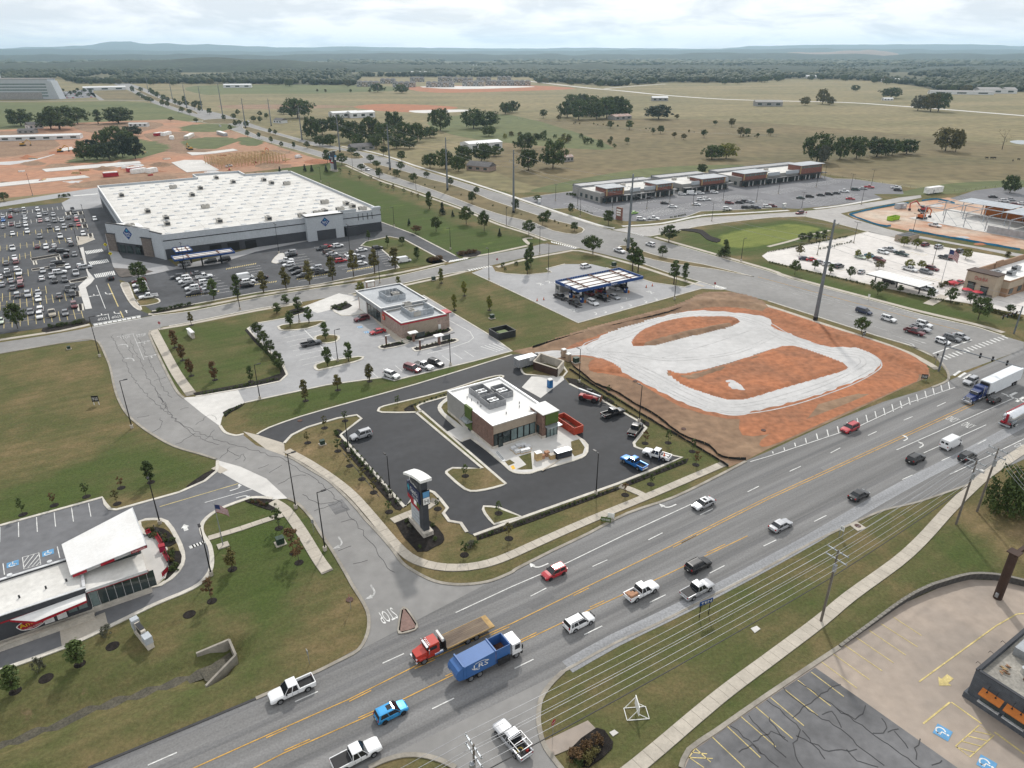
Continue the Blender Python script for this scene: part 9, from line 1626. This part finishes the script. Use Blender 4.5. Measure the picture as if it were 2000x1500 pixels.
ridge('hills',11500,[(-500,101),(0,96),(120,95),(250,98),(400,99),(560,101),(700,98.5),(900,100),(1100,98.5),(1300,97),(1450,96),(1600,94.5),(1760,96),(1900,97),(2500,99)],1800,'hill_wood',2)
ridge('hills',7000,[(-500,106),(0,106),(200,107),(330,106),(420,105.5),(520,107),(700,104.5),(850,104),(1000,106),(1200,107),(1350,105),(1500,103.5),(1700,106),(2000,104),(2500,106)],900,'hill_wood',3)
ridge('hills',3600,[(-500,124),(0,122),(150,120),(300,116),(400,112.5),(440,111.5),(500,114),(600,119),(760,123),(1000,125),(1500,127),(2500,128)],700,'hill_wood',4)
ridge('landfill_hill',9500,[(1480,106),(1530,103),(1570,101),(1620,101),(1660,98.5),(1700,97.5),(1730,99),(1745,103),(1755,106)],400,'tan_dirt',5)
# == far buildings
mat('far_white',(.62,.63,.63),rough=.7,var=.06);mat('far_grey',(.30,.29,.28),rough=.8,var=.1);mat('far_roof',(.13,.125,.125),rough=.9,var=.1);mat('rust_roof',(.26,.10,.07),rough=.8,c2=(.4,.36,.32),scale=.3);mat('far_tan',(.36,.29,.23),rough=.9)
def house(name,label,px,L,D,h,rot,wm,rm,rise=1.6,wins=3,group=None,cat='building'):
 p=G(*px);t=thing(name,label,cat,p,rot,group);MB().box(-L/2,L/2,-D/2,D/2,0,h).build('wall',MATS[wm],t)
 e=.35;MB().add([(-L/2-e,-D/2-e,h),(L/2+e,-D/2-e,h),(L/2+e,D/2+e,h),(-L/2-e,D/2+e,h),(-L/2-e,0,h+rise),(L/2+e,0,h+rise)],[(0,1,5,4),(2,3,4,5),(3,0,4),(1,2,5),(0,3,2,1)]).build('roof',MATS[rm],t)
 for k in range(wins):x=-L/2+L*(k+.5)/wins;MB().box(x-L/wins*.22,x+L/wins*.22,-D/2-.05,-D/2-.01,h*.3,h*.75).build('window','sglass',t)
 MB().box(-L/2-.05,-L/2-.01,-D*.2,D*.2,0,h*.8).build('door','far_grey',t);return t
for px,L,D,h,r_,wm,rm,rise,lab in(((940,292),32,16,6,aE,'far_white','far_white',1.5,'long white metal shed among trees beyond the avenue'),((672,229),34,16,6,aE,'far_white','far_white',1.6,'white barn with ribbed roof left of its pair'),((705,229),32,16,6,aE,'far_white','far_white',2,'white barn with ribbed roof right of its pair'),((1106,315),9,6,3.4,aE,'far_grey','rust_roof',1.5,'small grey shed with rusty striped roof in the pasture'),((940,332),18,10,3.2,aS+.5,'pale_brick','far_roof',2.6,'low brick house with grey hip roof by the avenue'),((706,292),20,10,3,aE,'far_grey','far_roof',2.2,'low house half hidden by the grove'),((548,240),14,9,3.2,aS+.4,'far_white','far_roof',2.2,'small white-doored house left of the grove'),((1210,233),26,14,4,aE,'far_grey','rust_roof',2.2,'red-roofed shed under the pasture grove'),((1288,197),26,12,5,0,'far_grey','far_white',2.4,'grey barn with pale roof on the open pasture'),((1499,207),40,16,6,-.1,'far_grey','far_grey',2.6,'larger grey barn with dark doorway at mid right'),((1746,161),60,24,7,-.1,'far_white','far_white',3,'white farm hall before the woods'),((1875,184),110,18,5,-.25,'far_white','far_grey',2,'long low poultry shed at far right'),((1942,182),70,26,7,-.1,'far_white','far_grey',4,'pale farm barn at far right'),((1425,159),70,20,5,.2,'far_grey','far_white',3,'low farm shed by the tree edge'),((1733,196),16,8,3,0,'far_white','far_white',1.4,'white trailer by the farm lane'),((68,251),14,10,4,.9,'far_white','far_roof',3.0,'small white gabled house among the trees'),((55,260),16,8,3,.1,'far_grey','far_roof',1.6,'grey outbuilding near the white gabled house'),((465,171),60,20,6,.2,'far_white','far_white',2,'pale roofed hall in the trees'),((265,137),150,26,7,0,'far_tan','far_grey',4,'long low school building in the distant woods'),((205,138),60,36,8,.4,'far_white','far_grey',8,'pale church-like roof in the distant trees'),((615,137),50,20,6,0,'far_white','far_white',3,'white roof in the distant woods left of centre'),((1117,118),90,30,9,0,'far_white','far_white',4,'white hall in the distant woods'),((920,131),60,24,7,0,'far_white','far_white',4,'pale roofs in the woods behind the apartments'),((820,146),60,20,9,0,'far_white','far_white',2,'white roof just behind the apartments'),((205,176),80,24,6,.5,'far_white','far_white',2,'pale low hall at the end of the far lane'),((112,244),8,6,3,.2,'far_white','far_white',1,'tiny white shed beside the oaks'),((1608,108),80,26,16,0,'far_white','far_white',3,'white plant on the distant landfill hill'),((1583,153),30,14,6,0,'far_white','far_white',3,'white house at the wood edge')):house('farm_building' if L>15 else 'small_house',lab,px,L,D,h,r_,wm,rm,rise)
house('mobile_home','long white factory shed at the upper left edge',(55,273),90,12,3.4,.30,'far_white','far_white',1.2,8);house('mobile_home','white site office on the soil bank',(272,247),20,6,3.4,.05,'far_white','far_white',.5,4)
FH=[]
for k in range(26):x,y=U(20,1980),U(112,146);s_=mpp(y);FH.append((x,house('small_house','',(x,y),7*s_,3.2*s_,U(1.6,2.6)*s_,U(-.4,.4),RC(['far_white','far_tan']),RC(['far_white','far_grey','far_roof']),1.2*s_,2)))
numbered(FH,'','pale building','scattered in the distant woods','buildings in the distant woods')
# apartments beyond the pasture
for i,(x,y,n_)in enumerate(((720,169,4),(790,170,4),(860,170,5),(925,168,4),(905,161,4),(815,160,3),(975,167,5),(1015,167,4),(945,160,3),(870,159,3),(985,158,3),(758,163,3))):
 p=G(x,y);t=thing('apartment_block','','building',p,.1*(i%3-1),'apartment blocks beyond the pasture');Wd=n_*13;h=9.5
 for k in range(n_):
  x0=-Wd/2+13*k;o_=(k%2)*2.2;w=MB().box(x0+.05,x0+12.95,-8-o_,8,0,h).build('wing',MATS[('far_grey','far_tan')[k%2]],t);MB().add([(x0-.4,-8.6-o_,h),(x0+13.4,-8.6-o_,h),(x0+13.4,8.5,h),(x0-.4,8.5,h),(x0+4,0,h+3.4),(x0+9,0,h+3.4)],[(0,1,5,4),(1,2,5),(2,3,4,5),(3,0,4)]).build('roof','far_roof',w)
  for f_ in range(3):
   for q in(2,6,10):MB().box(x0+q,x0+q+1.8,-8.1-o_,-8.02-o_,1.2+3*f_,2.8+3*f_).build('window','sglass' if(q+f_)%3 else MATS['far_white'],w)
 TREES.setdefault(('ap','ap'),[]).append((x,t))
numbered(TREES[('ap','ap')],'apartment block','grey-roofed apartment block','beyond the pasture','apartment blocks beyond the pasture')
# medical centre at the upper left edge
p=G(50,194);md=thing('office_block','pale multi-storey office block at the upper left edge','building',p,.05);
for k,(x0,x1,h)in enumerate(((-46,44,32),(-110,-46.2,44))):
 w=MB().box(x0,x1,0,26,0,h).build('wing','stpale',md)
 for f_ in range(5 if k==0 else 7):
  z=4.5+f_*4.6
  if z+2<h-2:MB().box(x0+4,x1-4,-.25,-.05,z,z+2.1).build('window_band','pale_glass',w)
 MB().box(x0-.5,x1+.5,-.5,26.5,h+.01,h+1).build('roof','far_grey',w)
MB().box(-44,30,-.6,-.26,1,11).build('lower_facade','far_grey',md);MB().add([(44,-1,0),(58,-1,0),(50,-1,29),(44,-1,29),(44,20,0),(58,20,0),(50,20,29),(44,20,29)],[(0,1,2,3),(7,6,5,4),(1,5,6,2),(2,6,7,3)]).build('sloping_wall','stpale',md)
for k in range(40):px=(U(120,180),U(176,192));q=G(*px);o=MB().box(-2.3,2.3,-.9,.9,.3,.9,.1).box(-1.3,1.0,-.8,.8,.9,1.45,.1).build('parked_car',MATS['paint_'+RC(['white','white','silver','black','grey','red'])],None,q,rot=(0,0,RC((0,.5))));tag(o,'small car in the crowded distant car park beside the office block','car','cars beside the distant office block')
sheet('parking_lot',[(112,180),(180,174),(188,190),(115,194)],.02,'mall_asphalt')
for k in range(12):T((U(112,185),U(178,194)),0,'round','lf_d','x',h=U(6,9))
numbered(TREES[('dark green tree','x')],'tree','dark green tree','in the distant office car park','trees in the distant office car park')
# == upper left building site
def slab(label,pts,z=.25):o=sheet('floor_slab',pts,.03,MATS['lconc'],kind=None,thick=z);tag(o,label,'slab');return o
slab('long pale floor slab across the upper left site',[(82,331),(180,322),(272,315),(276,319),(190,328),(90,336)]);slab('lower pale floor slab at the left edge of the site',[(-20,360),(60,352),(165,343),(176,347),(80,357),(-20,367)]);slab('pale floor slab with stepped edges near the timber frame',[(335,318),(360,313),(395,313),(418,327),(428,332),(365,337),(350,328)]);slab('upper pale floor slab behind the timber frame',[(365,298),(400,298),(455,291),(465,294),(420,300),(375,304)]);slab('small pale slab right of the site grove',[(162,284),(195,278),(190,285),(165,289)]);slab('small pale slab left of the site grove',[(110,292),(140,287),(146,292),(120,296)])
tfm=thing('unfinished_house','light timber house framing standing on the upper left site','building frame',G(480,318),TH+.15)
for r_ in range(7):
 y=-16+5.2*r_
 for c_ in range(11):x=-24+4.8*c_;MB().box(x-.2,x+.2,y-.2,y+.2,0,5.4).build('stud','timber',tfm)
 MB().box(-24.5,24.5,y-.14,y+.14,5.42,5.75).build('beam','timber',tfm);MB().box(-24.5,24.5,y-.1,y+.1,2.6,2.85).build('rail','timber',tfm)
for c_ in range(11):x=-24+4.8*c_;MB().add([(x-.1,-16.5,5.76),(x+.1,-16.5,5.76),(x+.1,-.5,8.2),(x-.1,-.5,8.2),(x+.1,15.6,5.76),(x-.1,15.6,5.76)],[(0,1,2,3),(3,2,4,5)]).build('rafter','timber',tfm)
for i,(px,L,m,lab)in enumerate((((217,345),9,'rpaint','red wrapped stack on the site beside the slabs'),((262,335),9,'rpaint','large red and white material stack on the site'),((272,338),10,'swhite','white material stack in front of the red one'),((297,337),7,'swhite','smaller white material stack on the site'),((310,265),10,'rpaint','red lorry load at the far site track'),((325,264),16,'swhite','white tented stack at the far site track'),((370,269),30,'bstone','long pale stack of pallets on the far site'),((336,272),8,'swhite','white parked trailer on the far site track'),((434,264),26,'galv','long grey site building at the far site'))):
 t=thing('material_stack',lab,'building material',G(*px),TH+.2*i);MB().box(-L/2,L/2,-2,2,.15,2.6).build('stack',MATS[m],t);MB().box(-L/2+.3,L/2-.3,-1.7,1.7,2.602,3.1).build('cover','swhite',t);MB().box(-L/2,L/2,-1.8,-1.4,0,.149).build('bearer','timber',t);MB().box(-L/2,L/2,1.4,1.8,0,.149).build('bearer','timber',t)
for i in range(16):
 px=(U(10,560),0);px=(px[0],285+RR()*(70-.06*px[0])+.03*px[0]);FS=globals().setdefault('FS_',[]);t=thing('material_pile','','building material',G(*px),U(0,3));FS.append((px[0],t));L=U(3,7)
 for k in range(3):MB().box(-L/2,L/2,-1.2+.85*k,-.45+.85*k,0,U(.5,1.4)).build('bundle',MATS[RC(['timber','swhite','mgrey','rpaint','timber'])],t)
numbered(FS,'','small pile of building material','on the upper left site','material piles on the upper left site')
def digger(px,rot,m,lab):
 t=thing('excavator',lab,'excavator',G(*px)+V3((0,0,.04)),rot);P_(t,'house',m,(-2,1,-1.3,1.3,1.1,2.4),ch=.1);P_(t,'cab','car_glass',(-.2,1.2,.3,1.3,2.0,3.2),ch=.05)
 for s in(-1.2,1.2):P_(t,'track','btrim',(-2.2,2.2,s-.35,s+.35,0,1.0),ch=.15)
 MB().tube([(1,0,2),(4,0,5.2),(6.5,0,3.6)],.3,6).build('boom',MATS[m],t);MB().tube([(6.5,0,3.6),(6.2,0,1.0)],.25,6).build('stick',MATS[m],t);P_(t,'bucket','btrim',(5.6,6.8,-.6,.6,.2,1.1),ch=.1)
mat('machine_yellow',(.48,.27,.04),rough=.6,var=.1);digger((118,297),.4,'machine_yellow','yellow excavator left of the site grove');digger((372,293),2.4,'machine_yellow','yellow excavator on the site track');digger((515,303),1.2,'skip_orange','red lifting machine behind the timber frame');digger((1802,413),2.8,'machine_red','dark red lift on the right building site');digger((1800,428),.5,'skip_orange','orange lift on the right building site');digger((45,285),.2,'machine_yellow','dark digger at the left edge of the site')
car('pickup','white',(447,324),1.2,'on the upper left site',.8,'white pickup parked before the timber frame');car('van','white',(583,306),1.0,'s',.8,'white van on the soil by the avenue');car('pickup','white',(1826,440),aS,'s',.8,'white pickup on the right building site')
for i,(px,h,m)in enumerate((((55,308),2.2,'red_dirt'),((203,330),2.4,'tan_dirt'),((315,322),2.2,'tan_dirt'),((620,316),1.8,'red_dirt'),((1915,477),2.4,'red_dirt'),((1880,464),1.6,'gravel'),((1830,402),1.5,'roof_white'))):
 w=16+3*i if i<4 else 13;x,y=px;mound('soil_heap',[(x-w,y),(x-w*.5,y-w*.16),(x+w*.4,y-w*.17),(x+w,y),(x+w*.4,y+w*.14),(x-w*.5,y+w*.15)],h,m if m!='roof_white' else 'gravel',16,20+i,6)
# cattle
for i,(x,y)in enumerate(((1927,310),(1936,310),(1942,310),(1978,315),(1989,313))):
 t=thing('cow',['leftmost black cow of the three in the right pasture','middle black cow of the three in the right pasture','right black cow of the three in the right pasture','left black cow of the pair at the right edge','right black cow of the pair at the right edge'][i],'cow',G(x,y),U(0,6),'black cows in the right pasture');n_=8
 prof=((-1.05,.2,1.2),(-.9,.36,1.08),(-.3,.42,1.0),(.4,.44,.98),(.8,.34,1.08),(1.05,.22,1.18),(1.35,.17,1.15),(1.62,.13,1.0),(1.8,.08,.92));mb=MB().loft([[(px_,r_*.8*cos(2*PI*k/n_),z_+r_*sin(2*PI*k/n_))for k in range(n_)]for px_,r_,z_ in prof])
 for lx in(-.8,.65):
  for s in(-.2,.2):mb.cyl((lx,s,.85),(lx+.04,s,.45),.12,.08,6).cyl((lx+.04,s,.45),(lx,s,0),.075,.06,6)
 mb.cyl((-1.03,0,1.3),(-1.15,0,.6),.04,.03,5);mb.build('body',mat('black_hide',(.015,.014,.014),rough=.8),t,smooth=True)
 for s in(-1,1):MB().box(1.32,1.4,s*.2-.08,s*.2+.08,1.22,1.3).build('ear','black_hide',t)
# pasture fence and lanes
def wirefence(label,pts,step=9):
 w=resample(pw(pts,2),step)[:120];o_=w[0];t=thing('field_fence',label,'fence',o_)
 for p in w:MB().cyl(tuple(p-o_),tuple(p-o_+V3((0,0,1.4))),.07,n=4).build('post','wood_pole',t)
 for z in(.6,1.2):MB().tube([p-o_+V3((0,0,z))for p in w],.02,3).build('wire','cable',t)
wirefence('wire fence behind the brick shop row',[(1600,340),(1650,348),(1720,358),(1800,370),(1850,376),(1930,368),(2000,360)]);wirefence('post fence across the middle pasture',[(1010,233),(1120,242),(1250,256),(1400,262),(1520,268)])
# == air
hz=MB().box(-24000,24000,-300,19600,-45,345).build('haze',mat('haze_dummy',(.5,.5,.5)));hm=bpy.data.materials.new('haze');hm.use_nodes=True;n_=hm.node_tree.nodes;n_.clear();ou=n_.new('ShaderNodeOutputMaterial');vo=n_.new('ShaderNodeVolumePrincipled');sv(vo,'Color',(.58,.81,1.0,1));sv(vo,'Density',HAZE);sv(vo,'Anisotropy',.5);hm.node_tree.links.new(vo.outputs[0],ou.inputs['Volume']);hz.data.materials.clear();hz.data.materials.append(hm);tag(hz,'thin pale haze filling the air over the plain','haze',kind='stuff')
